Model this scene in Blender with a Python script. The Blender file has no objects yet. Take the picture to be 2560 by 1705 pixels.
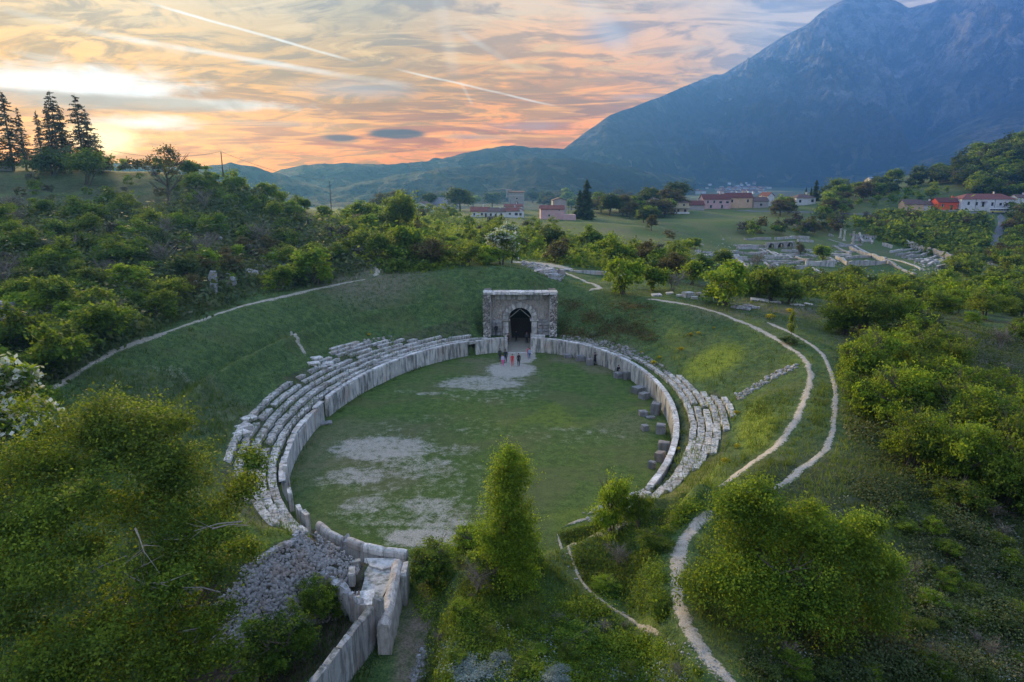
import bpy, math, random
import numpy as np
from mathutils import Vector, Matrix
R = math.radians
random.seed(7); rng = np.random.default_rng(7)
scn = bpy.context.scene
COL = scn.collection

# ------------------------------------------------------------------ camera
CH = 24.0; PITCH = R(13.6); FPX = 1708.0; CX, CY = 1280.0, 852.5
cam = bpy.data.cameras.new('camera'); camo = bpy.data.objects.new('camera', cam); COL.objects.link(camo)
camo.location = (0, 0, CH); camo.rotation_euler = (R(90) - PITCH, 0, 0)
cam.sensor_fit = 'HORIZONTAL'; cam.sensor_width = 36; cam.lens = 36 * FPX / 2560.0
cam.clip_start = .5; cam.clip_end = 60000
scn.camera = camo
scn.view_settings.view_transform = 'Standard'; scn.view_settings.look = 'None'
scn.view_settings.exposure = 0.36; scn.view_settings.gamma = 1.0; scn.view_settings.use_curve_mapping = False
scn.render.engine = 'CYCLES'
cy = scn.cycles
cy.use_denoising = True; cy.max_bounces = 8; cy.diffuse_bounces = 4; cy.glossy_bounces = 1
cy.transmission_bounces = 5; cy.transparent_max_bounces = 6; cy.volume_bounces = 3
cy.sample_clamp_indirect = 4

# img coordinates: the photograph measured 2354 px wide
S = 2560 / 2354.
def raydir(px, py):
    u = (px * S - CX) / FPX; v = (CY - py * S) / FPX
    c, s = math.cos(PITCH), math.sin(PITCH)
    return np.array([u, c + v * s, -s + v * c])
def atz(px, py, z):
    d = raydir(px, py); k = (z - CH) / d[2]; return np.array([d[0] * k, d[1] * k, z])
def atY(px, py, Y):
    d = raydir(px, py); k = Y / d[1]; return np.array([d[0] * k, Y, CH + d[2] * k])

# ------------------------------------------------------------------ node helper
class NT:
    def __init__(s, tree):
        s.t = tree; tree.nodes.clear()
    def n(s, typ, **kw):
        nd = s.t.nodes.new(typ)
        for k, v in kw.items(): setattr(nd, k, v)
        return nd
    def put(s, sock, v):
        if isinstance(v, bpy.types.NodeSocket): s.t.links.new(v, sock)
        elif v is not None:
            if isinstance(v, (tuple, list)) and len(v) == 3 and len(sock.default_value) == 4: v = (*v, 1)
            sock.default_value = v
    def m(s, op, a, b=None, c=None, clamp=False):
        nd = s.n('ShaderNodeMath', operation=op, use_clamp=clamp)
        for i, v in enumerate((a, b, c)):
            if v is not None: s.put(nd.inputs[i], v)
        return nd.outputs[0]
    def v(s, op, a, b=None):
        nd = s.n('ShaderNodeVectorMath', operation=op)
        s.put(nd.inputs[0], a)
        if b is not None: s.put(nd.inputs[3 if op == 'SCALE' else 1], b)
        return nd.outputs[1] if op in ('DOT_PRODUCT', 'LENGTH') else nd.outputs[0]
    def mix(s, f, a, b, blend='MIX'):
        nd = s.n('ShaderNodeMix', data_type='RGBA', blend_type=blend)
        s.put(nd.inputs[0], f); s.put(nd.inputs[6], a); s.put(nd.inputs[7], b)
        return nd.outputs[2]
    def noise(s, vec, scale, detail=4, rough=.5, dist=0, out=0):
        nd = s.n('ShaderNodeTexNoise')
        if vec is not None: s.put(nd.inputs['Vector'], vec)
        nd.inputs['Scale'].default_value = scale; nd.inputs['Detail'].default_value = detail
        nd.inputs['Roughness'].default_value = rough; nd.inputs['Distortion'].default_value = dist
        return nd.outputs[out]
    def ss(s, x, lo, hi, a=0., b=1.):
        nd = s.n('ShaderNodeMapRange', interpolation_type='SMOOTHSTEP')
        s.put(nd.inputs[0], x); s.put(nd.inputs[1], lo); s.put(nd.inputs[2], hi); s.put(nd.inputs[3], a); s.put(nd.inputs[4], b)
        return nd.outputs[0]
    def ramp(s, f, stops, mode='LINEAR'):
        nd = s.n('ShaderNodeValToRGB'); cr = nd.color_ramp; cr.interpolation = mode
        while len(cr.elements) < len(stops): cr.elements.new(.5)
        for e, (p, c) in zip(cr.elements, stops):
            e.position = p; e.color = (*c, 1) if len(c) == 3 else c
        s.put(nd.inputs[0], f); return nd.outputs[0]
    def xyz(s, x, y, z):
        nd = s.n('ShaderNodeCombineXYZ')
        for i, v in enumerate((x, y, z)): s.put(nd.inputs[i], v)
        return nd.outputs[0]
    def sep(s, v):
        nd = s.n('ShaderNodeSeparateXYZ'); s.put(nd.inputs[0], v); return nd.outputs

# ------------------------------------------------------------------ sky
SUN_AZ = R(-31.0); SUN_EL = R(13.0)
world = bpy.data.worlds.new('World'); scn.world = world; world.use_nodes = True
T = NT(world.node_tree)
dirv = T.n('ShaderNodeTexCoord').outputs['Generated']
dx, dy, dz = T.sep(dirv)
DEG = 180 / math.pi
el = T.m('MULTIPLY', T.m('ARCSINE', dz), DEG)
azi = T.m('MULTIPLY', T.m('ARCTAN2', dx, dy), DEG)
sky = T.n('ShaderNodeTexSky', sky_type='NISHITA', sun_disc=False, sun_elevation=SUN_EL, sun_rotation=SUN_AZ, altitude=900, dust_density=2.5)
def pangle(px, py):
    d = raydir(px, py); d = d / np.linalg.norm(d)
    return math.degrees(math.atan2(d[0], d[1])), math.degrees(math.asin(d[2])), d
elr = T.m('POWER', T.m('DIVIDE', T.m('MAXIMUM', el, 0), 90.), .5)       # sqrt scale: 1deg .105, 2.5 .167, 5 .236, 8 .298, 14 .394, 40 .667
sunny = T.ramp(elr, [(0, (.40, .20, .12)), (.09, (.50, .18, .07)), (.14, (.72, .25, .0)), (.19, (.72, .31, .0)), (.235, (.58, .31, .02)),
                     (.28, (.44, .30, .13)), (.36, (.42, .36, .28)), (.45, (.44, .41, .38)), (.62, (.36, .42, .54)), (1, (.33, .42, .60))])
cool = T.ramp(elr, [(0, (.50, .20, .06)), (.10, (.74, .27, .0)), (.18, (.88, .35, .0)), (.27, (.86, .46, .06)), (.34, (.86, .56, .33)), (.42, (.76, .64, .50)),
                    (.62, (.38, .44, .56)), (1, (.33, .42, .60))])
right = T.ramp(elr, [(0, (.7, .45, .30)), (.2, (.95, .55, .26)), (.30, (.98, .76, .50)), (.42, (.98, .88, .74)), (.55, (.6, .62, .66)), (.7, (.36, .44, .60)), (1, (.33, .42, .60))])
back = T.ramp(elr, [(0, (.40, .44, .56)), (.3, (.42, .47, .60)), (.6, (.36, .44, .62)), (1, (.33, .42, .60))])
azd = T.m('ABSOLUTE', T.m('SUBTRACT', azi, -22))
base = T.mix(T.ss(azd, 10, 24), sunny, cool)
base = T.mix(T.ss(azd, 32, 44), base, right)
base = T.v('SCALE', base, T.m('ADD', 1.0, T.m('MULTIPLY', T.m('MULTIPLY', T.ss(azd, 15, 30), T.ss(azd, 70, 55)), T.ss(el, 24, 10, 0., .28))))
base = T.mix(T.ss(azd, 60, 130), base, back)
base = T.mix(.12, base, T.v('SCALE', sky.outputs[0], .10))
# high cloud sheet, seen on a plane overhead
den = T.m('ADD', T.m('MAXIMUM', dz, 0), .20)
pl = T.xyz(T.m('DIVIDE', dx, den), T.m('DIVIDE', dy, den), 0)
def mapped(vec, rot, sc, loc=(0, 0, 0)):
    nd = T.n('ShaderNodeMapping'); T.put(nd.inputs[0], vec)
    nd.inputs['Rotation'].default_value = (0, 0, R(rot)); nd.inputs['Scale'].default_value = sc; nd.inputs['Location'].default_value = loc
    return nd.outputs[0]
n1 = T.noise(mapped(pl, 35, (1.3, 2.4, 1), (3.1, 1.2, 0)), 1.5, 6, .58, 1.9)
n2 = T.noise(mapped(pl, 62, (1.0, 3.4, 1), (7.1, 4.2, 0)), 1.9, 8, .64, 1.5)
n3 = T.noise(mapped(pl, -20, (1., 1., 1), (1, 9, 0)), 3.4, 7, .65, 1.9)
lowfade = T.ss(el, 2, 9)
c = T.mix(T.m('MULTIPLY', T.ss(n1, .43, .58), .85), base, T.mix(.8, base, (.25, .23, .26)))
c = T.mix(T.m('MULTIPLY', T.ss(n2, .50, .66), .8), c, T.mix(lowfade, (1.0, .50, .12), (.80, .70, .60)))
c = T.mix(T.m('MULTIPLY', T.ss(n3, .50, .66), .5), c, T.mix(.5, base, (.26, .25, .30)))
# flat bars of cloud near the horizon
bar = T.noise(T.xyz(T.m('MULTIPLY', azi, .10), T.m('MULTIPLY', el, 1.15), 0), 1.0, 5, .55, .9)
bar2 = T.noise(T.xyz(T.m('MULTIPLY', azi, .16), T.m('MULTIPLY', el, 2.1), 4), 1.0, 4, .5, .6)
lowmask = T.m('MULTIPLY', T.ss(el, .8, 2.2), T.ss(el, 9.5, 5.5))
c = T.mix(T.m('MULTIPLY', T.m('MULTIPLY', T.ss(bar, .46, .58), .85), lowmask), c, T.mix(T.ss(el, 2, 7), (.40, .15, .06), (.34, .26, .24)))
c = T.mix(T.m('MULTIPLY', T.m('MULTIPLY', T.ss(bar2, .54, .66), .6), lowmask), c, (1.05, .72, .34))
c = T.mix(T.m('MULTIPLY', T.ss(el, 17, 5), T.ss(azd, 48, 24)), c, T.v('MULTIPLY', c, (1.12, .76, .12)))
c = T.mix(T.m('MULTIPLY', T.ss(el, 26, 8), T.ss(azd, 60, 40)), c, T.v('MULTIPLY', c, (1.05, .95, .76)))
def blob(px, py, ra, re, nz=.5, soft=.6, nsc=.35):
    a0, e0, _ = pangle(px, py)
    qa = T.m('DIVIDE', T.m('SUBTRACT', azi, a0), ra); qe = T.m('DIVIDE', T.m('SUBTRACT', el, e0), re)
    q = T.m('SQRT', T.m('ADD', T.m('MULTIPLY', qa, qa), T.m('MULTIPLY', qe, qe)))
    nn = T.noise(T.xyz(T.m('MULTIPLY', azi, nsc), T.m('MULTIPLY', el, nsc * 2.5), px * .01), 1.0, 5, .6, .5)
    q = T.m('ADD', q, T.m('MULTIPLY', T.m('SUBTRACT', nn, .5), nz * 2))
    return T.ss(q, 1.0, 1.0 - soft)
# the sun behind thin cloud, just over the hill
c = T.mix(T.m('MULTIPLY', blob(260, 300, 22, 5.0, .35, 1.0), .45), c, (1.15, .62, .16))
c = T.mix(blob(215, 192, 8.4, 1.9, .55, .95), c, (1.0, .97, .92))
c = T.mix(blob(60, 185, 6., 1.0, .5, 1.), c, (.98, .93, .86))
c = T.mix(blob(330, 282, 5.2, .75, .6, 1.), c, (1.05, .97, .82))
c = T.mix(blob(240, 322, 3.2, 1.3, .5, .8), c, (1.6, 1.15, .5))
c = T.mix(T.m('MULTIPLY', blob(480, 240, 8.5, .55, .7, .9), .8), c, (1.0, .93, .82))
c = T.mix(T.m('MULTIPLY', blob(330, 238, 8.5, .75, .5, .5, .2), .75), c, (.48, .34, .20))
c = T.mix(T.m('MULTIPLY', blob(60, 225, 9.5, .75, .5, .6, .2), .65), c, (.46, .34, .22))
c = T.mix(T.m('MULTIPLY', blob(640, 285, 7, .35, .8, .9), .5), c, (.52, .38, .24))
# two small dark lens clouds, a third trailing right
c = T.mix(T.m('MULTIPLY', blob(915, 308, 2.9, .46, .22, .45), .92), c, (.06, .035, .03))
c = T.mix(T.m('MULTIPLY', blob(783, 317, 1.9, .38, .35, .6), .88), c, (.10, .06, .045))
c = T.mix(T.m('MULTIPLY', blob(1090, 315, 4.0, .34, .5, 1.), .75), c, (.42, .25, .22))
c = T.mix(T.m('MULTIPLY', blob(1230, 290, 5.0, .55, .6, 1.), .7), c, (.50, .30, .25))
c = T.mix(T.m('MULTIPLY', blob(1470, 222, 3.0, .30, .5, 1.), .7), c, (.62, .40, .30))
c = T.mix(T.m('MULTIPLY', blob(1400, 75, 3.6, 1.6, .5, .9), .6), c, (.32, .34, .42))
c = T.mix(T.m('MULTIPLY', blob(820, 205, 6.5, 1.0, .4, .9), .55), c, (.42, .39, .40))
# condensation trails
def trail(p1, p2, w, amp, colr=(1., .95, .88), fade=.12, wob=.0012):
    d1, d2 = pangle(*p1)[2], pangle(*p2)[2]
    nrm = np.cross(d1, d2); nrm /= np.linalg.norm(nrm); tv = d2 - d1; L = np.linalg.norm(tv); tv /= L
    wv = T.m('MULTIPLY', T.m('SUBTRACT', T.noise(dirv, 18, 3), .5), wob * 2)
    dd = T.m('ABSOLUTE', T.m('ADD', T.v('DOT_PRODUCT', dirv, tuple(nrm)), wv))
    al = T.m('SUBTRACT', T.v('DOT_PRODUCT', dirv, tuple(tv)), float(d1 @ tv))
    k = T.m('MULTIPLY', T.ss(al, -fade * L, fade * L), T.ss(al, L * (1 + fade), L * (1 - fade)))
    tex = T.ss(T.noise(dirv, 30, 4), .3, .6, .55, 1.)
    return T.m('MULTIPLY', T.m('MULTIPLY', T.m('MULTIPLY', T.ss(dd, w, w * .15), k), tex), amp)
for a_ in (((370, 15), (790, 134), .0024, .9), ((250, 82), (760, 168), .0045, .6), ((930, 163), (1260, 240), .0020, .7),
           ((1000, -40), (1045, 165), .014, .16), ((1058, 188), (1086, 240), .0034, .22), ((560, 140), (930, 195), .006, .25),
           ((0, 20), (420, 120), .006, .2), ((1330, -20), (1440, 120), .02, .22), ((1050, 70), (1200, 160), .006, .25)):
    c = T.mix(T.m('MULTIPLY', trail(*a_), .8), c, (1., .94, .86))
c = T.mix(T.m('MULTIPLY', T.ss(el, 16, 42), .78), c, T.mix(T.ss(n1, .42, .6), (.34, .47, .72), (.45, .52, .66)))
c = T.mix(T.m('MULTIPLY', T.ss(azd, 60, 120), .7), c, T.mix(T.ss(n1, .42, .6), (.34, .46, .70), (.46, .52, .64)))
c = T.v('SCALE', c, T.ss(el, 12, 45, .50, 1.0))
c = T.mix(T.ss(el, 0, -3), c, (.10, .11, .10))
bg = T.n('ShaderNodeBackground'); T.put(bg.inputs[0], c); bg.inputs[1].default_value = 1.75
WORLD_OUT = T.n('ShaderNodeOutputWorld'); T.t.links.new(bg.outputs[0], WORLD_OUT.inputs[0])
world.cycles.sampling_method = 'MANUAL'; world.cycles.sample_map_resolution = 1024

# ------------------------------------------------------------------ sun, low and veiled behind the left hill
sd = bpy.data.lights.new('sun', 'SUN'); sd.energy = 5.0; sd.angle = R(11); sd.color = (1.0, .72, .34)
so = bpy.data.objects.new('sun', sd); COL.objects.link(so)
sv = Vector((math.sin(SUN_AZ) * math.cos(SUN_EL), math.cos(SUN_AZ) * math.cos(SUN_EL), math.sin(SUN_EL)))
so.rotation_euler = sv.to_track_quat('Z', 'Y').to_euler()
so.location = (-60, 100, 60)

# ------------------------------------------------------------------ generic helpers
def tag(o, label=None, cat=None, group=None, kind=None):
    if label: o['label'] = label
    if cat: o['category'] = cat
    if group: o['group'] = group
    if kind: o['kind'] = kind
    return o
def empty(name, loc=(0, 0, 0), rz=0.0):
    o = bpy.data.objects.new(name, None); COL.objects.link(o)
    o.location = tuple(float(q) for q in loc); o.rotation_euler = (0, 0, rz); o.empty_display_size = .3
    return o
def mesh_np(name, V, F, mats=(), fattr=None, vattr=None, smooth=False, midx=None):
    """V (n,3); F = list of int arrays (m,k)"""
    me = bpy.data.meshes.new(name)
    F = [np.asarray(f, np.int32) for f in (F if isinstance(F, list) else [F]) if len(f)]
    nf = sum(len(f) for f in F); loops = np.concatenate([f.ravel() for f in F])
    tot = np.concatenate([np.full(len(f), f.shape[1], np.int32) for f in F])
    start = np.concatenate([[0], np.cumsum(tot)[:-1]]).astype(np.int32)
    me.vertices.add(len(V)); me.vertices.foreach_set('co', np.asarray(V, np.float32).ravel())
    me.loops.add(len(loops)); me.loops.foreach_set('vertex_index', loops)
    me.polygons.add(nf); me.polygons.foreach_set('loop_start', start)
    try: me.polygons.foreach_set('loop_total', tot)
    except Exception: pass
    if midx is not None: me.polygons.foreach_set('material_index', np.asarray(midx, np.int32))
    for m_ in (mats if isinstance(mats, (list, tuple)) else [mats]): me.materials.append(m_)
    for k, a in (fattr or {}).items():
        at = me.attributes.new(k, 'FLOAT', 'FACE'); at.data.foreach_set('value', np.asarray(a, np.float32))
    for k, a in (vattr or {}).items():
        at = me.attributes.new(k, 'FLOAT', 'POINT'); at.data.foreach_set('value', np.asarray(a, np.float32))
    me.update(calc_edges=True)
    if smooth: me.shade_smooth()
    return me
def obj(name, me, parent=None, loc=None, rot=None, sc=None):
    o = bpy.data.objects.new(name, me); COL.objects.link(o)
    if parent is not None: o.parent = parent
    if loc is not None: o.location = tuple(float(q) for q in loc)
    if rot is not None: o.rotation_euler = rot
    if sc is not None: o.scale = (sc, sc, sc) if np.isscalar(sc) else tuple(float(q) for q in sc)
    return o
class MB:
    """small mesh builder: boxes, tubes, prisms"""
    def __init__(s): s.V = []; s.F = []; s.M = []
    def add(s, vs, fs, m=0):
        b = len(s.V); s.V += [tuple(float(c) for c in v) for v in vs]; s.F += [tuple(b + i for i in f) for f in fs]; s.M += [m] * len(fs)
        return s
    def box(s, x0, x1, y0, y1, z0, z1, m=0):
        return s.add([(x0, y0, z0), (x1, y0, z0), (x1, y1, z0), (x0, y1, z0), (x0, y0, z1), (x1, y0, z1), (x1, y1, z1), (x0, y1, z1)],
                     [(0, 3, 2, 1), (4, 5, 6, 7), (0, 1, 5, 4), (1, 2, 6, 5), (2, 3, 7, 6), (3, 0, 4, 7)], m)
    def tube(s, pts, rad, n=6, m=0, cap=True):
        pts = [Vector(p) for p in pts]; k = len(pts); rad = [rad] * k if np.isscalar(rad) else rad
        vs = []
        for i, p in enumerate(pts):
            t = (pts[min(i + 1, k - 1)] - pts[max(i - 1, 0)]).normalized()
            a = t.orthogonal().normalized() if abs(t.z) > .9 else t.cross(Vector((0, 0, 1))).normalized()
            b = t.cross(a)
            for j in range(n):
                an = 2 * math.pi * j / n; vs.append(p + (a * math.cos(an) + b * math.sin(an)) * rad[i])
        fs = [(i * n + j, i * n + (j + 1) % n, (i + 1) * n + (j + 1) % n, (i + 1) * n + j) for i in range(k - 1) for j in range(n)]
        if cap: fs += [tuple(range(n))[::-1], tuple((k - 1) * n + j for j in range(n))]
        return s.add(vs, fs, m)
    def mesh(s, name, mats, smooth=False):
        me = bpy.data.meshes.new(name); me.from_pydata(s.V, [], s.F)
        for q in (mats if isinstance(mats, (list, tuple)) else [mats]): me.materials.append(q)
        if len(set(s.M)) > 1: me.polygons.foreach_set('material_index', s.M)
        me.update()
        if smooth: me.shade_smooth()
        return me
    def obj(s, name, mats, parent=None, loc=None, rz=None, smooth=False):
        return obj(name, s.mesh(name, mats, smooth), parent, loc, None if rz is None else (0, 0, rz))

def _h(ix, iy, seed):
    n = (ix * 374761393 + iy * 668265263 + seed * 1442695041) & 0xffffffff
    n = ((n ^ (n >> 13)) * 1274126177) & 0xffffffff
    return ((n ^ (n >> 16)) & 0xffffff) / float(0xffffff)
def vnoise(x, y, seed=0):
    x = np.asarray(x, float); y = np.asarray(y, float)
    ix = np.floor(x).astype(np.int64); iy = np.floor(y).astype(np.int64); fx = x - ix; fy = y - iy
    fx = fx * fx * (3 - 2 * fx); fy = fy * fy * (3 - 2 * fy)
    a = _h(ix, iy, seed); b = _h(ix + 1, iy, seed); c_ = _h(ix, iy + 1, seed); d = _h(ix + 1, iy + 1, seed)
    return (a * (1 - fx) + b * fx) * (1 - fy) + (c_ * (1 - fx) + d * fx) * fy - .5
def fbm(x, y, oct=4, seed=0, gain=.5):
    s_ = 0; am = 1
    for i in range(oct):
        s_ = s_ + vnoise(x * 2 ** i + 17.3 * i, y * 2 ** i - 9.1 * i, seed + i) * am; am *= gain
    return s_
def sstep(x, a, b):
    t = np.clip((x - a) / (b - a), 0, 1); return t * t * (3 - 2 * t)
# ------------------------------------------------------------------ materials
def newmat(name, rough=.85, spec=.25):
    m = bpy.data.materials.new(name); m.use_nodes = True; t = NT(m.node_tree)
    b = t.n('ShaderNodeBsdfPrincipled'); o = t.n('ShaderNodeOutputMaterial'); t.t.links.new(b.outputs[0], o.inputs[0])
    b.inputs['Roughness'].default_value = rough; b.inputs['Specular IOR Level'].default_value = spec
    return m, t, b
def bump(t, b, h, dist, strength=1.0):
    nd = t.n('ShaderNodeBump'); nd.inputs['Distance'].default_value = dist; nd.inputs['Strength'].default_value = strength
    t.put(nd.inputs['Height'], h); t.put(b.inputs['Normal'], nd.outputs[0])
def plain(name, col, rough=.8, var=.15, sc=3.0, spec=.25, metal=0):
    m, t, b = newmat(name, rough, spec)
    p = t.n('ShaderNodeNewGeometry').outputs['Position']
    n = t.noise(p, sc, 5, .6)
    t.put(b.inputs['Base Color'], t.mix(t.ss(n, .3, .7), tuple(c * (1 - var) for c in col), tuple(min(1, c * (1 + var)) for c in col)))
    b.inputs['Metallic'].default_value = metal
    return m
def stonemat(name, light, dark, moss=.35, sc=1.0, stain=.6, bstr=.6, warm=(.36, .27, .21)):
    m, t, b = newmat(name, .9, .2)
    p = t.n('ShaderNodeNewGeometry').outputs['Position']; nz = t.sep(t.n('ShaderNodeNewGeometry').outputs['Normal'])[2]
    rnd = t.n('ShaderNodeObjectInfo').outputs['Random']
    off = t.v('ADD', p, t.v('SCALE', t.xyz(rnd, rnd, rnd), 40.))
    n1 = t.noise(off, .9 * sc, 6, .65, .4); n2 = t.noise(p, 5.5 * sc, 6, .7); n3 = t.noise(off, .35 * sc, 3, .5)
    stv = t.n('ShaderNodeMapping'); t.put(stv.inputs[0], p); stv.inputs['Scale'].default_value = (2.2, 2.2, .35)
    n4 = t.noise(stv.outputs[0], 1.1 * sc, 5, .65)
    c = t.mix(t.ss(n1, .35, .68), light, tuple(l * .66 + d * .34 for l, d in zip(light, dark)))
    c = t.mix(t.m('MULTIPLY', t.ss(n3, .52, .66), .5), c, warm)
    c = t.mix(t.m('MULTIPLY', t.ss(n4, .45, .64), stain), c, dark)
    c = t.mix(t.m('MULTIPLY', t.ss(n2, .56, .70), .55), c, tuple(d * .8 for d in dark))
    c = t.mix(t.m('MULTIPLY', t.m('MULTIPLY', t.ss(t.noise(p, 2.3, 5, .65), .50, .62), t.ss(nz, .2, .9)), moss), c, (.055, .07, .03))
    c = t.v('SCALE', c, t.m('ADD', .78, t.m('MULTIPLY', rnd, .42)))
    t.put(b.inputs['Base Color'], c)
    bump(t, b, t.m('ADD', n2, t.m('MULTIPLY', n1, .8)), .05 * bstr)
    return m
M_STONE = stonemat('pale_limestone', (.64, .62, .59), (.14, .14, .135))
M_SEAT = stonemat('seat_stone', (.52, .51, .48), (.09, .09, .08), moss=.7, sc=1.9, stain=.75)
M_WALLST = stonemat('podium_stone', (.58, .56, .52), (.12, .13, .125), moss=.3, sc=1.0, stain=.9, warm=(.46, .33, .25))
M_RUBBLE = stonemat('rubble_stone', (.37, .36, .345), (.09, .088, .085), moss=.1, sc=2.6, stain=.5)
M_MORTAR = stonemat('mortar', (.15, .14, .125), (.06, .055, .05), moss=.5, sc=2.2)
M_CONC = stonemat('opus_core', (.62, .57, .52), (.11, .10, .09), moss=.2, sc=2.4, stain=.4)
M_RUIN = stonemat('ruin_stone', (.48, .47, .46), (.12, .12, .11), moss=.5, sc=.7)
M_ROCK = stonemat('outcrop_rock', (.42, .42, .43), (.10, .10, .10), moss=.8, sc=.8)
M_DARK = plain('painted_shade', (.02, .017, .014), .95, .2)  # near-black colour painted in for the shade inside openings
M_IRON = plain('iron', (.035, .030, .028), .6, .2, spec=.4)
M_WOOD = plain('weathered_wood', (.34, .30, .24), .8, .2)

def leafmat(name, cols, trans=.30, hue=.25, rough=.65, tint=(.26, .33, .02)):
    """cols: tones from dark to light, chosen per leaf"""
    m, t, b = newmat(name, rough, .2)
    tone = t.n('ShaderNodeAttribute', attribute_name='tone').outputs['Fac']
    rnd = t.n('ShaderNodeObjectInfo').outputs['Random']
    p = t.n('ShaderNodeNewGeometry').outputs['Position']
    f = t.m('ADD', tone, t.m('MULTIPLY', t.m('SUBTRACT', rnd, .5), hue), clamp=True)
    k = len(cols); c = t.ramp(f, [(i / (k - 1), cc) for i, cc in enumerate(cols)])
    c = t.v('SCALE', c, t.ss(t.noise(p, .25, 3, .6), .3, .7, .78, 1.2))
    t.put(b.inputs['Base Color'], c)
    tr = t.n('ShaderNodeBsdfTranslucent'); t.put(tr.inputs[0], t.mix(.5, t.v('SCALE', c, 1.5), tint))
    mx = t.n('ShaderNodeMixShader'); mx.inputs[0].default_value = trans
    out = [n for n in t.t.nodes if n.type == 'OUTPUT_MATERIAL'][0]
    t.t.links.new(b.outputs[0], mx.inputs[1]); t.t.links.new(tr.outputs[0], mx.inputs[2]); t.t.links.new(mx.outputs[0], out.inputs[0])
    return m
L_GREEN = leafmat('leaf_green', [(.012, .040, .006), (.050, .118, .012), (.135, .225, .018), (.30, .37, .024)], .5)
L_OLIVE = leafmat('leaf_olive', [(.020, .050, .008), (.068, .125, .015), (.155, .215, .022), (.28, .30, .028)], .5)
L_DARK = leafmat('leaf_dark', [(.010, .026, .008), (.026, .052, .012), (.050, .084, .018), (.085, .12, .024)], .25)
L_RUST = leafmat('leaf_rust', [(.035, .030, .014), (.075, .055, .022), (.12, .080, .030), (.13, .11, .035)], .2)
L_GREY = leafmat('twig_grey', [(.050, .050, .036), (.075, .07, .050), (.10, .092, .068), (.07, .095, .04)], .1, tint=(.10, .09, .05))
L_BRIGHT = leafmat('leaf_bright', [(.026, .072, .008), (.095, .19, .013), (.20, .31, .02), (.36, .42, .03)], .52)
L_FIR = leafmat('needles', [(.008, .014, .006), (.014, .022, .009), (.022, .034, .012), (.035, .045, .015)], .3, tint=(.20, .10, .02))
L_WHITE = leafmat('blossom', [(.32, .34, .26), (.50, .52, .42), (.62, .62, .50), (.72, .70, .58)], .25)
L_YELLOW = leafmat('yellow_bloom', [(.10, .14, .015), (.42, .34, .01), (.62, .46, .012), (.7, .5, .02)], .2)
L_SAGE = leafmat('sage_leaf', [(.09, .13, .12), (.15, .20, .19), (.22, .27, .25), (.32, .36, .33)], .1)
L_GRASS = leafmat('grass_blade', [(.022, .050, .014), (.050, .100, .024), (.085, .145, .030), (.15, .185, .034)], .35)
L_SCRUB = leafmat('scrub_leaf', [(.022, .042, .014), (.046, .076, .026), (.082, .104, .040), (.13, .125, .07)], .25)
M_BARK = plain('bark', (.10, .085, .07), .95, .35, 8)
M_TWIG = plain('dead_twig', (.23, .20, .17), .95, .25, 8)

# ------------------------------------------------------------------ the lie of the land
C0 = np.array([-1.656, 64.417]); AXV = np.array([.1423, .9898]); BXV = np.array([.9898, -.1423]); EA, EB = 17.1, 28.48
def ell(x, y):
    u = (x - C0[0]) * BXV[0] + (y - C0[1]) * BXV[1]; v = (x - C0[0]) * AXV[0] + (y - C0[1]) * AXV[1]
    k = np.sqrt((u / EA) ** 2 + (v / EB) ** 2) + 1e-9
    return np.sqrt(u * u + v * v) * (1 - 1 / k), np.degrees(np.arctan2(v / EB, u / EA))
def epos(t, s):
    """point on the ellipse at parameter t degrees, s metres further out along the ray"""
    c_, s_ = math.cos(R(t)), math.sin(R(t)); u, v = EA * c_, EB * s_; L = math.hypot(u, v)
    u, v = u * (1 + s / L), v * (1 + s / L)
    return np.array([C0[0] + u * BXV[0] + v * AXV[0], C0[1] + u * BXV[1] + v * AXV[1]])
RIM = [(-180, 16.3, 8.5), (-169, 17.1, 8.5), (-159, 17.2, 8.5), (-145, 14, 7.6), (-130, 9.5, 6.0), (-118, 5.0, 4.0), (-111, 2.4, 3.4), (-100, 2.2, 1.7),
       (-92, 2.0, .4), (-86, 2.0, .4), (-80, 2.6, 2.2), (-72, 3.0, 3.0), (-64, 1.0, 2.5), (-54, 1.4, 2.8), (-43, 2.2, 3.1), (-38, 5.4, 3.9), (-32, 7.0, 4.5),
       (-18, 8.8, 4.7), (-12, 9.8, 5.1), (1, 12.5, 5.2), (10, 15, 5.3), (29, 17.3, 6.0), (45, 16.8, 6.4), (63, 15.2, 6.6), (83, 16.5, 7.2), (98, 14.4, 9.5),
       (125, 15.6, 9.5), (144, 21.4, 8.6), (155, 20.6, 8.5), (168, 17.7, 8.5), (180, 16.3, 8.5)]
RT = np.array([r[0] for r in RIM], float); RR = np.array([r[1] for r in RIM], float); RZ = np.array([r[2] for r in RIM], float)
CP = []                                                     # control points of the open land
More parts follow.
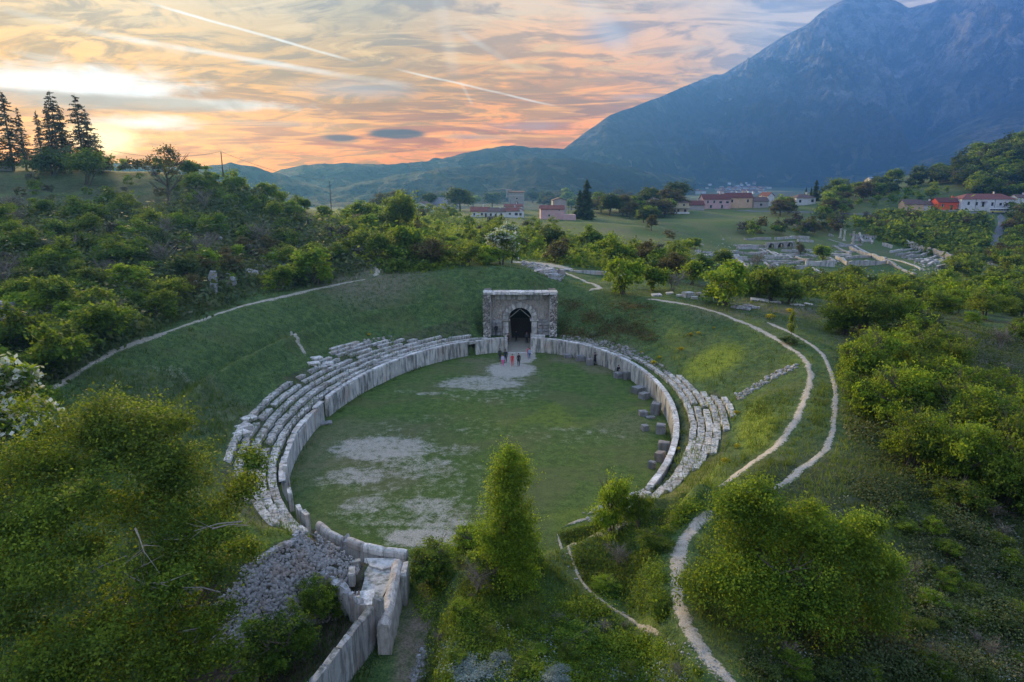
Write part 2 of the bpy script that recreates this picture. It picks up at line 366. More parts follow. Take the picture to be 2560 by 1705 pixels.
for px, py, Y in [(250, 750, 65), (250, 650, 82), (250, 550, 100), (250, 470, 125), (250, 410, 150), (250, 392, 175), (50, 760, 62), (50, 600, 85), (50, 500, 110), (50, 430, 140), (50, 394, 162),
        (50, 386, 200), (-300, 700, 60), (-300, 500, 90), (-300, 400, 140), (500, 650, 92), (500, 560, 115), (500, 480, 135), (500, 425, 155), (400, 400, 165), (620, 482, 150), (700, 485, 178), (770, 495, 205),
        (900, 520, 230), (1000, 508, 300), (860, 555, 132), (800, 600, 112), (1000, 580, 150), (1150, 560, 185), (1150, 600, 130), (1300, 600, 140), (1300, 540, 220), (1300, 512, 310),
        (1200, 500, 345), (1350, 640, 118), (1500, 645, 115), (1500, 600, 145), (1500, 560, 200), (1450, 520, 280), (1700, 510, 330), (1700, 492, 390), (1560, 500, 370), (1700, 545, 305), (1800, 600, 250),
        (1800, 632, 225), (2000, 560, 312), (2000, 620, 240), (2150, 612, 250), (1650, 655, 150), (1900, 655, 190), (1750, 690, 101), (1900, 700, 106), (2000, 722, 95), (2250, 705, 130), (2350, 665, 190),
        (2250, 600, 290), (2280, 570, 320), (2200, 540, 350), (2100, 512, 380), (2250, 486, 402), (2350, 490, 400), (2000, 500, 400), (1900, 445, 520), (2100, 422, 540), (2354, 345, 520), (2354, 440, 440), (2100, 448, 470), (1990, 472, 430),
        (2600, 280, 520), (2700, 420, 400), (1700, 474, 450), (1200, 484, 430), (985, 480, 440), (1450, 480, 450), (600, 505, 260), (300, 500, 260), (0, 500, 260), (2200, 850, 66), (2300, 950, 56), (2354, 1100, 43),
        (2200, 1200, 37), (2200, 1450, 28.5), (2000, 1560, 25), (1950, 850, 67), (2060, 960, 52), (1990, 1060, 44), (2600, 900, 60), (2600, 1400, 30), (1900, 1150, 38)]:
    CP.append(atY(px, py, Y))
for px, py, z in [(1250, 1210, 2.5), (1170, 1310, 3.0), (1400, 1300, 3.2), (1480, 1150, 3.1), (1200, 1500, 3.6), (1100, 1400, 2.6), (1050, 1330, 2.3), (1000, 1520, 1.3), (1015, 1400, 1.2), (1560, 1400, 4.0), (1660, 1560, 4.0), (1600, 1150, 3.9), (1560, 1250, 3.9),
        (712, 1215, 3.0), (640, 1245, 3.6), (560, 1290, 3.7), (480, 1330, 3.8), (480, 1420, 2.2), (590, 1568, 0.0), (700, 1440, .1), (745, 1330, 1.2), (660, 1330, 2.2), (600, 1400, 1.6), (560, 1500, .9),
        (800, 1365, .5), (300, 1568, 2.5), (300, 1330, 5.0), (100, 1568, 3.), (60, 1200, 6.4), (300, 1100, 6.0), (550, 1180, 4.6), (780, 1540, 0.2), (840, 1420, 0.5)]:
    CP.append(atz(px, py, z))
for t_, r_, z_ in RIM[:-1]:
    if not -112 < t_ < -76: p_ = epos(t_, r_); CP.append([*p_, z_]); p_ = epos(t_, r_ + 2.5); CP.append([*p_, z_ - .05])
for p_ in [(-300, 500, 5), (-700, 500, 0), (230, 720, -6), (120, 620, -8), (0, 640, -10), (-150, 620, -8), (500, 900, 10), (420, 640, 38), (900, 600, 60), (-600, 150, 25), (-200, 80, 22), (-200, 10, 14), (0, 5, 3.2), (0, -40, 3), (60, 10, 3.5), (60, -40, 3.5), (-60, -40, 8), (-60, 20, 8.5),
           (150, 60, 6), (150, -40, 6), (400, 100, 10), (400, 300, 8), (-1500, 900, -10), (0, 1000, -16), (1200, 1100, -5), (400, 1000, -10), (-800, 1000, -15), (0, 1600, -18), (2500, 1500, 0), (-5.2, 22, 0), (-9, 27, 0), (-7, 12, 0.5), (-5, 30, 0.1)]:
    CP.append(p_)
CP = np.array(CP, float)
def warp(x, y):
    w = np.maximum(y + 90, 12.); return x / w * 70, np.log(w) * 70
_cx, _cy = warp(CP[:, 0], CP[:, 1])
def _phi(r): return -np.sqrt(r * r + .6)
_A = _phi(np.hypot(_cx[:, None] - _cx, _cy[:, None] - _cy)) + np.eye(len(CP)) * -.02
_n = len(CP); _P = np.c_[np.ones(_n), _cx, _cy]
_sol = np.linalg.lstsq(np.block([[_A, _P], [_P.T, np.zeros((3, 3))]]), np.r_[CP[:, 2], np.zeros(3)], rcond=None)[0]
def rbf(x, y):
    wx, wy = warp(x, np.minimum(y, 2500.)); wx = np.clip(wx, -260, 260); out = np.empty(len(wx))
    for i in range(0, len(wx), 40000):
        sl = slice(i, i + 40000)
        out[sl] = _phi(np.hypot(wx[sl, None] - _cx, wy[sl, None] - _cy)) @ _sol[:_n] + _sol[_n] + _sol[_n + 1] * wx[sl] + _sol[_n + 2] * wy[sl]
    return out
GATE_X, GATE_Y = 1.15, 95.0
def seg_d(x, y, ax_, ay_, bx_, by_):
    dx_, dy_ = bx_ - ax_, by_ - ay_; L = dx_ * dx_ + dy_ * dy_
    t = np.clip(((x - ax_) * dx_ + (y - ay_) * dy_) / L, 0, 1); return np.hypot(x - ax_ - t * dx_, y - ay_ - t * dy_), t
def height(x, y):
    shp = np.shape(x); x = np.atleast_1d(np.asarray(x, float)).ravel(); y = np.atleast_1d(np.asarray(y, float)).ravel()
    z = rbf(x, y)
    far = sstep(np.hypot(x, y), 1200, 2600)
    z = z * (1 - far) + (-17 + 6 * fbm(x / 900, y / 900, 3, 5)) * far
    mid = sstep(np.hypot(x, y - 60), 60, 120) * (1 - far)
    z += mid * fbm(x / 26, y / 26, 4, 3) * 1.6
    s, t = ell(x, y)
    R_ = np.interp(t, RT, RR); Z_ = np.interp(t, RT, RZ)
    near = (s < R_ + 3) & (s > -30)
    R_ = R_ + fbm(t / 7, s * 0, 2, 21) * .8
    hw = 1.75
    q = np.clip((s - .75) / np.maximum(R_ - .75, .8), 0, 1)
    prof = hw + (Z_ - hw) * (q * .80 + .20 * q * q * (3 - 2 * q))
    # a faint terrace half-way up the left bank
    lb = sstep(np.abs(((t - 170 + 180) % 360) - 180), 60, 30)
    prof += lb * .95 * np.exp(-((q - .50) / .05) ** 2) - lb * .75 * np.exp(-((q - .60) / .06) ** 2)
    prof = np.where(s < .52, 0, prof)
    w = sstep(s, R_ + 1.6, R_ - .9)
    rough = fbm(x / 2.3, y / 2.3, 3, 9)
    z = z + rough * .22 * sstep(s, R_ + 0., R_ + 4) * (1 - far)
    bowl = prof + rough * .16 * sstep(s, 3, 7)
    z = np.where(near | (s <= R_), z * (1 - w) + bowl * w, z)
    z = np.where(s < .52, fbm(x / 6, y / 6, 3, 2) * .10, z)
    # the ledge in front of the far gate and the way through it
    lx = x - GATE_X
    k = sstep(np.abs(lx), 6.6, 5.0) * sstep(y, 97.5, 95.4) * (s > .52); z = z * (1 - k) + 1.72 * k
    far_c = (np.abs(lx + .55 * (95 - y) / 3 * .3) < 1.72) & (y > 88) & (y < 100.8)
    z = np.where(far_c, np.clip((y - 91) * .055, 0, .5) + rough * .05, z)
    # the lower entrance passage
    d, _ = seg_d(x, y, -5.9, 39.5, -5.1, 8.0)
    k = sstep(d, 2.9, 1.35); z = z * (1 - k) + k * (rough * .08)
    d, _ = seg_d(x, y, -8.1, 31.0, -10.2, 20.0); k = sstep(d, 1.7, .5) * (y < 31.8); z = z * (1 - k) + k * np.minimum(z, .15)
    return z.reshape(shp) if shp else float(z[0])
_hc = {}
def hz(x, y): return float(height(np.array([x]), np.array([y]))[0])

# a lookup grid over which rays and placements are traced
def axis(lo, d0, d1, hi, st, gr, neg):
    a = list(np.arange(d0, d1, st)); v = d1; k = st
    while v < hi: a.append(v); k *= gr; v += k
    a.append(hi); v = d0; k = st; b = []
    while v > lo: k *= neg; v -= k; b.append(v)
    return np.array(b[::-1] + a)
GXS = axis(-13000, -46, 38, 13000, .38, 1.045, 1.045); GYS = axis(-70, 18, 112, 16000, .38, 1.040, 1.12)
GX, GY = np.meshgrid(GXS, GYS); GZ = height(GX, GY)
def gz(x, y):
    x = np.asarray(x, float); y = np.asarray(y, float)
    i = np.clip(np.searchsorted(GXS, x) - 1, 0, len(GXS) - 2); j = np.clip(np.searchsorted(GYS, y) - 1, 0, len(GYS) - 2)
    fx = (x - GXS[i]) / (GXS[i + 1] - GXS[i]); fy = (y - GYS[j]) / (GYS[j + 1] - GYS[j])
    return (GZ[j, i] * (1 - fx) + GZ[j, i + 1] * fx) * (1 - fy) + (GZ[j + 1, i] * (1 - fx) + GZ[j + 1, i + 1] * fx) * fy
_ks = 12 * 1.012 ** np.arange(0, 480)
def hit(px, py, kmin=12):
    """where the sight line through a photograph point meets the land"""
    d = raydir(px, py); ks = _ks[_ks > kmin]; P = d[None] * ks[:, None]; P[:, 2] += CH
    below = P[:, 2] < gz(P[:, 0], P[:, 1])
    if not below.any(): return None
    i = int(np.argmax(below))
    if i == 0: return P[0]
    lo, hi = ks[i - 1], ks[i]
    for _ in range(18):
        mdl = (lo + hi) / 2; q = d * mdl; q[2] += CH
        if q[2] < gz(q[0], q[1]): hi = mdl
        else: lo = mdl
    q = d * hi; q[2] += CH; return q
def inpoly(px, py, poly):
    c_ = False; n = len(poly); j = n - 1
    for i in range(n):
        xi, yi = poly[i]; xj, yj = poly[j]
        if (yi > py) != (yj > py) and px < (xj - xi) * (py - yi) / (yj - yi) + xi: c_ = not c_
        j = i
    return c_
def project(x, y, z):
    c_, s_ = math.cos(PITCH), math.sin(PITCH); zz = z - CH
    dpt = y * c_ - zz * s_; up = y * s_ + zz * c_
    dpt = np.where(dpt > 1, dpt, np.nan)
    return (x / dpt * FPX + CX) / S, (CY - up / dpt * FPX) / S

# ------------------------------------------------------------------ ground sheet
PXg, PYg = project(GX, GY, GZ)
def inpoly_np(X, Y, poly):
    c_ = np.zeros(X.shape, bool); j = len(poly) - 1
    for i in range(len(poly)):
        xi, yi = poly[i]; xj, yj = poly[j]
        with np.errstate(all='ignore'): c_ ^= ((yi > Y) != (yj > Y)) & (X < (xj - xi) * (Y - yi) / (yj - yi + 1e-9) + xi)
        j = i
    return c_
Sg, Tg = ell(GX, GY)
def disc(cx_, cy_, rx, ry, rot=0.0):
    a = R(rot); ux = (GX - cx_) * math.cos(a) + (GY - cy_) * math.sin(a); uy = -(GX - cx_) * math.sin(a) + (GY - cy_) * math.cos(a)
    return sstep(np.sqrt((ux / rx) ** 2 + (uy / ry) ** 2), 1.25, .55)
def discp(px, py, rx, ry, w=1.0, rot=0.0, z=0):
    p = atz(px, py, z); return disc(p[0], p[1], rx, ry, rot) * w
bare = np.zeros(GX.shape)
for a_ in [(880, 1030, 5.5, 3.6, .95), (960, 1075, 4.2, 3.0, .65), (820, 1095, 3.2, 2.2, .8), (1050, 1035, 3.2, 2.0, .5), (840, 1160, 2.4, 1.7, .75), (990, 1160, 2.8, 1.6, .8), (1110, 880, 6., 3.6, .9), (1175, 850, 3.6, 4.2, 1.2),
           (1040, 885, 2.6, 1.4, .7), (990, 905, 2.0, .8, .7), (930, 900, 1.6, .9, .5), (1190, 825, 2.4, 2.6, 1.6), (980, 1235, 3.4, 1.5, 1.1), (1010, 1200, 2.8, 1.7, .8), (1350, 990, 4, .8, .5), (1290, 985, 2.5, .5, .5), (1110, 1130, 3, 2, .4), (1080, 990, 3.5, 1.2, .35), (930, 1090, 8, 6, .42), (1120, 900, 8, 5, .4), (1000, 980, 8, 4, .3), (1300, 1000, 7, 3, .3), (900, 1180, 5, 3, .5),
           (870, 1225, 1.6, .6, .6), (1060, 1170, 3, 1.2, .5), (745, 1110, 1.5, 1.6, .35)]:
    bare = np.maximum(bare, discp(*a_))
bare *= (Sg < -.05)
bare = np.where((np.abs(GX - GATE_X) < 1.9) & (GY > 89) & (GY < 101), 1.5, bare)
for a_ in [(395, 830, 3.0, 1.2, .42, 30, 7.5), (1250, 615, 6, 3.0, 1.3, -20, 7), (1225, 605, 5, 3, 1.2, 0, 7.5), (1400, 1195, 2.0, .5, .9, 0, 2.8), (1300, 1215, .9, .8, .9, 0, 2.6), (1720, 700, 4, 1.5, .5, 0, 6)]:
    bare = np.maximum(bare, discp(*a_))
dry = sstep(fbm(GX / 14, GY / 14, 4, 31), .12, .45) * .45 * (1 - .4 * ((Sg > 0) & (Sg < 16)))
DR = lambda *a: discp(*a)
for a_ in [(2250, 850, 10, 9, 1., 0, 5), (2200, 770, 7, 6, 1., 0, 5), (2330, 960, 8, 8, .9, 0, 5), (1850, 720, 7, 4, 1., 0, 5.4), (1920, 700, 6, 3, .9, 0, 5), (2354, 800, 12, 10, .9, 0, 4),
           (1330, 760, 4, 2.5, .8, 0, 4), (1400, 775, 4, 3, .7, 0, 4), (1320, 700, 4, 2, .5, 0, 7), (955, 1450, 1.0, 3.2, 1.2, 0, 0), (950, 1530, 1.0, 3, 1.0, 0, 0), (850, 600, 10, 14, .8, 0, 11), (300, 420, 30, 12, .5, 0, 23), (1100, 770, 3, 1.5, .6, 0, 3.5)]:
    dry = np.maximum(dry, DR(*a_))
lush = np.zeros(GX.shape)
for a_ in [(1640, 830, 3.2, 5.5, 1., -35, 3.6), (1740, 960, 1.5, 7.5, 1.0, -20, 4.6), (1600, 1100, 1.4, 6, .9, -30, 3.6), (1560, 1130, 4, 2, .6, 0, 3.4), (600, 1200, 4, 2.5, .5, 0, 4.5), (1290, 1195, 2, .8, .7, 0, 2.6)]:
    lush = np.maximum(lush, DR(*a_))
lush = np.maximum(lush, .30 * sstep(fbm(GX / 5, GY / 5, 3, 77), .1, .4) * ((Tg > -70) & (Tg < 40)))
arena = (Sg < .3).astype(float)
soil = inpoly_np(PXg, PYg, [(714, 1215), (690, 1224), (560, 1296), (500, 1370), (430, 1450), (460, 1510), (560, 1600), (640, 1600), (700, 1568), (780, 1500), (850, 1420), (840, 1280), (770, 1240)]) * 1.0
soil = np.maximum(soil, ((Sg > .3) & (Sg < np.where(Tg > 0, 5.2, 4.6)) & ((np.abs(Tg) > 116) | ((Tg > -46) & (Tg < 8)))) * .55)
soil = np.maximum(soil, inpoly_np(PXg, PYg, [(420, 700), (420, 640), (600, 610), (640, 590), (680, 640), (560, 680)]) * .5)
d_, _ = seg_d(GX, GY, -5.9, 39.5, -5.1, 8.0)
scrub = np.clip(sstep(Sg - np.interp(Tg, RT, RR), 5., 12.) * np.maximum(sstep(GX, -12, -32) * sstep(GY, 190, 130), .8 * sstep(GX, 26, 34) * sstep(GY, 150, 110))
    + sstep(GX - .06 * (GY - 30), 12.5, 17.5) * sstep(GY, 50, 42), 0, 1) * sstep(fbm(GX / 5, GY / 5, 3, 41), -.42, .0)
field = sstep(GY, 150, 260) * sstep(fbm(GX / 60, GY / 60, 3, 13), -.35, .1)
field = np.maximum(field, inpoly_np(PXg, PYg, [(1510, 495), (1960, 485), (1950, 520), (1560, 535), (1500, 520)]) * 1.0)
distn = np.hypot(GX, GY)
nx, ny = len(GXS), len(GYS)
idx = np.arange(nx * ny).reshape(ny, nx)
quads = np.stack([idx[:-1, :-1], idx[:-1, 1:], idx[1:, 1:], idx[1:, :-1]], -1).reshape(-1, 4)
HAX = R(27); HB = (-160., 7200., -1010., 2700., -70., 1640.)      # the air box: along, across, up
_e1 = GX * math.sin(HAX) + GY * math.cos(HAX); _e2 = GX * math.cos(HAX) - GY * math.sin(HAX)
_in = ((_e1 > HB[0] + 30) & (_e1 < HB[1] - 60) & (_e2 > HB[2] + 30) & (_e2 < HB[3] - 60)).ravel()
quads = quads[_in[quads].all(1)]

def groundmat():
    m, t, b = newmat('ground', .95, .15)
    p = t.n('ShaderNodeNewGeometry').outputs['Position']
    A = lambda k: t.n('ShaderNodeAttribute', attribute_name=k).outputs['Fac']
    nf = t.noise(p, 7.0, 5, .65); nm = t.noise(p, 1.3, 6, .6, .3); nl = t.noise(p, .16, 5, .6, .4); nh = t.noise(p, 22., 3, .7)
    nfm = t.m('ADD', t.m('MULTIPLY', nf, .55), t.m('MULTIPLY', nm, .45))
    g = t.ramp(t.ss(nfm, .34, .66), [(0, (.020, .046, .018)), (.45, (.050, .092, .029)), (.75, (.078, .126, .036)), (1, (.115, .165, .052))])
    g = t.mix(t.m('MULTIPLY', t.ss(nl, .50, .66), .4), g, (.085, .088, .034))
    ar = t.ramp(t.ss(nfm, .32, .68), [(0, (.030, .056, .012)), (.5, (.058, .106, .022)), (1, (.105, .15, .036))])
    ar = t.mix(t.m('MULTIPLY', t.ss(nl, .46, .62), .5), ar, (.10, .105, .045))
    g = t.mix(t.m('MULTIPLY', A('arena'), .9), g, ar)
    g = t.mix(t.m('MULTIPLY', A('field'), .75), g, t.mix(t.ss(t.noise(p, .05, 4, .6), .4, .6), (.085, .125, .035), (.115, .13, .05)))
    g = t.mix(t.m('MULTIPLY', A('lush'), t.ss(nm, .30, .60, .45, 1.)), g, t.mix(t.ss(nf, .4, .6), (.105, .16, .014), (.22, .25, .022)))
    g = t.mix(t.m('MULTIPLY', A('dry'), t.ss(nm, .32, .60, .3, .95)), g, t.mix(t.ss(nf, .35, .65), (.105, .088, .062), (.20, .165, .125)))
    g = t.mix(t.m('MULTIPLY', A('scrub'), .85), g, t.mix(t.ss(nfm, .38, .62), (.022, .034, .014), (.070, .075, .042)))
    bn = t.m('ADD', t.m('MULTIPLY', nm, .5), t.m('ADD', t.m('MULTIPLY', nf, .3), t.m('MULTIPLY', t.noise(p, .6, 4, .6), .2)))
    bf = t.ss(t.m('ADD', t.m('MULTIPLY', A('bare'), .29), bn), .60, .82)
    bf = t.m('MULTIPLY', bf, t.ss(t.m('ADD', nf, t.m('MULTIPLY', A('bare'), .12)), .34, .58, .25, 1.))
    g = t.mix(t.m('MULTIPLY', A('soil'), .9), g, t.mix(t.ss(nm, .4, .6), (.030, .024, .018), (.075, .062, .048)))
    g = t.mix(t.m('MULTIPLY', bf, .85), g, t.mix(t.ss(nh, .4, .62), (.22, .205, .18), (.52, .50, .45)))
    # far off: a patchwork of woods and small fields
    vo = t.n('ShaderNodeTexVoronoi'); vo.inputs['Scale'].default_value = 1.0
    mp = t.n('ShaderNodeMapping'); t.put(mp.inputs[0], t.v('ADD', p, t.v('SCALE', t.noise(p, .004, 3, .5, out=1), 260.))); mp.inputs['Scale'].default_value = (.006, .0035, .001)
    t.put(vo.inputs['Vector'], mp.outputs[0])
    vcol = t.sep(vo.outputs['Color'])
    pf = t.ramp(vcol[0], [(0, (.030, .052, .026)), (.45, (.05, .08, .035)), (.6, (.10, .13, .055)), (.8, (.16, .15, .08)), (1, (.20, .18, .11))], 'CONSTANT')
    wood = t.ss(t.noise(p, .0045, 6, .65), .42, .54)
    pf = t.mix(wood, pf, (.028, .046, .026))
    pf = t.v('SCALE', pf, t.ss(t.noise(p, .05, 4, .7), .3, .7, .7, 1.3))
    g = t.mix(A('far'), g, pf)
    t.put(b.inputs['Base Color'], g)
    bump(t, b, t.m('ADD', nf, t.m('MULTIPLY', nm, 1.4)), .14, .8)
    return m
gm = groundmat()
ground = obj('ground', mesh_np('ground', np.c_[GX.ravel(), GY.ravel(), GZ.ravel()], quads, gm, smooth=True,
    vattr={k: v.ravel() for k, v in dict(soil=soil, bare=bare, dry=dry, lush=lush, arena=arena, scrub=scrub, field=field, far=sstep(distn, 480, 900)).items()}))
tag(ground, 'uneven grassy land with the grass floored arena sunk in it', kind='structure')

# ------------------------------------------------------------------ footpaths and road, draped on the ground
def gravelmat(name, a, b_, c_=None, sc=1.0, grass=1.0):
    m, t, b = newmat(name, .95, .15); p = t.n('ShaderNodeNewGeometry').outputs['Position']
    n = t.noise(p, 14 * sc, 5, .7); n2 = t.noise(p, 1.6 * sc, 4, .6)
    c = t.mix(t.ss(n, .35, .65), a, b_); c = t.mix(t.m('MULTIPLY', t.ss(n2, .5, .65), .4), c, c_ or tuple(q * .6 for q in a))
    e = t.n('ShaderNodeAttribute', attribute_name='edge').outputs['Fac']
    n3 = t.noise(p, 4.5 * sc, 6, .75, .5); grs = t.mix(t.ss(n, .4, .6), (.045, .085, .028), (.09, .115, .045))
    k = t.ss(t.m('ADD', e, t.m('MULTIPLY', t.m('SUBTRACT', n3, .5), 2.6)), .42, .74)
    c = t.mix(t.m('MULTIPLY', k, grass), c, grs)
    t.put(b.inputs['Base Color'], c); bump(t, b, n, .04); return m
M_GRAVEL = gravelmat('pale_gravel', (.28, .25, .205), (.47, .43, .37), (.17, .15, .10))
M_TRACK = gravelmat('worn_track', (.26, .235, .19), (.42, .39, .33), (.12, .12, .06))
M_ASPH = gravelmat('asphalt', (.11, .115, .125), (.17, .175, .185), (.13, .13, .14), .3, 0.)
def smooth_line(P, step):
    P = np.asarray(P, float); out = []
    for i in range(len(P) - 1):
        p0, p1, p2, p3 = P[max(i - 1, 0)], P[i], P[i + 1], P[min(i + 2, len(P) - 1)]
        n = max(2, int(np.linalg.norm((p2 - p1)[:2]) / step))
        for k in range(n):
            t = k / n; out.append(.5 * (2 * p1 + (p2 - p0) * t + (2 * p0 - 5 * p1 + 4 * p2 - p3) * t * t + (3 * p1 - p0 - 3 * p2 + p3) * t ** 3))
    out.append(P[-1]); return np.array(out)
def path(name, pts, width, mat, label, step=.22, ragged=.5, lift=.035, pix=True, seed=1, kind='structure'):
    P = [hit(*p) if pix else np.array([*p, 0]) for p in pts]; P = smooth_line([p[:2] for p in P if p is not None], step)
    tan = np.gradient(P, axis=0); tan /= np.linalg.norm(tan, axis=1)[:, None] + 1e-9; nr = np.c_[-tan[:, 1], tan[:, 0]]
    cols = 9; u = np.linspace(-1, 1, cols); L = np.arange(len(P)) * step
    wl = width * .5 * (1 + ragged * (fbm(L / 1.1, L * 0, 4, seed) * 1.1)); wr = width * .5 * (1 + ragged * (fbm(L / 1.1, L * 0 + 9, 4, seed + 5) * 1.1))
    wl *= 1 + .3 * fbm(L / 6, L * 0, 2, seed + 8); wr *= 1 + .3 * fbm(L / 6, L * 0, 2, seed + 9)
    end = np.minimum(1, np.minimum(L, L[::-1]) / max(2.0, width * 1.5) + .05)
    W = np.where(u[None] < 0, (wl * end)[:, None], (wr * end)[:, None]) * u[None]
    X = P[:, 0, None] + nr[:, 0, None] * W; Y = P[:, 1, None] + nr[:, 1, None] * W
    Z = gz(X, Y) + lift * (1 - 2.1 * np.abs(u[None]) ** 3) + fbm(X * 3, Y * 3, 3, seed) * lift * .9
    i_ = np.arange(len(P) * cols).reshape(-1, cols)
    q = np.stack([i_[:-1, :-1], i_[:-1, 1:], i_[1:, 1:], i_[1:, :-1]], -1).reshape(-1, 4)
    o = obj(name, mesh_np(name, np.c_[X.ravel(), Y.ravel(), Z.ravel()], q, mat, smooth=True, vattr=dict(edge=np.broadcast_to(np.maximum(np.abs(u)[None], 1.2 - (end * 1.2)[:, None]), X.shape).ravel()))); tag(o, label, kind=kind); return o
path('path', [(112, 905), (180, 856), (250, 815), (330, 783), (400, 757), (470, 733), (540, 709), (620, 689), (700, 670), (790, 651), (850, 641)], .95, M_TRACK, 'thin worn path along the rim of the left bank', seed=2)
path('path', [(1480, 686), (1560, 697), (1640, 716), (1700, 738), (1760, 765), (1800, 791), (1850, 826), (1862, 870), (1850, 920), (1830, 960), (1800, 1010), (1740, 1055), (1680, 1100), (1640, 1125)], .85, M_GRAVEL, 'pale inner path curving along the right rim', seed=12, ragged=.8)
path('path', [(1758, 739), (1800, 757), (1860, 790), (1900, 832), (1917, 880), (1918, 960), (1908, 1012), (1870, 1058), (1812, 1103), (1770, 1122), (1720, 1128), (1670, 1150)], .72, M_GRAVEL, 'pale outer path parallel to the right rim', seed=22, ragged=.6)
path('path', [(1650, 1180), (1595, 1212), (1566, 1255), (1558, 1320), (1562, 1400), (1590, 1460), (1630, 1515), (1690, 1580), (1760, 1650)], 1.15, M_GRAVEL, 'wide pale gravel path beside the big round bush', step=.12, ragged=.45, seed=32, lift=.04)
path('path', [(1280, 1222), (1312, 1275), (1340, 1340), (1400, 1393), (1450, 1424), (1500, 1450), (1530, 1466)], .30, M_TRACK, 'narrow stony path running down to the wide path', step=.12, ragged=.45, seed=42, lift=.05)
path('path', [(828, 548), (835, 575), (852, 600), (868, 622), (860, 637)], 1.1, M_GRAVEL, 'pale path climbing the hill left of the gate', seed=52)
path('path', [(842, 582), (870, 586), (889, 598), (880, 615), (866, 630)], .8, M_GRAVEL, 'short loop of pale path on the hillside', seed=53)
path('path', [(1196, 598), (1240, 611), (1285, 622), (1330, 640), (1378, 660), (1352, 672)], 1.3, M_GRAVEL, 'pale path behind the gate running to the right', seed=54, ragged=.8)
path('path', [(1385, 1187), (1330, 1198), (1290, 1215)], .6, M_TRACK, 'bare strip on the near rim of the arena', step=.15, seed=55, ragged=.9)
path('path', [(668, 752), (680, 775), (694, 800), (702, 822)], .8, M_TRACK, 'short eroded track down the left bank', seed=56, ragged=.8)
path('road', [(2262, 648), (2272, 620), (2284, 590), (2290, 560), (2294, 535), (2304, 512), (2300, 492)], 5.0, M_ASPH, 'narrow asphalt road climbing to the houses at right', step=2.0, ragged=.08, lift=.3, seed=57)
path('road', [(1690, 484), (1800, 487), (1950, 491), (2100, 492), (2220, 490), (2340, 486)], 5.0, M_ASPH, 'village road along the front of the houses', step=3.0, ragged=.05, lift=.3, seed=58)
# ------------------------------------------------------------------ mountains
def mountmat():
    m, t, b = newmat('mountain', .95, .1)
    p = t.n('ShaderNodeNewGeometry').outputs['Position']; nrm = t.n('ShaderNodeNewGeometry').outputs['Normal']
    x, y, z = t.sep(p); A = lambda k: t.n('ShaderNodeAttribute', attribute_name=k).outputs['Fac']
    sc = t.v('SCALE', p, .001)
    n1 = t.noise(sc, 2.2, 8, .62, .4); n2 = t.noise(sc, 9., 8, .68); n3 = t.noise(sc, 26, 6, .7); n4 = t.noise(sc, 1.1, 5, .55, .8)
    wood = t.mix(t.ss(n3, .4, .62), (.045, .050, .050), (.095, .098, .092))
    turf = t.mix(t.ss(n2, .4, .6), (.17, .17, .155), (.46, .43, .42))
    rock = t.mix(t.ss(n2, .38, .64), (.20, .19, .20), (.62, .60, .60))
    h = t.m('ADD', A('vv'), t.m('MULTIPLY', t.m('SUBTRACT', n1, .5), 1.1))
    c = t.mix(t.ss(h, .22, .40), wood, turf)
    c = t.mix(t.ss(t.m('ADD', n4, t.m('MULTIPLY', t.m('SUBTRACT', n2, .5), .5)), .50, .55), c, t.mix(.25, wood, t.v('SCALE', c, .45)))
    c = t.mix(t.ss(t.m('ADD', A('vv'), t.m('MULTIPLY', t.m('SUBTRACT', n2, .5), 1.5)), .40, .70), c, rock)
    c = t.mix(t.m('MULTIPLY', A('bald'), t.ss(n2, .40, .60, 0., .6)), c, (.36, .34, .29))
    vo = t.n('ShaderNodeTexVoronoi'); mp = t.n('ShaderNodeMapping'); t.put(mp.inputs[0], t.v('ADD', p, t.v('SCALE', t.noise(p, .004, 3, .5, out=1), 260.))); mp.inputs['Scale'].default_value = (.007, .003, .004)
    t.put(vo.inputs['Vector'], mp.outputs[0]); vc = t.sep(vo.outputs['Color'])
    pf = t.ramp(vc[0], [(0, (.030, .052, .026)), (.5, (.05, .08, .035)), (.68, (.10, .13, .055)), (.85, (.16, .15, .08))], 'CONSTANT')
    pf = t.mix(t.ss(t.noise(p, .0035, 6, .65), .42, .56), pf, (.028, .046, .026))
    c = t.mix(t.ss(t.m('ADD', A('vv'), t.m('MULTIPLY', t.m('SUBTRACT', n1, .5), .25)), .16, .05), c, pf)
    t.put(b.inputs['Base Color'], c)
    bump(t, b, t.m('ADD', n2, t.m('MULTIPLY', n3, .8)), 200, 1.0)
    return m
MM = mountmat()
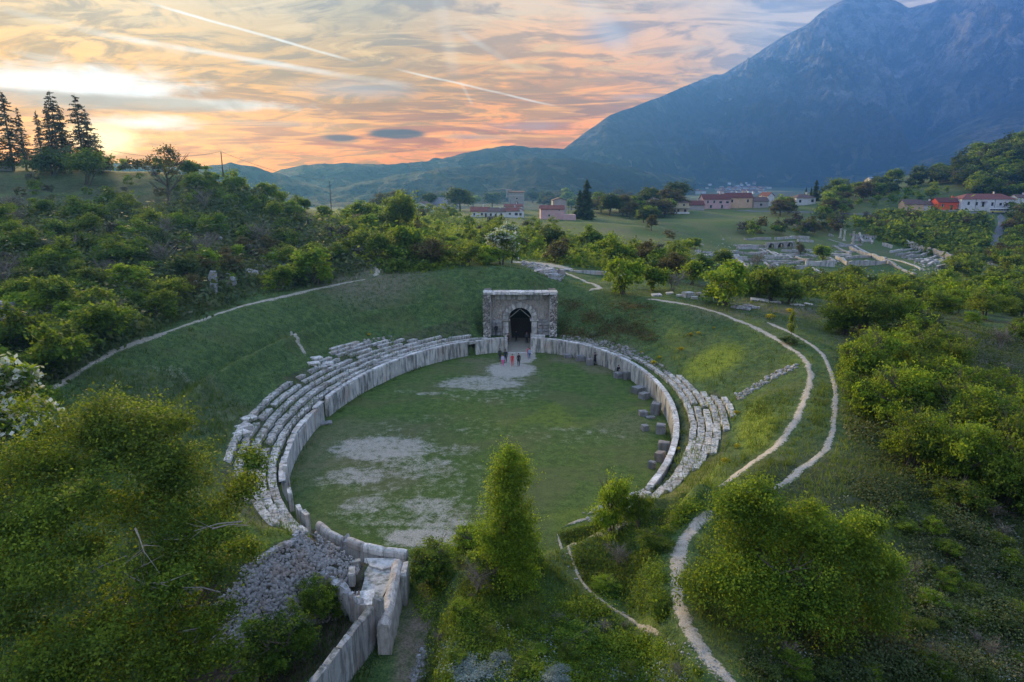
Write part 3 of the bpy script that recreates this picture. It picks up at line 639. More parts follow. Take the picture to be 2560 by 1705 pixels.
def mountain(label, sil, Yf, Yr, zf=-20, nc=260, nr=90, gully=60, expo=1.25, seed=1, bald=(), footline=None, back=.6):
    """a range with its crest on the outline sil (photograph points) at distance Yr, foot at Yf"""
    xs = np.array([p[0] for p in sil], float); ys = np.array([p[1] for p in sil], float)
    yr = Yr if np.ndim(Yr) == 0 else None
    px = np.linspace(xs[0], xs[-1], nc); py = np.interp(px, xs, ys)
    py = np.convolve(np.pad(py, 3, 'edge'), np.ones(7) / 7, 'valid'); py += fbm(px / 14, px * 0, 5, seed) * 3.0 * min(1, 160 / (abs(ys.max() - ys.min()) + 60)) + fbm(px / 60, px * 0, 3, seed + 3) * 4
    V = []; vv = []; bl = []
    u = (px * S - CX) / FPX; Y_r = Yr if np.ndim(Yr) == 0 else np.interp(px, *Yr); Y_f = Yf if np.ndim(Yf) == 0 else np.interp(px, *Yf)
    d = np.array([raydir(a, b_) for a, b_ in zip(px, py)]); k = Y_r / d[:, 1]; cz = CH + d[:, 2] * k; cx_ = d[:, 0] * k
    ux = d[:, 0] / d[:, 1]
    rows = np.concatenate([np.linspace(0, 1, nr), 1 + np.linspace(.04, 1, 14) * back])
    for r in rows:
        Yc = Y_f + (Y_r - Y_f) * r; X = ux * Yc
        if r <= 1:
            z = zf + (cz - zf) * (r ** expo * .75 + .25 * r)
            a = np.minimum(1, 4 * r) * np.minimum(1, (1 - r) * 5)
            w = 700. * min(1., float(np.mean(Y_r)) / 4500)
            g = (1 - np.abs(fbm(X / w, Yc / (w * 2.2), 7, seed + 11, .6)) * 2.4)
            gl = gully * np.clip((Y_r / 5400) ** 2.6, .05, 1.)
            z = z + a * gl * (g - .6) * 1.5 + a * gl * .6 * fbm(X / w * 3.9, Yc / w * 2.7, 4, seed + 4)
        else:
            q = (r - 1) / back; z = cz - (cz - zf) * q * .9
        V.append(np.c_[X, np.broadcast_to(Yc, X.shape), np.maximum(z, zf - 5)]); vv.append(np.clip((z - zf) / 1500, 0, 1.0))
        PX_, PY_ = project(X, Yc, z); bb = np.zeros(nc)
        for (bx_, by_, rx, ry) in bald: bb = np.maximum(bb, sstep(np.hypot((PX_ - bx_) / rx, (PY_ - by_) / ry), 1.2, .7))
        bl.append(bb)
    V = np.concatenate(V); n_ = len(rows); i_ = np.arange(n_ * nc).reshape(n_, nc)
    q = np.stack([i_[:-1, :-1], i_[:-1, 1:], i_[1:, 1:], i_[1:, :-1]], -1).reshape(-1, 4)
    o = obj('mountain', mesh_np('mountain', V, q, MM, smooth=True, vattr=dict(vv=np.concatenate(vv), bald=np.concatenate(bl))))
    tag(o, label, kind='structure'); return o
mountain('the great bare mountain filling the right of the view',
    [(1180, 409), (1240, 372), (1297, 341), (1345, 305), (1400, 266), (1450, 250), (1520, 224), (1580, 196), (1640, 171), (1662, 170), (1700, 147), (1760, 108), (1800, 84), (1850, 56), (1900, 20), (1945, -2), (1990, -12), (2030, -8), (2062, 2), (2090, 20), (2120, 10), (2150, 4), (2190, -30), (2260, -80), (2354, -110), (2450, -120), (2600, -100), (2800, -60)],
    ([1180, 1500, 1800, 2800], [1500, 2100, 2600, 2600]), ([1180, 1300, 1500, 1700, 2100, 2354, 2800], [1930, 2420, 3350, 5000, 5500, 5100, 4400]), gully=210, expo=1.3, seed=3, nc=760, nr=210,
    bald=[(1690, 300, 75, 12), (1850, 265, 40, 10), (2080, 262, 38, 22), (1745, 135, 20, 15), (1960, 215, 15, 12), (1500, 330, 60, 6)])
mountain('paler mountain shoulder rising at the far right', [(1960, 412), (2010, 396), (2090, 352), (2180, 302), (2260, 262), (2354, 212), (2450, 180), (2600, 130), (2900, 60)],
    2000, 3300, gully=110, expo=1.1, seed=33, nc=200, nr=60, bald=[(2200, 320, 220, 60)])
mountain('low dark hills below the sunset, centre', [(400, 440), (500, 432), (570, 414), (625, 399), (690, 379), (760, 377), (850, 374), (900, 378), (950, 374), (1000, 368), (1060, 352), (1110, 342), (1180, 334), (1250, 341), (1300, 343), (1380, 352), (1500, 380), (1600, 409)],
    ([400, 900, 1600], [800, 1150, 1900]), ([400, 560, 900, 1200, 1600], [1040, 1170, 1520, 2080, 2900]), gully=150, seed=5, nc=260, nr=60, back=.1)
mountain('hills behind the left ridge', [(-250, 400), (-50, 392), (100, 388), (200, 382), (270, 374), (330, 378), (420, 384), (500, 376), (545, 374), (590, 384), (640, 401), (700, 420), (780, 440), (860, 452)], ([-250, 860], [560, 800]), ([-250, 200, 700, 860], [700, 880, 1090, 1180]), gully=150, seed=6, nc=160, nr=40, back=.1)
mountain('nearer wooded hill sloping down to the valley', [(600, 462), (700, 450), (770, 434), (850, 412), (950, 396), (1050, 384), (1150, 372), (1230, 362), (1330, 366), (1450, 385), (1600, 412)],
    ([600, 1600], [820, 1250]), ([600, 700, 1000, 1600], [960, 1060, 1380, 2050]), gully=200, seed=8, nc=200, nr=60, back=.1)
mountain('faint far peak on the horizon', [(960, 390), (990, 366), (1003, 362), (1020, 368), (1050, 364), (1075, 370), (1120, 390)], 1600, 1770, gully=2, back=.1, seed=9, nc=60, nr=20)

# ------------------------------------------------------------------ air
HZ = MB().box(HB[2], HB[3], HB[0], HB[1], HB[4], HB[5])
hm = bpy.data.materials.new('haze_air'); hm.use_nodes = True; ht = NT(hm.node_tree)
pv = ht.n('ShaderNodeVolumePrincipled'); pv.inputs['Color'].default_value = (.15, .43, 1.0, 1); pv.inputs['Density'].default_value = HAZE = 1.55e-4
pv.inputs['Anisotropy'].default_value = .6
ho = ht.n('ShaderNodeOutputMaterial'); ht.t.links.new(pv.outputs[0], ho.inputs['Volume'])
haze = HZ.obj('haze', hm, rz=-HAX); tag(haze, 'thin blue evening air between here and the mountain', kind='stuff')
# ------------------------------------------------------------------ vegetation meshes
def leaves(cent, size, tone, out=None, ratio=.55, seed=0):
    """one small folded-flat leaf spray per centre"""
    r_ = np.random.default_rng(seed); n = len(cent)
    nr = r_.normal(size=(n, 3));
    if out is not None: nr = nr * .7 + out * .8
    nr[:, 2] += .45; nr /= np.linalg.norm(nr, axis=1)[:, None] + 1e-9
    a = np.cross(nr, r_.normal(size=(n, 3))); a /= np.linalg.norm(a, axis=1)[:, None] + 1e-9; b = np.cross(nr, a)
    L = size * r_.uniform(.6, 1.4, n)[:, None] if np.isscalar(size) else (size * r_.uniform(.6, 1.4, n))[:, None]
    W = L * ratio * r_.uniform(.7, 1.3, n)[:, None]
    V = np.stack([cent - a * L, cent - b * W + a * L * .1, cent + a * L, cent + b * W - a * L * .1], 1).reshape(-1, 3)
    F = np.arange(4 * n).reshape(n, 4)
    return V, F
def crown_pts(lobes, ncl, nlf, cr, seed, shell=.45, rag=.18, droop=0., hk=9, hs_=.28):
    r_ = np.random.default_rng(seed); lobes = np.array(lobes, float)
    w = (lobes[:, 3] * lobes[:, 4] + lobes[:, 4] * lobes[:, 5] + lobes[:, 3] * lobes[:, 5]); li = r_.choice(len(lobes), ncl, p=w / w.sum())
    d = r_.normal(size=(ncl, 3)); d[:, 2] = np.where(d[:, 2] < -.35, -d[:, 2], d[:, 2]); d /= np.linalg.norm(d, axis=1)[:, None]
    rad = 1 - shell * r_.random(ncl) ** 1.7 + rag * r_.normal(size=ncl)
    cc = lobes[li, :3] + d * lobes[li, 3:6] * rad[:, None]
    nh = max(6, ncl // hk); hd = r_.integers(0, nh, ncl); hd[:nh] = np.arange(nh)         # clusters gather on branch heads
    size = lobes[li[:nh]][:, 3:6].mean(1); cc = cc[hd] + r_.normal(size=(ncl, 3)) * size[hd][:, None] * hs_ * np.array([1, 1, .75]); d = d[hd]
    htone = r_.normal(0, .12, nh)
    ctone = r_.normal(0, .17, ncl)
    sz = r_.uniform(.6, 1.5, ncl)
    ci = np.repeat(np.arange(ncl), nlf)
    P = cc[ci] + r_.normal(size=(ncl * nlf, 3)) * (cr * sz[ci])[:, None] * np.array([1, 1, .62])
    tone = np.clip(.42 + ctone[ci] + htone[hd][ci] + r_.normal(0, .14, len(ci)), 0, 1)
    return P, tone, d[ci]
def foliage(name, lobes, ncl, nlf, cr, leaf, mats, seed, shell=.45, rag=.16, flower=0., ratio=.55, hk=9, hs_=.28):
    P, tone, out = crown_pts(lobes, ncl, nlf, cr, seed, shell, rag, 0, hk, hs_)
    P[:, 2] = np.maximum(P[:, 2], .02)
    V, F = leaves(P, leaf, tone, out, ratio, seed)
    mi = np.zeros(len(F), int)
    if flower:
        r_ = np.random.default_rng(seed + 1); cl = np.arange(len(F)) // nlf
        fc = (r_.random(ncl) < flower)
        mi = np.where(fc[cl] & (r_.random(len(F)) < .75) & (out[:, 2] > -.1), 1, 0)
    return mesh_np(name, V, F, mats, fattr=dict(tone=tone), midx=mi)
def trunk_mesh(name, h, r, seed, limbs=4, spread=.6, mat=None, forks=2, stems=1, lean=.15):
    r_ = random.Random(seed); mb = MB()
    for s_ in range(stems):
        base = Vector((r_.uniform(-.15, .15) * (stems > 1), r_.uniform(-.15, .15) * (stems > 1), -.25 * h * .2))
        top = Vector((r_.uniform(-lean, lean) * h + (r_.uniform(-.35, .35) * h if stems > 1 else 0), r_.uniform(-lean, lean) * h + (r_.uniform(-.35, .35) * h if stems > 1 else 0), h))
        pts = [base.lerp(top, k / 4) + Vector((r_.uniform(-.03, .03), r_.uniform(-.03, .03), 0)) * h for k in range(5)]
        mb.tube(pts, [r * (1 - .72 * k / 4) for k in range(5)], 7)
        for l in range(limbs):
            f = r_.uniform(.35, .95); a = r_.uniform(0, 6.28); p0 = base.lerp(top, f)
            dr = Vector((math.cos(a), math.sin(a), r_.uniform(.35, 1.1))).normalized(); L = h * spread * r_.uniform(.5, 1)
            p1 = p0 + dr * L * .5; p2 = p1 + (dr + Vector((0, 0, .25))).normalized() * L * .5
            mb.tube([p0, p1, p2], [r * .38, r * .22, r * .07], 5)
            for q in range(forks):
                d2 = (dr + Vector((r_.uniform(-.8, .8), r_.uniform(-.8, .8), r_.uniform(-.2, .6)))).normalized()
                mb.tube([p1, p1 + d2 * L * .3, p1 + d2 * L * .55 + Vector((0, 0, .05 * L))], [r * .18, r * .1, r * .03], 4)
    return mb.mesh(name, mat or M_BARK)
def lobeset(n, seed, w=.62, h=.55, top=.62, tall=1.0):
    """rounded uneven crown about one unit in radius, ~1.9 tall"""
    r_ = random.Random(seed); L = [(0, 0, .85 * tall, .62, .62, .7 * tall)]
    for i in range(n):
        a = i * 2.4 + r_.uniform(-.4, .4); q = r_.uniform(.25, w); zz = r_.uniform(.4, 1.35) * tall
        L.append((q * math.cos(a), q * math.sin(a), zz, r_.uniform(.28, .5), r_.uniform(.28, .5), r_.uniform(.26, .46) * tall))
    return L
PROTO = {}
def proto(kind, crown, stem=None): PROTO.setdefault(kind, []).append((crown, stem))
for q in range(4):
    proto('green', foliage('foliage', lobeset(8, q), 240, 13, .115, .075, L_GREEN, 10 + q), trunk_mesh('stem', 1.0, .05, q, 4, .6, stems=3))
    proto('olive', foliage('foliage', lobeset(9, 20 + q, .7), 210, 13, .125, .07, L_OLIVE, 30 + q, .6), trunk_mesh('stem', 1.0, .05, 9 + q, 5, .7, stems=3))
for q in range(2):
    proto('bright', foliage('foliage', lobeset(8, 40 + q, .6), 230, 13, .11, .07, L_BRIGHT, 50 + q, .5), trunk_mesh('stem', 1.0, .05, 19 + q, 4, .6, stems=3))
    proto('dark', foliage('foliage', lobeset(9, 60 + q, .62), 250, 13, .11, .075, L_DARK, 60 + q), trunk_mesh('stem', 1.0, .05, 29 + q, 4, .6, stems=2))
    proto('rust', foliage('foliage', lobeset(8, 80 + q, .62), 220, 12, .11, .065, L_RUST, 70 + q, .6), trunk_mesh('stem', 1.0, .05, 39 + q, 5, .7, stems=2))
    proto('grey', foliage('foliage', lobeset(8, 90 + q, .65), 120, 9, .15, .05, L_GREY, 80 + q, .8, ratio=.22), trunk_mesh('stem', 1.25, .035, 49 + q, 9, .8, M_TWIG, 4, stems=5))
proto('slim', foliage('foliage', [(0, 0, .9, .26, .26, .8), (.1, 0, 1.6, .2, .2, .6), (-.1, .1, .6, .3, .3, .5), (0, -.08, 2.1, .12, .12, .45)], 150, 13, .085, .06, L_OLIVE, 95, .6), trunk_mesh('stem', 2.0, .045, 55, 5, .2))
proto('white', foliage('foliage', lobeset(9, 97, .6), 330, 14, .10, .062, [L_GREEN, L_WHITE], 96, .35, flower=.62), trunk_mesh('stem', 1.0, .05, 56, 5, .6, stems=2))
proto('yellow', foliage('foliage', lobeset(6, 98, .6, tall=.7), 80, 12, .15, .09, [L_YELLOW], 97, .7), None)
proto('sage', foliage('foliage', lobeset(8, 99, .7, tall=.55), 260, 14, .085, .05, [L_SAGE], 98, .6, ratio=.25), None)
# trees: crown carried clear of the ground
def treelobes(seed, tall=1.0):
    return [(x, y, z * tall + .18, a, b, c_ * tall) for x, y, z, a, b, c_ in lobeset(10, seed, .6)]
for q in range(2):
    proto('tree_dark', foliage('crown', treelobes(110 + q), 330, 14, .11, .075, L_DARK, 111 + q, .5), trunk_mesh('trunk', 1.3, .075, 61 + q, 6, .5))
    proto('tree_green', foliage('crown', treelobes(120 + q), 280, 14, .11, .072, L_GREEN, 121 + q, .55), trunk_mesh('trunk', 1.3, .075, 71 + q, 6, .5))
    proto('tree_olive', foliage('crown', treelobes(140 + q), 250, 14, .12, .07, L_OLIVE, 141 + q, .6), trunk_mesh('trunk', 1.3, .07, 91 + q, 6, .5))
proto('tree_rust', foliage('crown', treelobes(130), 280, 14, .11, .07, L_RUST, 131, .55), trunk_mesh('trunk', 1.3, .075, 81, 6, .5))
def conifer(name_seed, h, w, tiers, mat, per, gap=.2, leafs=.34, density=1.0):
    """layered drooping branches round a straight trunk; h tall in metres"""
    r_ = np.random.default_rng(name_seed); P = []; tone = []; O = []; tw = MB()
    tw.tube([(0, 0, -.5), (.1, 0, h * .5), (0, .05, h)], [h * .018, h * .011, .02], 7)
    for k in range(tiers):
        f = gap + (1 - gap) * (k + r_.uniform(-.3, .3)) / tiers; z = h * f
        L = w * ((1 - f) ** .75 * .92 + .05) * r_.uniform(.75, 1.15)
        for j in range(per):
            a = r_.uniform(0, 6.283); Lb = L * r_.uniform(.45, 1.15); z = h * (f + r_.uniform(-.5, .5) * (1 - gap) / tiers); n = max(5, int(Lb * 13 * density)); t_ = r_.random(n) ** .75
            tip = np.array([math.cos(a), math.sin(a), 0]); dz_ = -.28 * t_ ** 1.4 + .10 * t_
            pts = tip[None] * (t_ * Lb)[:, None]; pts[:, 2] = z + dz_ * Lb + r_.normal(0, .06, n)
            side = np.array([-math.sin(a), math.cos(a), 0]); pts += side[None] * (r_.normal(0, 1, n) * (.10 + .13 * (1 - t_)) * Lb * .8)[:, None]
            P.append(pts); O.append(np.tile([0, 0, 1.], (n, 1))); tone.append(np.clip(r_.normal(.45, .2, n), 0, 1))
            if j % 2 == 0: tw.tube([(0, 0, z), (tip[0] * Lb * .5, tip[1] * Lb * .5, z - .04 * Lb), (tip[0] * Lb * .95, tip[1] * Lb * .95, z - .18 * Lb)], [.05, .035, .012], 4, cap=False)
    P = np.concatenate(P); tone = np.concatenate(tone); V, F = leaves(P, leafs, tone, np.concatenate(O), .42, name_seed)
    return mesh_np('crown', V, F, mat, fattr=dict(tone=tone)), tw.mesh('trunk', M_BARK)
CON = [conifer(200 + q, 19, 5.0, 21, L_FIR, 8, .12, .27, 1.0) for q in range(3)]
CYP = conifer(210, 10, 1.7, 30, L_DARK, 9, .04, .26, 2.0)
CEDAR = conifer(211, 15, 4.6, 30, L_DARK, 9, .05, .42, 1.2)

KIND_WORDS = {'green': 'mid green', 'olive': 'olive green', 'bright': 'bright yellow green', 'dark': 'dark green', 'rust': 'reddish brown', 'grey': 'grey leafless', 'white': 'white flowering', 'slim': 'slim upright olive',
              'yellow': 'yellow flowering', 'sage': 'silvery grey'}
def plant(kind, loc, r, name=None, label=None, cat=None, group=None, hs=1.0, parts=True, v=None, sink=.06):
    cm, sm = PROTO[kind][(v if v is not None else random.randrange(99)) % len(PROTO[kind])]
    rz = random.uniform(0, 6.28); tree = kind.startswith('tree')
    name = name or ('tree' if tree else 'bush'); cat = cat or ('tree' if tree else 'bush')
    sc = (r * random.uniform(.9, 1.1), r * random.uniform(.9, 1.1), r * hs)
    z = loc[2] - sink * r
    if parts and sm is not None:
        o = empty(name, (loc[0], loc[1], z), rz)
        obj('crown' if tree else 'foliage', cm, o, sc=sc); obj('trunk' if tree else 'stem', sm, o, sc=sc)
    else:
        o = obj(name, cm, None, (loc[0], loc[1], z), (0, 0, rz), sc)
    return tag(o, label, cat, group)
def placed(kind, px, py, wpx, label, hs=1.0, **kw):
    """a named plant whose foot stands where the photograph shows it; wpx = its width there"""
    p = hit(px, py)
    d = math.hypot(p[1], CH - p[2]); r = wpx * S / FPX * d * .5
    return plant(kind, p, r / .92, label=label, hs=hs, **kw)

TAKEN = []; POOL = []
def where_fine(px, py, region):
    """the spot within a large patch, named by what one can find near it"""
    if region == 'left':
        a = 'under the spruces' if px < 230 else ('below the gnarled tree' if px < 470 else ('over the rocky ledge' if px < 660 else 'by the hillside path'))
        b = 'high on' if py < 520 else ('halfway up' if py < 640 else ('low on' if py < 740 else 'at the foot of'))
        return f'{b} the left slope {a}'
    if region == 'mid':
        a = 'left of the hillside path' if px < 830 else ('behind the far rim, left' if px < 1050 else ('near the white blossoming bush' if px < 1240 else ('below the pink ruin' if px < 1400 else 'towards the dark shelter')))
        return a + (', far up' if py < 545 else (', midway' if py < 590 else ', close to the rim'))
    if region == 'rt':
        return ('near the front wall of the ruins' if px < 2000 else ('above the big olive bush' if px < 2120 else ('under the foot of the road' if px < 2260 else 'at the right edge'))) + (', further back' if py < 675 else (', midway' if py < 705 else ', nearer'))
    return None
def scatter(n, poly, kinds, rlo, rhi, where, group, hs=(.75, 1.1), mind=.62, avoid=(), prob=None, ykeep=None, region=None):
    """bushes spread over a patch of hillside; each stands on the ground where it grows"""
    xs = [p[0] for p in poly]; ys = [p[1] for p in poly]; made = 0; tries = 0
    while made < n and tries < n * 14:
        tries += 1; px = random.uniform(min(xs), max(xs)); py = random.uniform(min(ys), max(ys))
        if not inpoly(px, py, poly) or any(inpoly(px, py, a) for a in avoid): continue
        p = hit(px, py)
        if p is None: continue
        if ykeep and not ykeep[0] < p[1] < ykeep[1]: continue
        r = random.uniform(rlo, rhi) * (1 + max(0, (p[1] - 150)) / 450)
        if any((p[0] - a) ** 2 + (p[1] - b) ** 2 < (mind * (r + c_)) ** 2 for a, b, c_ in TAKEN): continue
        TAKEN.append((p[0], p[1], r)); k = random.choice(kinds)
        size = 'low' if r < rlo + (rhi - rlo) * .33 else ('medium' if r < rlo + (rhi - rlo) * .67 else 'large')
        tr = k.startswith('tree'); w = k[5:] if tr else k; wf = where_fine(px, py, region) or where
        lab = f"{size} {KIND_WORDS[w]} {'tree' if tr else 'bush'} {wf}"
        POOL.append((r / math.hypot(p[1], CH - p[2]), tr, k, p, r, lab, f"{KIND_WORDS[w]} {'trees' if tr else 'bushes'} {group}", random.uniform(*hs)))
        made += 1
def settle(maxbush):
    """the plants that show largest become plants of their own, the rest of the bushes one mass"""
    bushes = sorted([q for q in POOL if not q[1]], key=lambda q: -q[0]); keep = bushes[:maxbush] + [q for q in POOL if q[1]]
    for q in keep: plant(q[2], q[3], q[4], label=q[5], group=q[6], hs=q[7], parts=q[3][1] < 170 or q[1])
    by = {}
    for q in bushes[maxbush:]: by.setdefault(LM[q[2]], []).append(q)
    for m_, qs in by.items():
        Vs, Fs, Ts = [], [], []; off = 0
        for i, q in enumerate(qs):
            P, tone, out = crown_pts(lobeset(7, i % 9), 46, 10, .15, 900 + i % 9, .5, .15); P = P * np.array([q[4], q[4], q[4] * q[7]])
            P[:, 2] = np.maximum(P[:, 2], .02); V, F = leaves(P, .11 * q[4], tone, out, .55, i % 9)
            a = random.uniform(0, 6.28); V = V @ np.array([[math.cos(a), math.sin(a), 0], [-math.sin(a), math.cos(a), 0], [0, 0, 1]])
            Vs.append(V + q[3]); Fs.append(F + off); Ts.append(np.clip(tone + random.uniform(-.12, .12), 0, 1)); off += len(V)
        o = obj('thicket', mesh_np('thicket', np.concatenate(Vs), np.concatenate(Fs), m_, fattr=dict(tone=np.concatenate(Ts)))); tag(o, m_.name.replace('_', ' ') + ' thicket of smaller bushes filling the slopes', kind='stuff')
LM = dict(green=L_GREEN, olive=L_OLIVE, bright=L_BRIGHT, dark=L_DARK, rust=L_RUST, grey=L_GREY, slim=L_OLIVE, white=L_WHITE)
# ------------------------------------------------------------------ cut stones: a few block meshes shared by all
def blockmesh(name, seed, mat, wear=.035, cuts=2, bev=.06):
    """a unit block, origin at the centre, weathered edges, under 50 faces"""
    r_ = random.Random(seed); bm_ = MB(); n = cuts
    xs = [-.5, -.5 + bev, .5 - bev, .5]; zs = [-.5, -.5 + bev * 1.2, .5 - bev * 1.4, .5]
    V = {}; vs = []; fs = []
    def vid(i, j, k):
        if (i, j, k) not in V:
            x, y, z = xs[i], xs[j], zs[k]; e = sum(1 for q in (i, j, k) if q in (0, 3))
            sh = 1 - (.0 if e < 2 else (.035 if e == 2 else .075))
            V[(i, j, k)] = len(vs); vs.append((x * sh + r_.uniform(-wear, wear), y * sh + r_.uniform(-wear, wear), z * sh + r_.uniform(-wear, wear) * 1.3))
        return V[(i, j, k)]
    for a in range(3):
        for b in range(3):
            fs += [(vid(a, b, 3), vid(a + 1, b, 3), vid(a + 1, b + 1, 3), vid(a, b + 1, 3)), (vid(a, 0, b), vid(a + 1, 0, b), vid(a + 1, 0, b + 1), vid(a, 0, b + 1)),
                   (vid(a, 3, b), vid(a, 3, b + 1), vid(a + 1, 3, b + 1), vid(a + 1, 3, b)), (vid(0, a, b), vid(0, a, b + 1), vid(0, a + 1, b + 1), vid(0, a + 1, b)),
                   (vid(3, a, b), vid(3, a + 1, b), vid(3, a + 1, b + 1), vid(3, a, b + 1))]
    fs.append((vid(0, 0, 0), vid(0, 3, 0), vid(3, 3, 0), vid(3, 0, 0)))
    me = bpy.data.meshes.new(name); me.from_pydata(vs, [], fs); me.materials.append(mat); me.update(); return me
BL_SEAT = [blockmesh('stone_block', 500 + q, M_SEAT, .055) for q in range(7)]
BL_WALL = [blockmesh('orthostat', 510 + q, M_WALLST, .022, bev=.05) for q in range(6)]
BL_COPE = [blockmesh('coping_stone', 520 + q, M_STONE, .03, bev=.16) for q in range(5)]
BL_ROCK = [blockmesh('block', 530 + q, M_ROCK, .11, bev=.2) for q in range(6)]
BL_LIME = [blockmesh('stone', 540 + q, M_STONE, .05, bev=.1) for q in range(5)]
M_SLAB = stonemat('dull_slab_stone', (.40, .39, .37), (.12, .125, .12), moss=.5, sc=1.3, stain=.8, warm=(.32, .25, .19))
BL_SLAB = [blockmesh('slab', 570 + q, M_SLAB, .03, bev=.08) for q in range(5)]
BL_GREY = [blockmesh('grey_stone', 550 + q, stonemat('grey_arena_stone', (.24, .245, .255), (.10, .10, .10), moss=.3, sc=1.4), .06, bev=.1) for q in range(5)]
def place_block(me, name, parent, c, size, rz, tilt=(0, 0)):
    return obj(name, me, parent, c, (tilt[0], tilt[1], rz), size)
def tang(t):
    a, b = epos(t - .5, 0), epos(t + .5, 0); d = b - a; return math.atan2(d[1], d[0])
def arc_ts(t0, t1, s, w):
    """parameter steps of about w metres along the ellipse offset s"""
    out = []; t = t0; sg = 1 if t1 > t0 else -1
    while (t1 - t) * sg > 0:
        p = epos(t, s); q = epos(t + sg * .25, s); L = np.linalg.norm(p - q) / .25; ww = w * random.uniform(.75, 1.3); dt = ww / L * sg
        out.append((t + dt / 2, ww)); t += dt
    return out

# ------------------------------------------------------------------ podium wall round the arena
def podium(root, t0, t1, top, gaps, low, cope, w=1.25, name='orthostat'):
    for t, ww in arc_ts(t0, t1, .25, w):
        if any(a < (t if t > 0 or t1 > 0 else t) < b for a, b in gaps): continue
        h = top; kk = low(t)
        if kk is None: continue
        h = top * kk; th = random.uniform(.40, .46); p = epos(t, .20 + random.uniform(-.03, .03))
        place_block(random.choice(BL_WALL), name, root, (p[0] - root.location.x, p[1] - root.location.y, h / 2 - .12), (ww * .985, th, h + .24), tang(t), (random.uniform(-.012, .012), random.uniform(-.006, .006)))
    for t, ww in arc_ts(t0, t1, .3, cope[0]):
        if any(a < t < b for a, b in gaps) or low(t) is None or cope[2](t) is False: continue
        p = epos(t, .30); z = top * low(t) + cope[1] / 2 - .02
        place_block(random.choice(BL_COPE), 'coping_stone', root, (p[0] - root.location.x, p[1] - root.location.y, z), (ww * .99, .50, cope[1]), tang(t), (random.uniform(-.02, .02), 0))
def tt(px, py, z): return float(ell(np.array([atz(px, py, z)[0]]), np.array([atz(px, py, z)[1]]))[1][0])
random.seed(11)
rl = empty('podium_wall', (C0[0], C0[1], 0)); tag(rl, 'long curved stone wall on the left side of the arena', 'wall')
T_A = tt(1158, 815, 0)           # left jamb of the far passage
g1 = tt(1096, 815, 0); g1b = tt(1082, 815, 0); g2, g2b = tt(800, 960, 0), tt(790, 966, 0); g3, g3b = tt(752, 985, 0), tt(743, 992, 0)
def lowL(t):
    if t < 0: t += 360
    if t < 190: return 1.0
    if t < 206: return .96 + .05 * math.sin(t * 3)
    if t < 221: return .84 + .14 * math.sin(t * 2.1)
    return None
def capL(t):
    t = t % 360
    return t < 150 or 186 < t < 205
podium(rl, T_A, 222, 1.92, [(min(g1, g1b) % 360, max(g1, g1b) % 360), tuple(sorted((g2 % 360, g2b % 360))), tuple(sorted((g3 % 360, g3b % 360)))], lowL, (1.7, .16, capL))
for (ga, gb) in ((g1, g1b), (g2, g2b), (g3, g3b)):   # low doorways, their inner shade painted as near-black sheets
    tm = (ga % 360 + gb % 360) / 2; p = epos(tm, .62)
    obj('doorway_shade', MB().box(-.75, .75, -.04, .04, 0, 1.7).mesh('doorway_shade', M_DARK), rl, (p[0] - C0[0], p[1] - C0[1], 0), (0, 0, tang(tm)))
p = epos((g1 % 360 + g1b % 360) / 2, .3); place_block(BL_WALL[1], 'lintel', rl, (p[0] - C0[0], p[1] - C0[1], 1.73), (1.9, .36, .36), tang((g1 + g1b) / 2))
# broken upright slabs, then the rounded coping on the near left
for px, py, w, h in [(660, 1092, .5, 2.0), (668, 1140, .6, 1.5), (690, 1180, .55, 1.5), (704, 1192, .5, 1.5)]:
    q = atz(px, py + 14, 1.0); t = float(ell(np.array([q[0]]), np.array([q[1]]))[1][0])
    place_block(random.choice(BL_WALL), 'broken_slab', rl, (q[0] - C0[0], q[1] - C0[1], h / 2 + .45), (w * 1.6, .34, h), tang(t) + random.uniform(-.1, .1), (.03, .03))
rc = empty('parapet', (C0[0], C0[1], 0)); tag(rc, 'low rounded parapet of long stones beside the lower entrance', 'wall')
def roundstone(name, seed, mat):
    r_ = random.Random(seed); n = 9; L = 7; vs = []; fs = []
    for i in range(L):
        x = -.5 + i / (L - 1); s_ = .93 if i in (0, L - 1) else 1
        for j in range(n):
            a = math.pi * j / (n - 1); vs.append((x, math.cos(a) * .5 * s_ + r_.uniform(-.01, .01), (-.5 + (math.sin(a) ** .6) * 1.0 * s_) + r_.uniform(-.015, .015)))
    fs = [(i * n + j, (i + 1) * n + j, (i + 1) * n + j + 1, i * n + j + 1) for i in range(L - 1) for j in range(n - 1)] + [tuple(range(n))[::-1], tuple((L - 1) * n + j for j in range(n))]
    me = bpy.data.meshes.new(name); me.from_pydata(vs, [], fs); me.materials.append(mat); me.update(); return me
RS = [roundstone('coping_stone', 560 + q, M_STONE) for q in range(3)]
pts = [atz(732, 1200, 2.1), atz(758, 1222, 2.1), atz(786, 1236, 2.1), atz(800, 1240, 2.0), atz(838, 1256, 1.95), atz(885, 1266, 1.95), atz(936, 1272, 1.95)]
for i in (0, 1, 3, 4, 5):
    a, b = pts[i], pts[i + 1]; m_ = (a + b) / 2; L = np.linalg.norm(b - a); z = 1.95
    place_block(RS[i % 3], 'coping_stone', rc, (m_[0] - C0[0], m_[1] - C0[1], z), (L * 1.0, .52, .5), math.atan2(b[1] - a[1], b[0] - a[0]))
    place_block(BL_WALL[i % 5], 'orthostat', rc, (m_[0] - C0[0], m_[1] - C0[1], .85), (L * .99, .40, 1.8), math.atan2(b[1] - a[1], b[0] - a[0]))
m_ = (pts[2] + pts[3]) / 2; place_block(BL_ROCK[1], 'broken_stone', rc, (m_[0] - C0[0], m_[1] - C0[1], 1.3), (.7, .6, 1.5), .4)
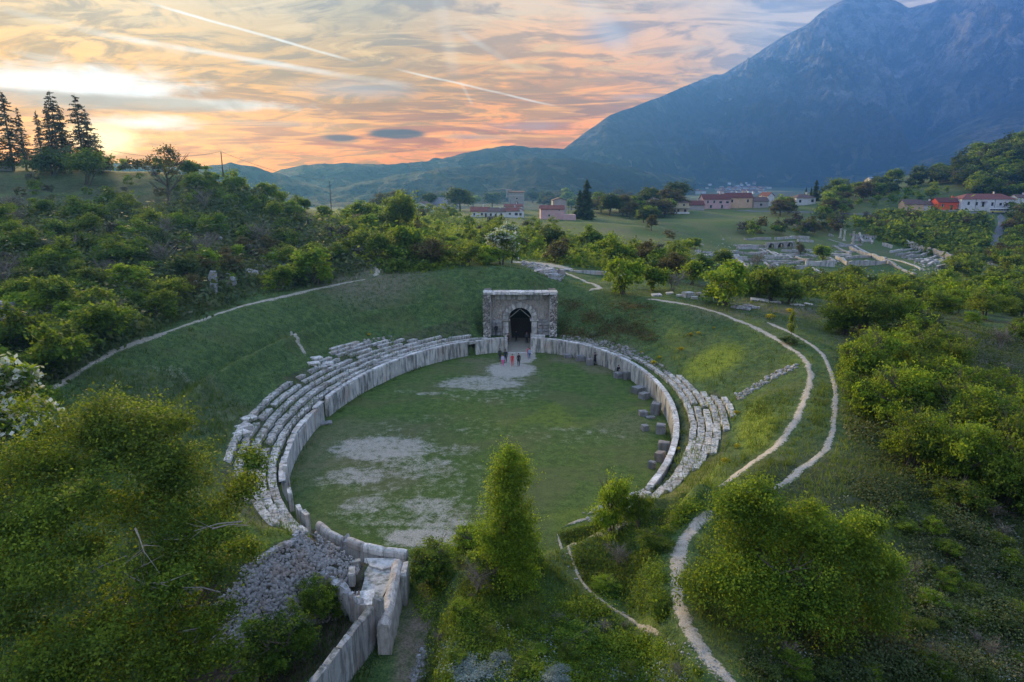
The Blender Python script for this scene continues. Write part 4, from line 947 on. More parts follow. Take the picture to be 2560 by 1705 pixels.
rr_ = empty('podium_wall', (C0[0], C0[1], 0)); tag(rr_, 'smooth curved stone wall with thin pale coping on the right side of the arena', 'wall')
T_B = tt(1219, 812, 0)
podium(rr_, T_B, -33, 1.92, [], lambda t: 1.0 if t > -20 else 1.0, (2.1, .17, lambda t: True), w=1.45)
for i, (px, py) in enumerate([(1440, 1150), (1425, 1160), (1405, 1168), (1385, 1176), (1460, 1140), (1475, 1135)]):
    q = atz(px, py, 1.3); place_block(BL_ROCK[i % 6], 'broken_stone', rr_, (q[0] - C0[0], q[1] - C0[1], 1.1), (.8, .6, .8), i * .7)

# ------------------------------------------------------------------ rows of seats
def prof(t, s): p = epos(t, s); return gz(p[0], p[1])
def seatrow(root, t0, t1, s, w=1.15, depth=.62, h=.34, miss=.08, lift=.20, nm='stone_block'):
    for t, ww in arc_ts(t0, t1, s, w):
        if random.random() < miss: continue
        p = epos(t, s + random.uniform(-.06, .06)); z = prof(t, s) + lift + random.uniform(-.03, .03)
        place_block(random.choice(BL_SEAT), nm, root, (p[0] - C0[0], p[1] - C0[1], z - h / 2), (ww * 1.0, depth * random.uniform(.92, 1.06), h * random.uniform(.95, 1.15)), tang(t) + random.uniform(-.02, .02), (random.uniform(-.03, .03), random.uniform(-.015, .015)))
random.seed(12)
for k, (s, t0, t1, lab, w, miss, dp) in enumerate([(1.12, 109, 244, 'lowest seat row on the left, right behind the arena wall', 1.35, .02, .60), (1.95, 116, 243, 'second row of the left seats', 1.35, .03, .66),
        (2.78, 128, 238, 'third row of the left seats', 1.25, .05, .60), (3.58, 137, 230, 'fourth row of the left seats', 1.2, .08, .58), (4.38, 141, 214, 'uppermost long row of the left seats', 1.5, .08, .55)]):
    ro = empty('seat_row', (C0[0], C0[1], 0)); tag(ro, lab, 'stone seats', 'rows of stone seats on the left')
    seatrow(ro, t0, t1, s, w, dp, .36, miss)
for s, t0, t1, lab in [(5.1, 146, 168, 'short fragment of row above the left seats at the worn track'), (5.75, 151, 163, 'upper short fragment of seats above the left rows'), (6.4, 154, 161, 'topmost few stones above the left rows')]:
    ro = empty('seat_row', (C0[0], C0[1], 0)); tag(ro, lab, 'stone seats', 'rows of stone seats on the left'); seatrow(ro, t0, t1, s, 1.2, .55, .34, .12)
q = [(722, 838), (738, 846), (752, 838), (728, 826), (560, 985), (556, 1000), (572, 965)]
ro = empty('fallen_slabs', (C0[0], C0[1], 0)); tag(ro, 'loose flat slabs at the upper edge of the left seats', 'stones')
for i, (px, py) in enumerate(q):
    p = hit(px, py); place_block(BL_LIME[i % 5], 'slab', ro, (p[0] - C0[0], p[1] - C0[1], p[2] + .12), (1.3, .8, .3), .5 + i * .1, (.1, .05))
for k, (s, t0, t1, lab) in enumerate([(1.75, 40, -50, 'lowest row of the right seats along the gutter'), (2.42, 22, -34, 'second row of the right seats'), (3.09, 20, -26, 'third row of the right seats'), (3.76, 8, -19, 'fourth row of the right seats'),
        (4.43, 5, -12, 'fifth row of the right seats'), (5.1, 3, -6, 'top row of the right seats')]):
    ro = empty('seat_row', (C0[0], C0[1], 0)); tag(ro, lab, 'stone seats', 'rows of stone seats on the right'); seatrow(ro, t0, t1, s, 1.5, .56, .40, .02, .22)
ro = empty('gutter_kerb', (C0[0], C0[1], 0)); tag(ro, 'thin kerb of stones behind the right wall near the gate', 'kerb'); seatrow(ro, 84, 41, 1.25, 1.5, .4, .25, .12, .1)
# slim rail on the left wall
ra = empty('railing', (C0[0], C0[1], 0)); tag(ra, 'thin rusty railing standing on the left wall', 'railing'); prev = None
for t in np.arange(178, 206, 2.6):
    p = epos(t, .62); x, y = p[0] - C0[0], p[1] - C0[1]
    obj('post', MB().tube([(0, 0, 1.7), (0, 0, 2.75)], .022, 5).mesh('post', M_IRON), ra, (x, y, 0))
    if prev is not None: obj('rail', MB().tube([(*prev, 2.72), (x, y, 2.72)], .018, 4).mesh('rail', M_IRON), ra)
    prev = (x, y)

# ------------------------------------------------------------------ small stones strewn or built as a mass
def pebble(r_, flat=.6):
    """12 irregular faces"""
    t = (1 + 5 ** .5) / 2; V = np.array([(-1, t, 0), (1, t, 0), (-1, -t, 0), (1, -t, 0), (0, -1, t), (0, 1, t), (0, -1, -t), (0, 1, -t), (t, 0, -1), (t, 0, 1), (-t, 0, -1), (-t, 0, 1)], float) / 1.9
    return V * r_.uniform(.62, 1.25, (12, 1)) * np.array([r_.uniform(.8, 1.35), r_.uniform(.6, 1), flat])
ICO = np.array([(0, 11, 5), (0, 5, 1), (0, 1, 7), (0, 7, 10), (0, 10, 11), (1, 5, 9), (5, 11, 4), (11, 10, 2), (10, 7, 6), (7, 1, 8), (3, 9, 4), (3, 4, 2), (3, 2, 6), (3, 6, 8), (3, 8, 9), (4, 9, 5), (2, 4, 11), (6, 2, 10), (8, 6, 7), (9, 8, 1)])
_r = np.random.default_rng(600)
PEB = [pebble(_r, _r.uniform(.55, .9)) for _ in range(8)]
PEBM = [mesh_np('stone', v, ICO, M_RUBBLE) for v in PEB]
def strew(P, N, size, name, mat, seed, label=None, parent=None, kind='stuff'):
    r_ = np.random.default_rng(seed); Vs = []; Fs = []; n = len(P)
    for i in range(n):
        v = PEB[i % 8] * size * r_.choice((.5, .7, .9, 1.2, 1.7)) * r_.uniform(.85, 1.15) * .5; a = r_.uniform(0, 6.28); c_, s_ = math.cos(a), math.sin(a)
        v = v @ np.array([[c_, s_, 0], [-s_, c_, 0], [0, 0, 1]])
        z = N[i] / (np.linalg.norm(N[i]) + 1e-9); x = np.cross([0.3, 1, .1], z); x /= np.linalg.norm(x); y = np.cross(z, x)
        Vs.append(v @ np.array([x, y, z]) + P[i]); Fs.append(ICO + 12 * i)
    o = obj(name, mesh_np(name, np.concatenate(Vs), np.concatenate(Fs), mat), parent); tag(o, label, kind=kind); return o
def gnorm(x, y, e=.25):
    return np.array([gz(x - e, y) - gz(x + e, y), gz(x, y - e) - gz(x, y + e), 2 * e])
def strew_px(n, poly, size, name, mat, seed, label, lift=.03):
    rnd = random.Random(seed); xs = [p[0] for p in poly]; ys = [p[1] for p in poly]; P = []; N = []
    while len(P) < n:
        a, b = rnd.uniform(min(xs), max(xs)), rnd.uniform(min(ys), max(ys))
        if inpoly(a, b, poly):
            p = hit(a, b)
            if p is not None: P.append([p[0], p[1], p[2] + lift]); N.append(gnorm(p[0], p[1]))
    return strew(np.array(P), np.array(N), size, name, mat, seed, label)
strew_px(420, [(1290, 772), (1380, 780), (1460, 802), (1540, 850), (1560, 880), (1530, 872), (1440, 818), (1360, 795), (1280, 784)], .32, 'rubble', M_RUBBLE, 61, 'loose rubble behind the right arena wall')
strew_px(260, [(1690, 905), (1720, 892), (1790, 850), (1830, 836), (1832, 846), (1780, 872), (1725, 905), (1695, 925)], .30, 'rubble', M_ROCK, 62, 'line of loose stones running up the right bank')
strew_px(120, [(760, 800), (840, 782), (900, 772), (905, 782), (830, 800), (770, 812)], .3, 'rubble', M_RUBBLE, 63, 'rubble among the upper left seats')
strew_px(300, [(1200, 600), (1260, 612), (1300, 630), (1290, 650), (1240, 625), (1200, 612)], .5, 'rubble', M_ROCK, 64, 'broken bedrock beside the path behind the gate')
strew_px(110, [(1340, 1180), (1480, 1130), (1500, 1145), (1420, 1200), (1350, 1200)], .28, 'rubble', M_ROCK, 65, 'rubble at the broken end of the right wall')
strew_px(260, [(1330, 1340), (1420, 1400), (1560, 1480), (1590, 1470), (1690, 1560), (1650, 1568), (1560, 1500), (1400, 1410), (1320, 1350), (1275, 1240), (1290, 1230)], .07, 'gravel', M_ROCK, 66, 'stones strewn along the near paths')
strew_px(60, [(940, 1568), (972, 1488), (985, 1492), (965, 1568)], .24, 'rubble', M_ROCK, 67, 'line of stones on the right side of the lower passage')

# ------------------------------------------------------------------ blocks lying on the arena floor by the right wall
def F2(x, y): return ((1400 + x / 3.336) / S, (800 + y / 3.336) / S)
random.seed(14)
for i, (x, y, w, h, dp, rz, lab) in enumerate([(65, 318, 60, .55, .7, .1, 'leftmost grey block by the right wall, half sunk'), (170, 345, 72, .75, .8, .2, 'square grey block second from the left along the right wall'), (250, 376, 52, .8, .7, .25, 'grey block beside the standing dark figure'),
        (495, 485, 78, .7, .9, .5, 'block under the crouching dark figure'), (562, 498, 52, .9, .6, .5, 'upright grey stone just right of the crouching figure'), (655, 612, 100, .75, 1.0, .6, 'longest grey block with a yellow flower behind'),
        (708, 662, 78, .7, .9, .6, 'grey block touching the longest one'), (800, 790, 74, 1.25, .9, 1.1, 'tallest grey block against the curve of the right wall'), (697, 800, 66, .5, .8, .1, 'low block lying away from the right wall'),
        (758, 822, 70, .18, .6, .15, 'flat stone flush with the grass'), (710, 922, 52, .55, .6, .3, 'small rounded block out on the grass'), (846, 948, 80, .9, .9, 1.3, 'cube block below the flat stone by the wall'),
        (872, 1092, 66, .8, 1.0, 1.2, 'block half hidden by the lower right wall'), (840, 1180, 78, .8, .8, 1.0, 'pale block near the lower end of the right wall'), (768, 1240, 44, .6, .6, .8, 'last small block at the lower end of the right wall')]):
    p = atz(*F2(x, y), 0); d = math.hypot(p[1], CH); W = w / 3.336 / FPX * d
    o = obj('stone_block', BL_GREY[i % 5], None, (p[0], p[1] + dp * .3, h / 2 - .1), (random.uniform(-.05, .05), random.uniform(-.05, .05), rz), (W, dp, h + .15)); tag(o, lab, 'stone block', 'grey blocks along the right arena wall')
p = atz(*F2(-70 + 30, 0), 0)
p = atz(745, 975, 0); tag(obj('flat_stone', BL_GREY[2], None, (p[0], p[1], .05), (0, 0, .4), (1.5, .8, .3)), 'flat stone lying under the left wall by the narrow opening', 'stone')

# ------------------------------------------------------------------ far gate
random.seed(15)
GX0, GX1, GZT = -4.05, 6.35, 8.25
gate = empty('gate', (GATE_X, GATE_Y, 0)); tag(gate, 'arched stone gate at the far end of the arena', 'gate')
def G(x): return x - GATE_X
AR_R, AR_O, SP = 1.66, 2.46, 4.15
core = MB(); Y0, Y1 = .55, 6.5
# face of rubble concrete with the arch cut out (fan of quads round the opening)
xl, xr, zt = G(GX0) + 1.0, G(GX1) - 1.0, 7.75
def facewall(y0, y1, r, mb, m=0):
    n = 18; A = [(-r * math.cos(math.pi * i / n), SP + r * math.sin(math.pi * i / n)) for i in range(n + 1)]
    def quad(a, b, c_, d): mb.add([(a[0], y0, a[1]), (b[0], y0, b[1]), (c_[0], y0, c_[1]), (d[0], y0, d[1])], [(0, 1, 2, 3)], m)
    quad((xl, 0), (-r, 0), (-r, SP), (xl, SP)); quad((r, 0), (xr, 0), (xr, SP), (r, SP))
    for i in range(n):
        a, b = A[i], A[i + 1]; f = lambda p_: (xl + (xr - xl) * (p_[0] + r) / (2 * r), zt)
        def o_(i_): 
            u = i_ / n
            if u <= .25: return (xl, SP + (zt - SP) * u / .25)
            if u >= .75: return (xr, SP + (zt - SP) * (1 - u) / .25)
            return (xl + (xr - xl) * (u - .25) / .5, zt)
        quad(o_(i), a, b, o_(i + 1))
        mb.add([(a[0], y0, a[1]), (a[0], y1, a[1]), (b[0], y1, b[1]), (b[0], y0, b[1])], [(0, 1, 2, 3)], m)
    mb.add([(-r, y0, 0), (-r, y1, 0), (-r, y1, SP), (-r, y0, SP)], [(0, 1, 2, 3)], m); mb.add([(r, y0, 0), (r, y0, SP), (r, y1, SP), (r, y1, 0)], [(0, 1, 2, 3)], m)
facewall(Y0, 5.2, AR_R + .02, core)
core.add([(xl, Y0, zt), (xr, Y0, zt), (xr, 4.6, zt - .3), (xl, 4.6, zt - .3)], [(0, 1, 2, 3)])
obj('wall_face', core.mesh('wall_face', M_CONC), gate)
obj('passage_end_shade', MB().box(-1.75, 1.75, 5.0, 5.15, 0, 6).mesh('passage_end_shade', M_DARK), gate)  # dark sheet closing the tunnel, its deep shade put into the colour
# projecting piers at each side, faced with small stones
for nm, a, b in (('pier', G(GX0), G(GX0) + 1.0), ('pier', G(GX1) - 1.0, G(GX1))):
    pr = obj(nm, MB().box(a, b, -1.0, 4.8, 0, 7.9).mesh('pier', M_MORTAR), gate)
    P = []; N = []
    for z in np.arange(1.9, 7.85, .15):
        for x in np.arange(a + .08, b, .16): P.append((x + random.uniform(-.04, .04), -1.02, z + random.uniform(-.03, .03))); N.append((random.uniform(-.2, .2), -1, random.uniform(-.2, .3)))
        for y in np.arange(-.9, .6, .18):
            sx = b + .01 if a < 0 else a - .01; P.append((sx, y, z + random.uniform(-.03, .03))); N.append((1 if a < 0 else -1, random.uniform(-.2, .2), 0))
    strew(np.array(P), np.array(N), .19, 'facing_stones', M_STONE, 71, None, pr)
# rubble texture on the upper face
P = []; N = []
for z in np.arange(SP + .0, 7.0, .13):
    for x in np.arange(xl + .05, xr, .14):
        if math.hypot(x, z - SP) < AR_O + .05: continue
        P.append((x + random.uniform(-.05, .05), Y0 - .01, z + random.uniform(-.04, .04))); N.append((random.uniform(-.3, .3), -1, random.uniform(-.3, .3)))
for z in np.arange(7.0, 7.72, .13):
    for x in np.arange(4.0 - GATE_X + .4, xr, .14): P.append((x, Y0 - .01, z)); N.append((0, -1, .1))
strew(np.array(P), np.array(N), .15, 'facing_stones', M_CONC, 72, None, gate)
# irregular larger stones low on the face
for sx in (-1, 1):
    z = 1.75
    while z < SP - .1:
        hh = random.uniform(.38, .6); x = AR_O + .12
        while x < xr - .15:
            ww = random.uniform(.5, 1.0); ww = min(ww, xr - x)
            if ww > .25: place_block(random.choice(BL_ROCK), 'face_stone', gate, (sx * (x + ww / 2), Y0 - .06, z + hh / 2), (ww * .93, .3, hh * .92), 0, (0, random.uniform(-.06, .06)))
            x += ww
        z += hh
# jambs, imposts, voussoirs
def wedge(r0, r1, a0, a1, y0, y1):
    mb = MB(); n = 3; vs = []
    for r in (r0, r1):
        for k in range(n + 1):
            a = a0 + (a1 - a0) * k / n
            for y in (y0, y1): vs.append((r * math.cos(a), y, SP + r * math.sin(a)))
    m_ = 2 * (n + 1); fs = []
    for k in range(n):
        i = 2 * k
        fs += [(i, i + 1, i + 3, i + 2), (m_ + i, m_ + i + 2, m_ + i + 3, m_ + i + 1), (i, i + 2, m_ + i + 2, m_ + i), (i + 1, m_ + i + 1, m_ + i + 3, i + 3)]
    fs += [(0, m_, m_ + 1, 1), (2 * n, 2 * n + 1, m_ + 2 * n + 1, m_ + 2 * n)]
    return mb.add(vs, fs)
nv = 13
for i in range(nv):
    a0 = math.pi * i / nv + .012; a1 = math.pi * (i + 1) / nv - .012; pz = random.uniform(-.03, .03)
    obj('voussoir', wedge(AR_R, AR_O + random.uniform(-.04, .04), a0, a1, .18 + pz, 1.6).mesh('voussoir', M_STONE), gate)
for sx in (-1, 1):
    z = .1
    for hh in (1.05, .9, .95, .85):
        hh = min(hh, 3.9 - z)
        if hh > .1: place_block(random.choice(BL_LIME), 'jamb_stone', gate, (sx * (AR_R + .38), .8, z + hh / 2), (.78, 1.2, hh * .985), 0)
        z += hh
    place_block(BL_LIME[0], 'impost', gate, (sx * (AR_R + .36), .72, 4.02), (1.15, 1.35, .27), 0)
# long inscribed course above the arch, and the coping
x = -3.55
for ww in (1.5, 1.45, 1.35, 1.25, 1.2):
    place_block(random.choice(BL_LIME), 'frieze_block', gate, (x + ww / 2, .42, 7.38), (ww * .99, .5, .80), 0); x += ww
x = G(GX0)
while x < G(GX1) - .1:
    ww = min(random.uniform(.8, 1.5), G(GX1) - x); place_block(random.choice(BL_LIME), 'coping_block', gate, (x + ww / 2, .0, 8.05), (ww * .99, 2.1, .36), 0, (0, random.uniform(-.012, .012))); x += ww
# timber gable of light beams and the barred door inside
for sx in (-1, 1):
    obj('beam', MB().tube([(sx * 1.62, .95, SP - .02), (0, .95, SP + 1.38)], .055, 4).mesh('beam', plain('pale_beam', (.42, .40, .34), .8) if sx < 0 else bpy.data.materials['pale_beam']), gate)
dr = obj('door', MB().box(-1.6, 1.6, 4.3, 4.36, .3, 3.5).mesh('door', plain('dark_plank', (.05, .033, .032), .8, .3, 6)), gate)
for i in range(17):
    x = -1.5 + i * .1875; obj('bar', MB().tube([(x, 4.2, 3.4), (x, 4.2, 5.5)], .02, 4).mesh('bar', M_IRON), dr)
obj('cross_bar', MB().box(-1.6, 1.6, 4.16, 4.22, 4.5, 4.58).mesh('cross_bar', M_IRON), dr)
# the passage side walls from the gate to the arena
pw = empty('passage_wall', (GATE_X, GATE_Y, 0)); tag(pw, 'pair of low stone walls lining the way from the arena to the far gate', 'wall')
for sx, x in ((-1, -1.98), (1, 1.72)):
    y = -2.9 if sx < 0 else -2.2
    while y < 1.0:
        ww = random.uniform(.8, 1.3); ww = min(ww, 1.1 - y)
        if ww > .2: place_block(random.choice(BL_WALL), 'stone_block', pw, (x, y + ww / 2, .95), (.45, ww * .98, 1.95), 0)
        y += max(ww, .2)
place_block(BL_LIME[1], 'threshold', pw, (.05, -3.1, .06), (3.3, .3, .14), 0)
# bits of fallen stones on the ledge right
tag(obj('stone_slab', BL_LIME[3], None, (3.7, 93.6, 1.95), (0, 0, .05), (1.9, .9, .5)), 'pale slab on the ledge right of the far gate passage', 'stone')

# ------------------------------------------------------------------ rubble masonry and platform by the lower entrance
random.seed(16)
rub = empty('rubble_masonry', tuple(atz(660, 1380, 1.5))); tag(rub, 'sloping mass of exposed rubble masonry beside the lower entrance', 'ruin')
poly = [(712, 1218), (690, 1228), (650, 1258), (590, 1290), (560, 1305), (540, 1340), (500, 1380), (478, 1405), (440, 1450), (470, 1500), (560, 1568), (590, 1568), (620, 1500), (700, 1440), (790, 1420), (830, 1392), (800, 1350), (830, 1300), (815, 1280), (770, 1250)]
P = []
rnd = random.Random(3)
while len(P) < 5600:
    a, b = rnd.uniform(430, 840), rnd.uniform(1210, 1568)
    if inpoly(a, b, poly):
        p = hit(a, b)
        if p is not None: P.append(p)
P = np.array(P); Nn = np.array([gnorm(p[0], p[1], .4) for p in P]); dist = np.hypot(P[:, 1], CH - P[:, 2])
order = np.argsort(dist + rng.uniform(0, 3, len(P)))
base = rub.location
for i in order[:280]:
    p = P[i] + Nn[i] / np.linalg.norm(Nn[i]) * .05; s_ = random.choice((.09, .12, .15, .2, .3)) * random.uniform(.85, 1.15)
    obj('stone', PEBM[i % 8], rub, (p[0] - base[0], p[1] - base[1], p[2] - base[2]), (random.uniform(-.6, .9), random.uniform(-.5, .5), random.uniform(0, 6.28)), s_ * .62)
strew(P[order[280:]] - np.array(base), Nn + rng.normal(0, .25, Nn.shape), .21, 'small_stones', M_RUBBLE, 73, None, rub)
# crest stones along the top edge
cr = smooth_line([hit(px, py)[:2] for px, py in [(700, 1222), (680, 1235), (650, 1256), (610, 1280), (575, 1298)]], .22)
for i, q in enumerate(cr):
    place_block(BL_ROCK[i % 6], 'crest_stone', rub, (q[0] - base[0], q[1] - base[1], gz(q[0], q[1]) + .08 - base[2]), (.34, .28, .26), i * .8)
# the two steeper facets that lean on the platform
fa = [atz(722, 1222, 3.35), atz(830, 1294, 2.0), atz(802, 1352, .9), atz(746, 1322, 1.7)]
fm = MB(); nf_ = 8; g_ = []
for i in range(nf_ + 1):
    for j in range(nf_ + 1):
        u_, v_ = i / nf_, j / nf_; g_.append(fa[0] * (1 - u_) * (1 - v_) + fa[1] * u_ * (1 - v_) + fa[2] * u_ * v_ + fa[3] * (1 - u_) * v_)
g_ = np.array(g_); fm.add([tuple(q - np.array(base)) for q in g_], [(i * 9 + j, i * 9 + j + 1, (i + 1) * 9 + j + 1, (i + 1) * 9 + j) for i in range(8) for j in range(8)])
obj('mortar_face', fm.mesh('mortar_face', M_MORTAR), rub)
nv_ = np.cross(fa[1] - fa[0], fa[3] - fa[0]); nv_ /= np.linalg.norm(nv_); nv_ = nv_ if nv_[2] > 0 else -nv_
PP = [fa[0] * (1 - a) * (1 - b) + fa[1] * a * (1 - b) + fa[2] * a * b + fa[3] * (1 - a) * b + nv_ * .03 - np.array(base) for a, b in rng.random((620, 2))]
strew(np.array(PP), np.tile(nv_, (620, 1)) + rng.normal(0, .3, (620, 3)), .16, 'facing_stones', M_RUBBLE, 75, None, rub)
ra_, rb_ = atz(742, 1318, 1.9), atz(830, 1386, 1.75); L_ = np.linalg.norm((rb_ - ra_)[:2]); n_ = 9
for i in range(n_):
    c_ = ra_ + (rb_ - ra_) * (i + .5) / n_; place_block(BL_ROCK[i % 6], 'wall_stone', rub, (c_[0] - base[0], c_[1] - base[1], c_[2] - .6 - base[2]), (L_ / n_ * 1.25, .5, 1.5 + .2 * (i % 2)), math.atan2(rb_[1] - ra_[1], rb_[0] - ra_[0]), (.05, .03))
# platform with mortar floor
pf = empty('entrance_platform', (-7.9, 34.6, 0)); tag(pf, 'stone paved platform beside the lower entrance', 'platform')
def P2(px, py, z): q = atz(px, py, z); return (q[0] + 7.9, q[1] - 34.6, z)
cs = [P2(838, 1283, 1.62), (P2(917, 1284, 1.62)), P2(905, 1330, 1.62), P2(868, 1388, 1.5), P2(822, 1388, 1.5), P2(838, 1330, 1.55)]
def slabpoly(cs, th): 
    n = len(cs); return MB().add(list(cs) + [(x, y, z - th) for x, y, z in cs], [tuple(range(n))[::-1], tuple(range(n, 2 * n))] + [(i, (i + 1) % n, n + (i + 1) % n, n + i) for i in range(n)])
obj('floor', slabpoly(cs, 1.5).mesh('floor', M_SLAB), pf)
def up(c_, k): return (c_[0], c_[1], c_[2] + k)
obj('slab', slabpoly([up(P2(842, 1286, 1.62), .1), up(P2(912, 1287, 1.62), .1), up(P2(905, 1305, 1.6), .1), up(P2(880, 1312, 1.6), .1), up(P2(850, 1304, 1.6), .1)], .12).mesh('slab', M_STONE), pf)
obj('slab', slabpoly([up(P2(820, 1368, 1.6), .22), up(P2(862, 1362, 1.6), .22), up(P2(858, 1398, 1.5), .22), up(P2(818, 1400, 1.5), .22)], .5).mesh('slab', M_STONE), pf)
# rough rounded wall on the passage side
cw = MB(); A_, B_ = np.array(P2(915, 1290, 2.0)), np.array(P2(882, 1440, 1.7)); n = 14; vs = []; rw = random.Random(4)
for i in range(n + 1):
    c_ = A_ + (B_ - A_) * i / n; d_ = (B_ - A_); d_ /= np.linalg.norm(d_); nn = np.array([d_[1], -d_[0], 0])
    for j in range(8):
        a = math.pi * j / 7; rr0 = .36 + rw.uniform(-.04, .04); z = c_[2] - .25 + math.sin(a) * .38 + rw.uniform(-.04, .04) if 0 < j < 7 else -.1
        vs.append(tuple(c_[:2] + nn[:2] * math.cos(a) * rr0) + (z,))
cw.add(vs, [(i * 8 + j, i * 8 + j + 1, (i + 1) * 8 + j + 1, (i + 1) * 8 + j) for i in range(n) for j in range(7)] + [tuple(range(8)), tuple(n * 8 + j for j in range(8))[::-1]])
obj('rough_wall', cw.mesh('rough_wall', M_CONC), pf)
for i, (px, py, w, d_, h, rz) in enumerate([(932, 1302, .34, 1.5, 2.1, 0.05), (822, 1290, .5, .4, .5, .3), (812, 1318, .35, .9, .8, .2)]):
    q = P2(px, py, 1.9); place_block(BL_SLAB[i], 'upright_slab', pf, (q[0], q[1] - .3, 2.0 - h / 2 if i == 0 else 1.9), (w, d_, h), rz)
q = P2(878, 1452, .5); place_block(BL_LIME[2], 'fallen_slab', pf, (q[0], q[1], .55), (.8, .8, .25), .3, (.2, .1))
# the small triangular retaining wall
lw = [P2(714, 1222, 3.2), P2(775, 1262, 2.5), P2(828, 1300, 1.9)]
# ---- smooth slab wall lining the lower passage
sw = empty('passage_wall', (-7.2, 31.2, 0)); tag(sw, 'smooth slab wall dropping towards the camera beside the lower passage', 'wall')
a = atz(860, 1392, 2.35); b = atz(722, 1568, 2.35); dv = (b - a); Lw = np.linalg.norm(dv[:2]); dv = dv / Lw; x = 0.; ang = math.atan2(dv[1], dv[0])
k = 0
while x < Lw * 2.1:
    ww = random.uniform(.95, 1.35); c_ = a + dv * (x + ww / 2)
    place_block(BL_SLAB[k % 5], 'slab', sw, (c_[0] + 7.2 - .1, c_[1] - 31.2, 1.12), (ww * .985, .36, 2.5), ang, (0, 0)); x += ww; k += 1
c_ = a - dv * .2; place_block(BL_SLAB[0], 'end_post', sw, (c_[0] + 7.2 + .12, c_[1] - 31.2, 1.3), (.4, .5, 2.75), ang)

# ------------------------------------------------------------------ rocks
def rocks(pts, name, cat, labels, mat_set, hs=.7):
    for i, (px, py, w, h) in enumerate(pts):
        p = hit(px, py); d = math.hypot(p[1], CH - p[2]); W = w * S / FPX * d; H = h * S / FPX * d
        o = obj(name, mat_set[i % len(mat_set)], None, (p[0], p[1] + .3 * W * hs, p[2] + H * .38), (random.uniform(-.12, .12), random.uniform(-.12, .12), random.uniform(-.5, .5)), (W, W * hs, H)); tag(o, labels[i], cat, labels[-1])
rocks([(1510, 681, 22, 5), (1563, 682, 14, 5), (1583, 683, 24, 12), (1597, 688, 14, 7), (1607, 680, 12, 8), (1622, 684, 20, 9), (1640, 678, 26, 8), (1655, 690, 24, 7), (1665, 682, 14, 10), (1540, 676, 16, 4)], 'stone_block', 'stone block',
      ['low slab at the left end of the row behind the right rim', 'flat stone left of the big cylinder like block', 'pale rounded block, the largest of the row behind the right rim', 'small wedge stone touching the pale rounded block', 'upright stone in the middle of the row', 'dark block in the middle of the row',
       'long dark slab lying across other stones', 'flat pale slab in front of the row', 'tilted stone at the right end of the row', 'thin slab under the greyish bush', 'stone blocks behind the right rim'], BL_LIME)
rocks([(1708, 712, 34, 9), (1722, 709, 28, 8), (1690, 708, 16, 5), (1738, 710, 16, 6)], 'boulder', 'boulder', ['largest flat white boulder beside the broad bush', 'second white boulder overlapping the largest', 'small dark stone left of the white boulders', 'small stone right of the white boulders', 'white boulders right of the path'], BL_ROCK)
rocks([(1750, 693, 40, 4), (1785, 697, 22, 4), (1835, 703, 26, 3), (1860, 702, 18, 4)], 'ledge_stone', 'stone', ['long pale ledge stone at the edge of the dry patch', 'pale ledge stone right of the long one', 'low ledge stone inside the dry patch', 'rightmost ledge stone of the dry patch', 'pale ledge stones'], BL_LIME)
rocks([(435, 662, 29, 21), (455, 664, 21, 16), (490, 662, 17, 40), (492, 682, 14, 35), (530, 655, 21, 21), (578, 642, 27, 24), (520, 640, 16, 13), (500, 560, 18, 16), (620, 610, 40, 18), (640, 622, 29, 13), (12, 742, 35, 54), (600, 625, 21, 18), (608, 640, 13, 18)], 'rock_outcrop', 'rock',
      ['left end rock of the ledge on the left slope', 'small rock beside the left end of the ledge', 'tall narrow pale rock on the left slope', 'lower part of the tall narrow rock', 'pale rock in the middle of the ledge', 'broad pale rock at the right of the ledge', 'small rock above the ledge', 'lone pale rock high on the left slope',
       'scree coloured rock below the crest', 'flat rock right of the scree', 'pale rock at the left edge of the view', 'rock fragment between ledge and scree', 'small upright rock under the fragment', 'rocks showing on the left slope'], BL_ROCK)
rocks([(1250, 628, 40, 10), (1270, 640, 30, 12), (1290, 632, 16, 14), (1305, 622, 20, 4)], 'bedrock', 'rock', ['broad bedrock slab below the path behind the gate', 'stepped bedrock below the broad slab', 'upright rock at the right end of the bedrock', 'flat stone above the upright rock', 'bedrock behind the gate'], BL_ROCK)
wl = hit(1340, 636); tag(obj('low_wall', BL_ROCK[2], None, (wl[0] + 3, wl[1] + 3, wl[2] + .2), (0, 0, -.35), (9, .6, .7)), 'low dry stone wall behind the far right bushes', 'wall')
# ------------------------------------------------------------------ houses
def paint(name, col, rough=.85): return plain(name, col, rough, .10, .6)
def tilemat(name, col):
    m, t, b = newmat(name, .85, .2)
    p = t.n('ShaderNodeNewGeometry').outputs['Position']; n = t.noise(p, 1.2, 5, .65); n2 = t.noise(p, 7, 3, .6)
    t.put(b.inputs['Base Color'], t.mix(t.ss(n2, .35, .65, 0, .5), t.mix(t.ss(n, .35, .65), col, tuple(c * .55 for c in col)), tuple(min(1, c * 1.25) for c in col)))
    return m
RT_RED = tilemat('red_tiles', (.20, .075, .062)); RT_BROWN = tilemat('brown_tiles', (.13, .085, .078)); RT_DARK = tilemat('dark_red_tiles', (.13, .045, .042)); RT_GREY = tilemat('grey_sheet', (.19, .20, .22)); RT_BLUE = tilemat('blue_sheet', (.20, .27, .36))
W_WHITE = paint('white_render', (.62, .62, .62)); W_PINK = paint('pink_render', (.56, .36, .36)); W_YEL = paint('ochre_render', (.50, .42, .27)); W_RED = paint('orange_red_render', (.72, .105, .045)); W_PEACH = paint('peach_render', (.62, .42, .28))
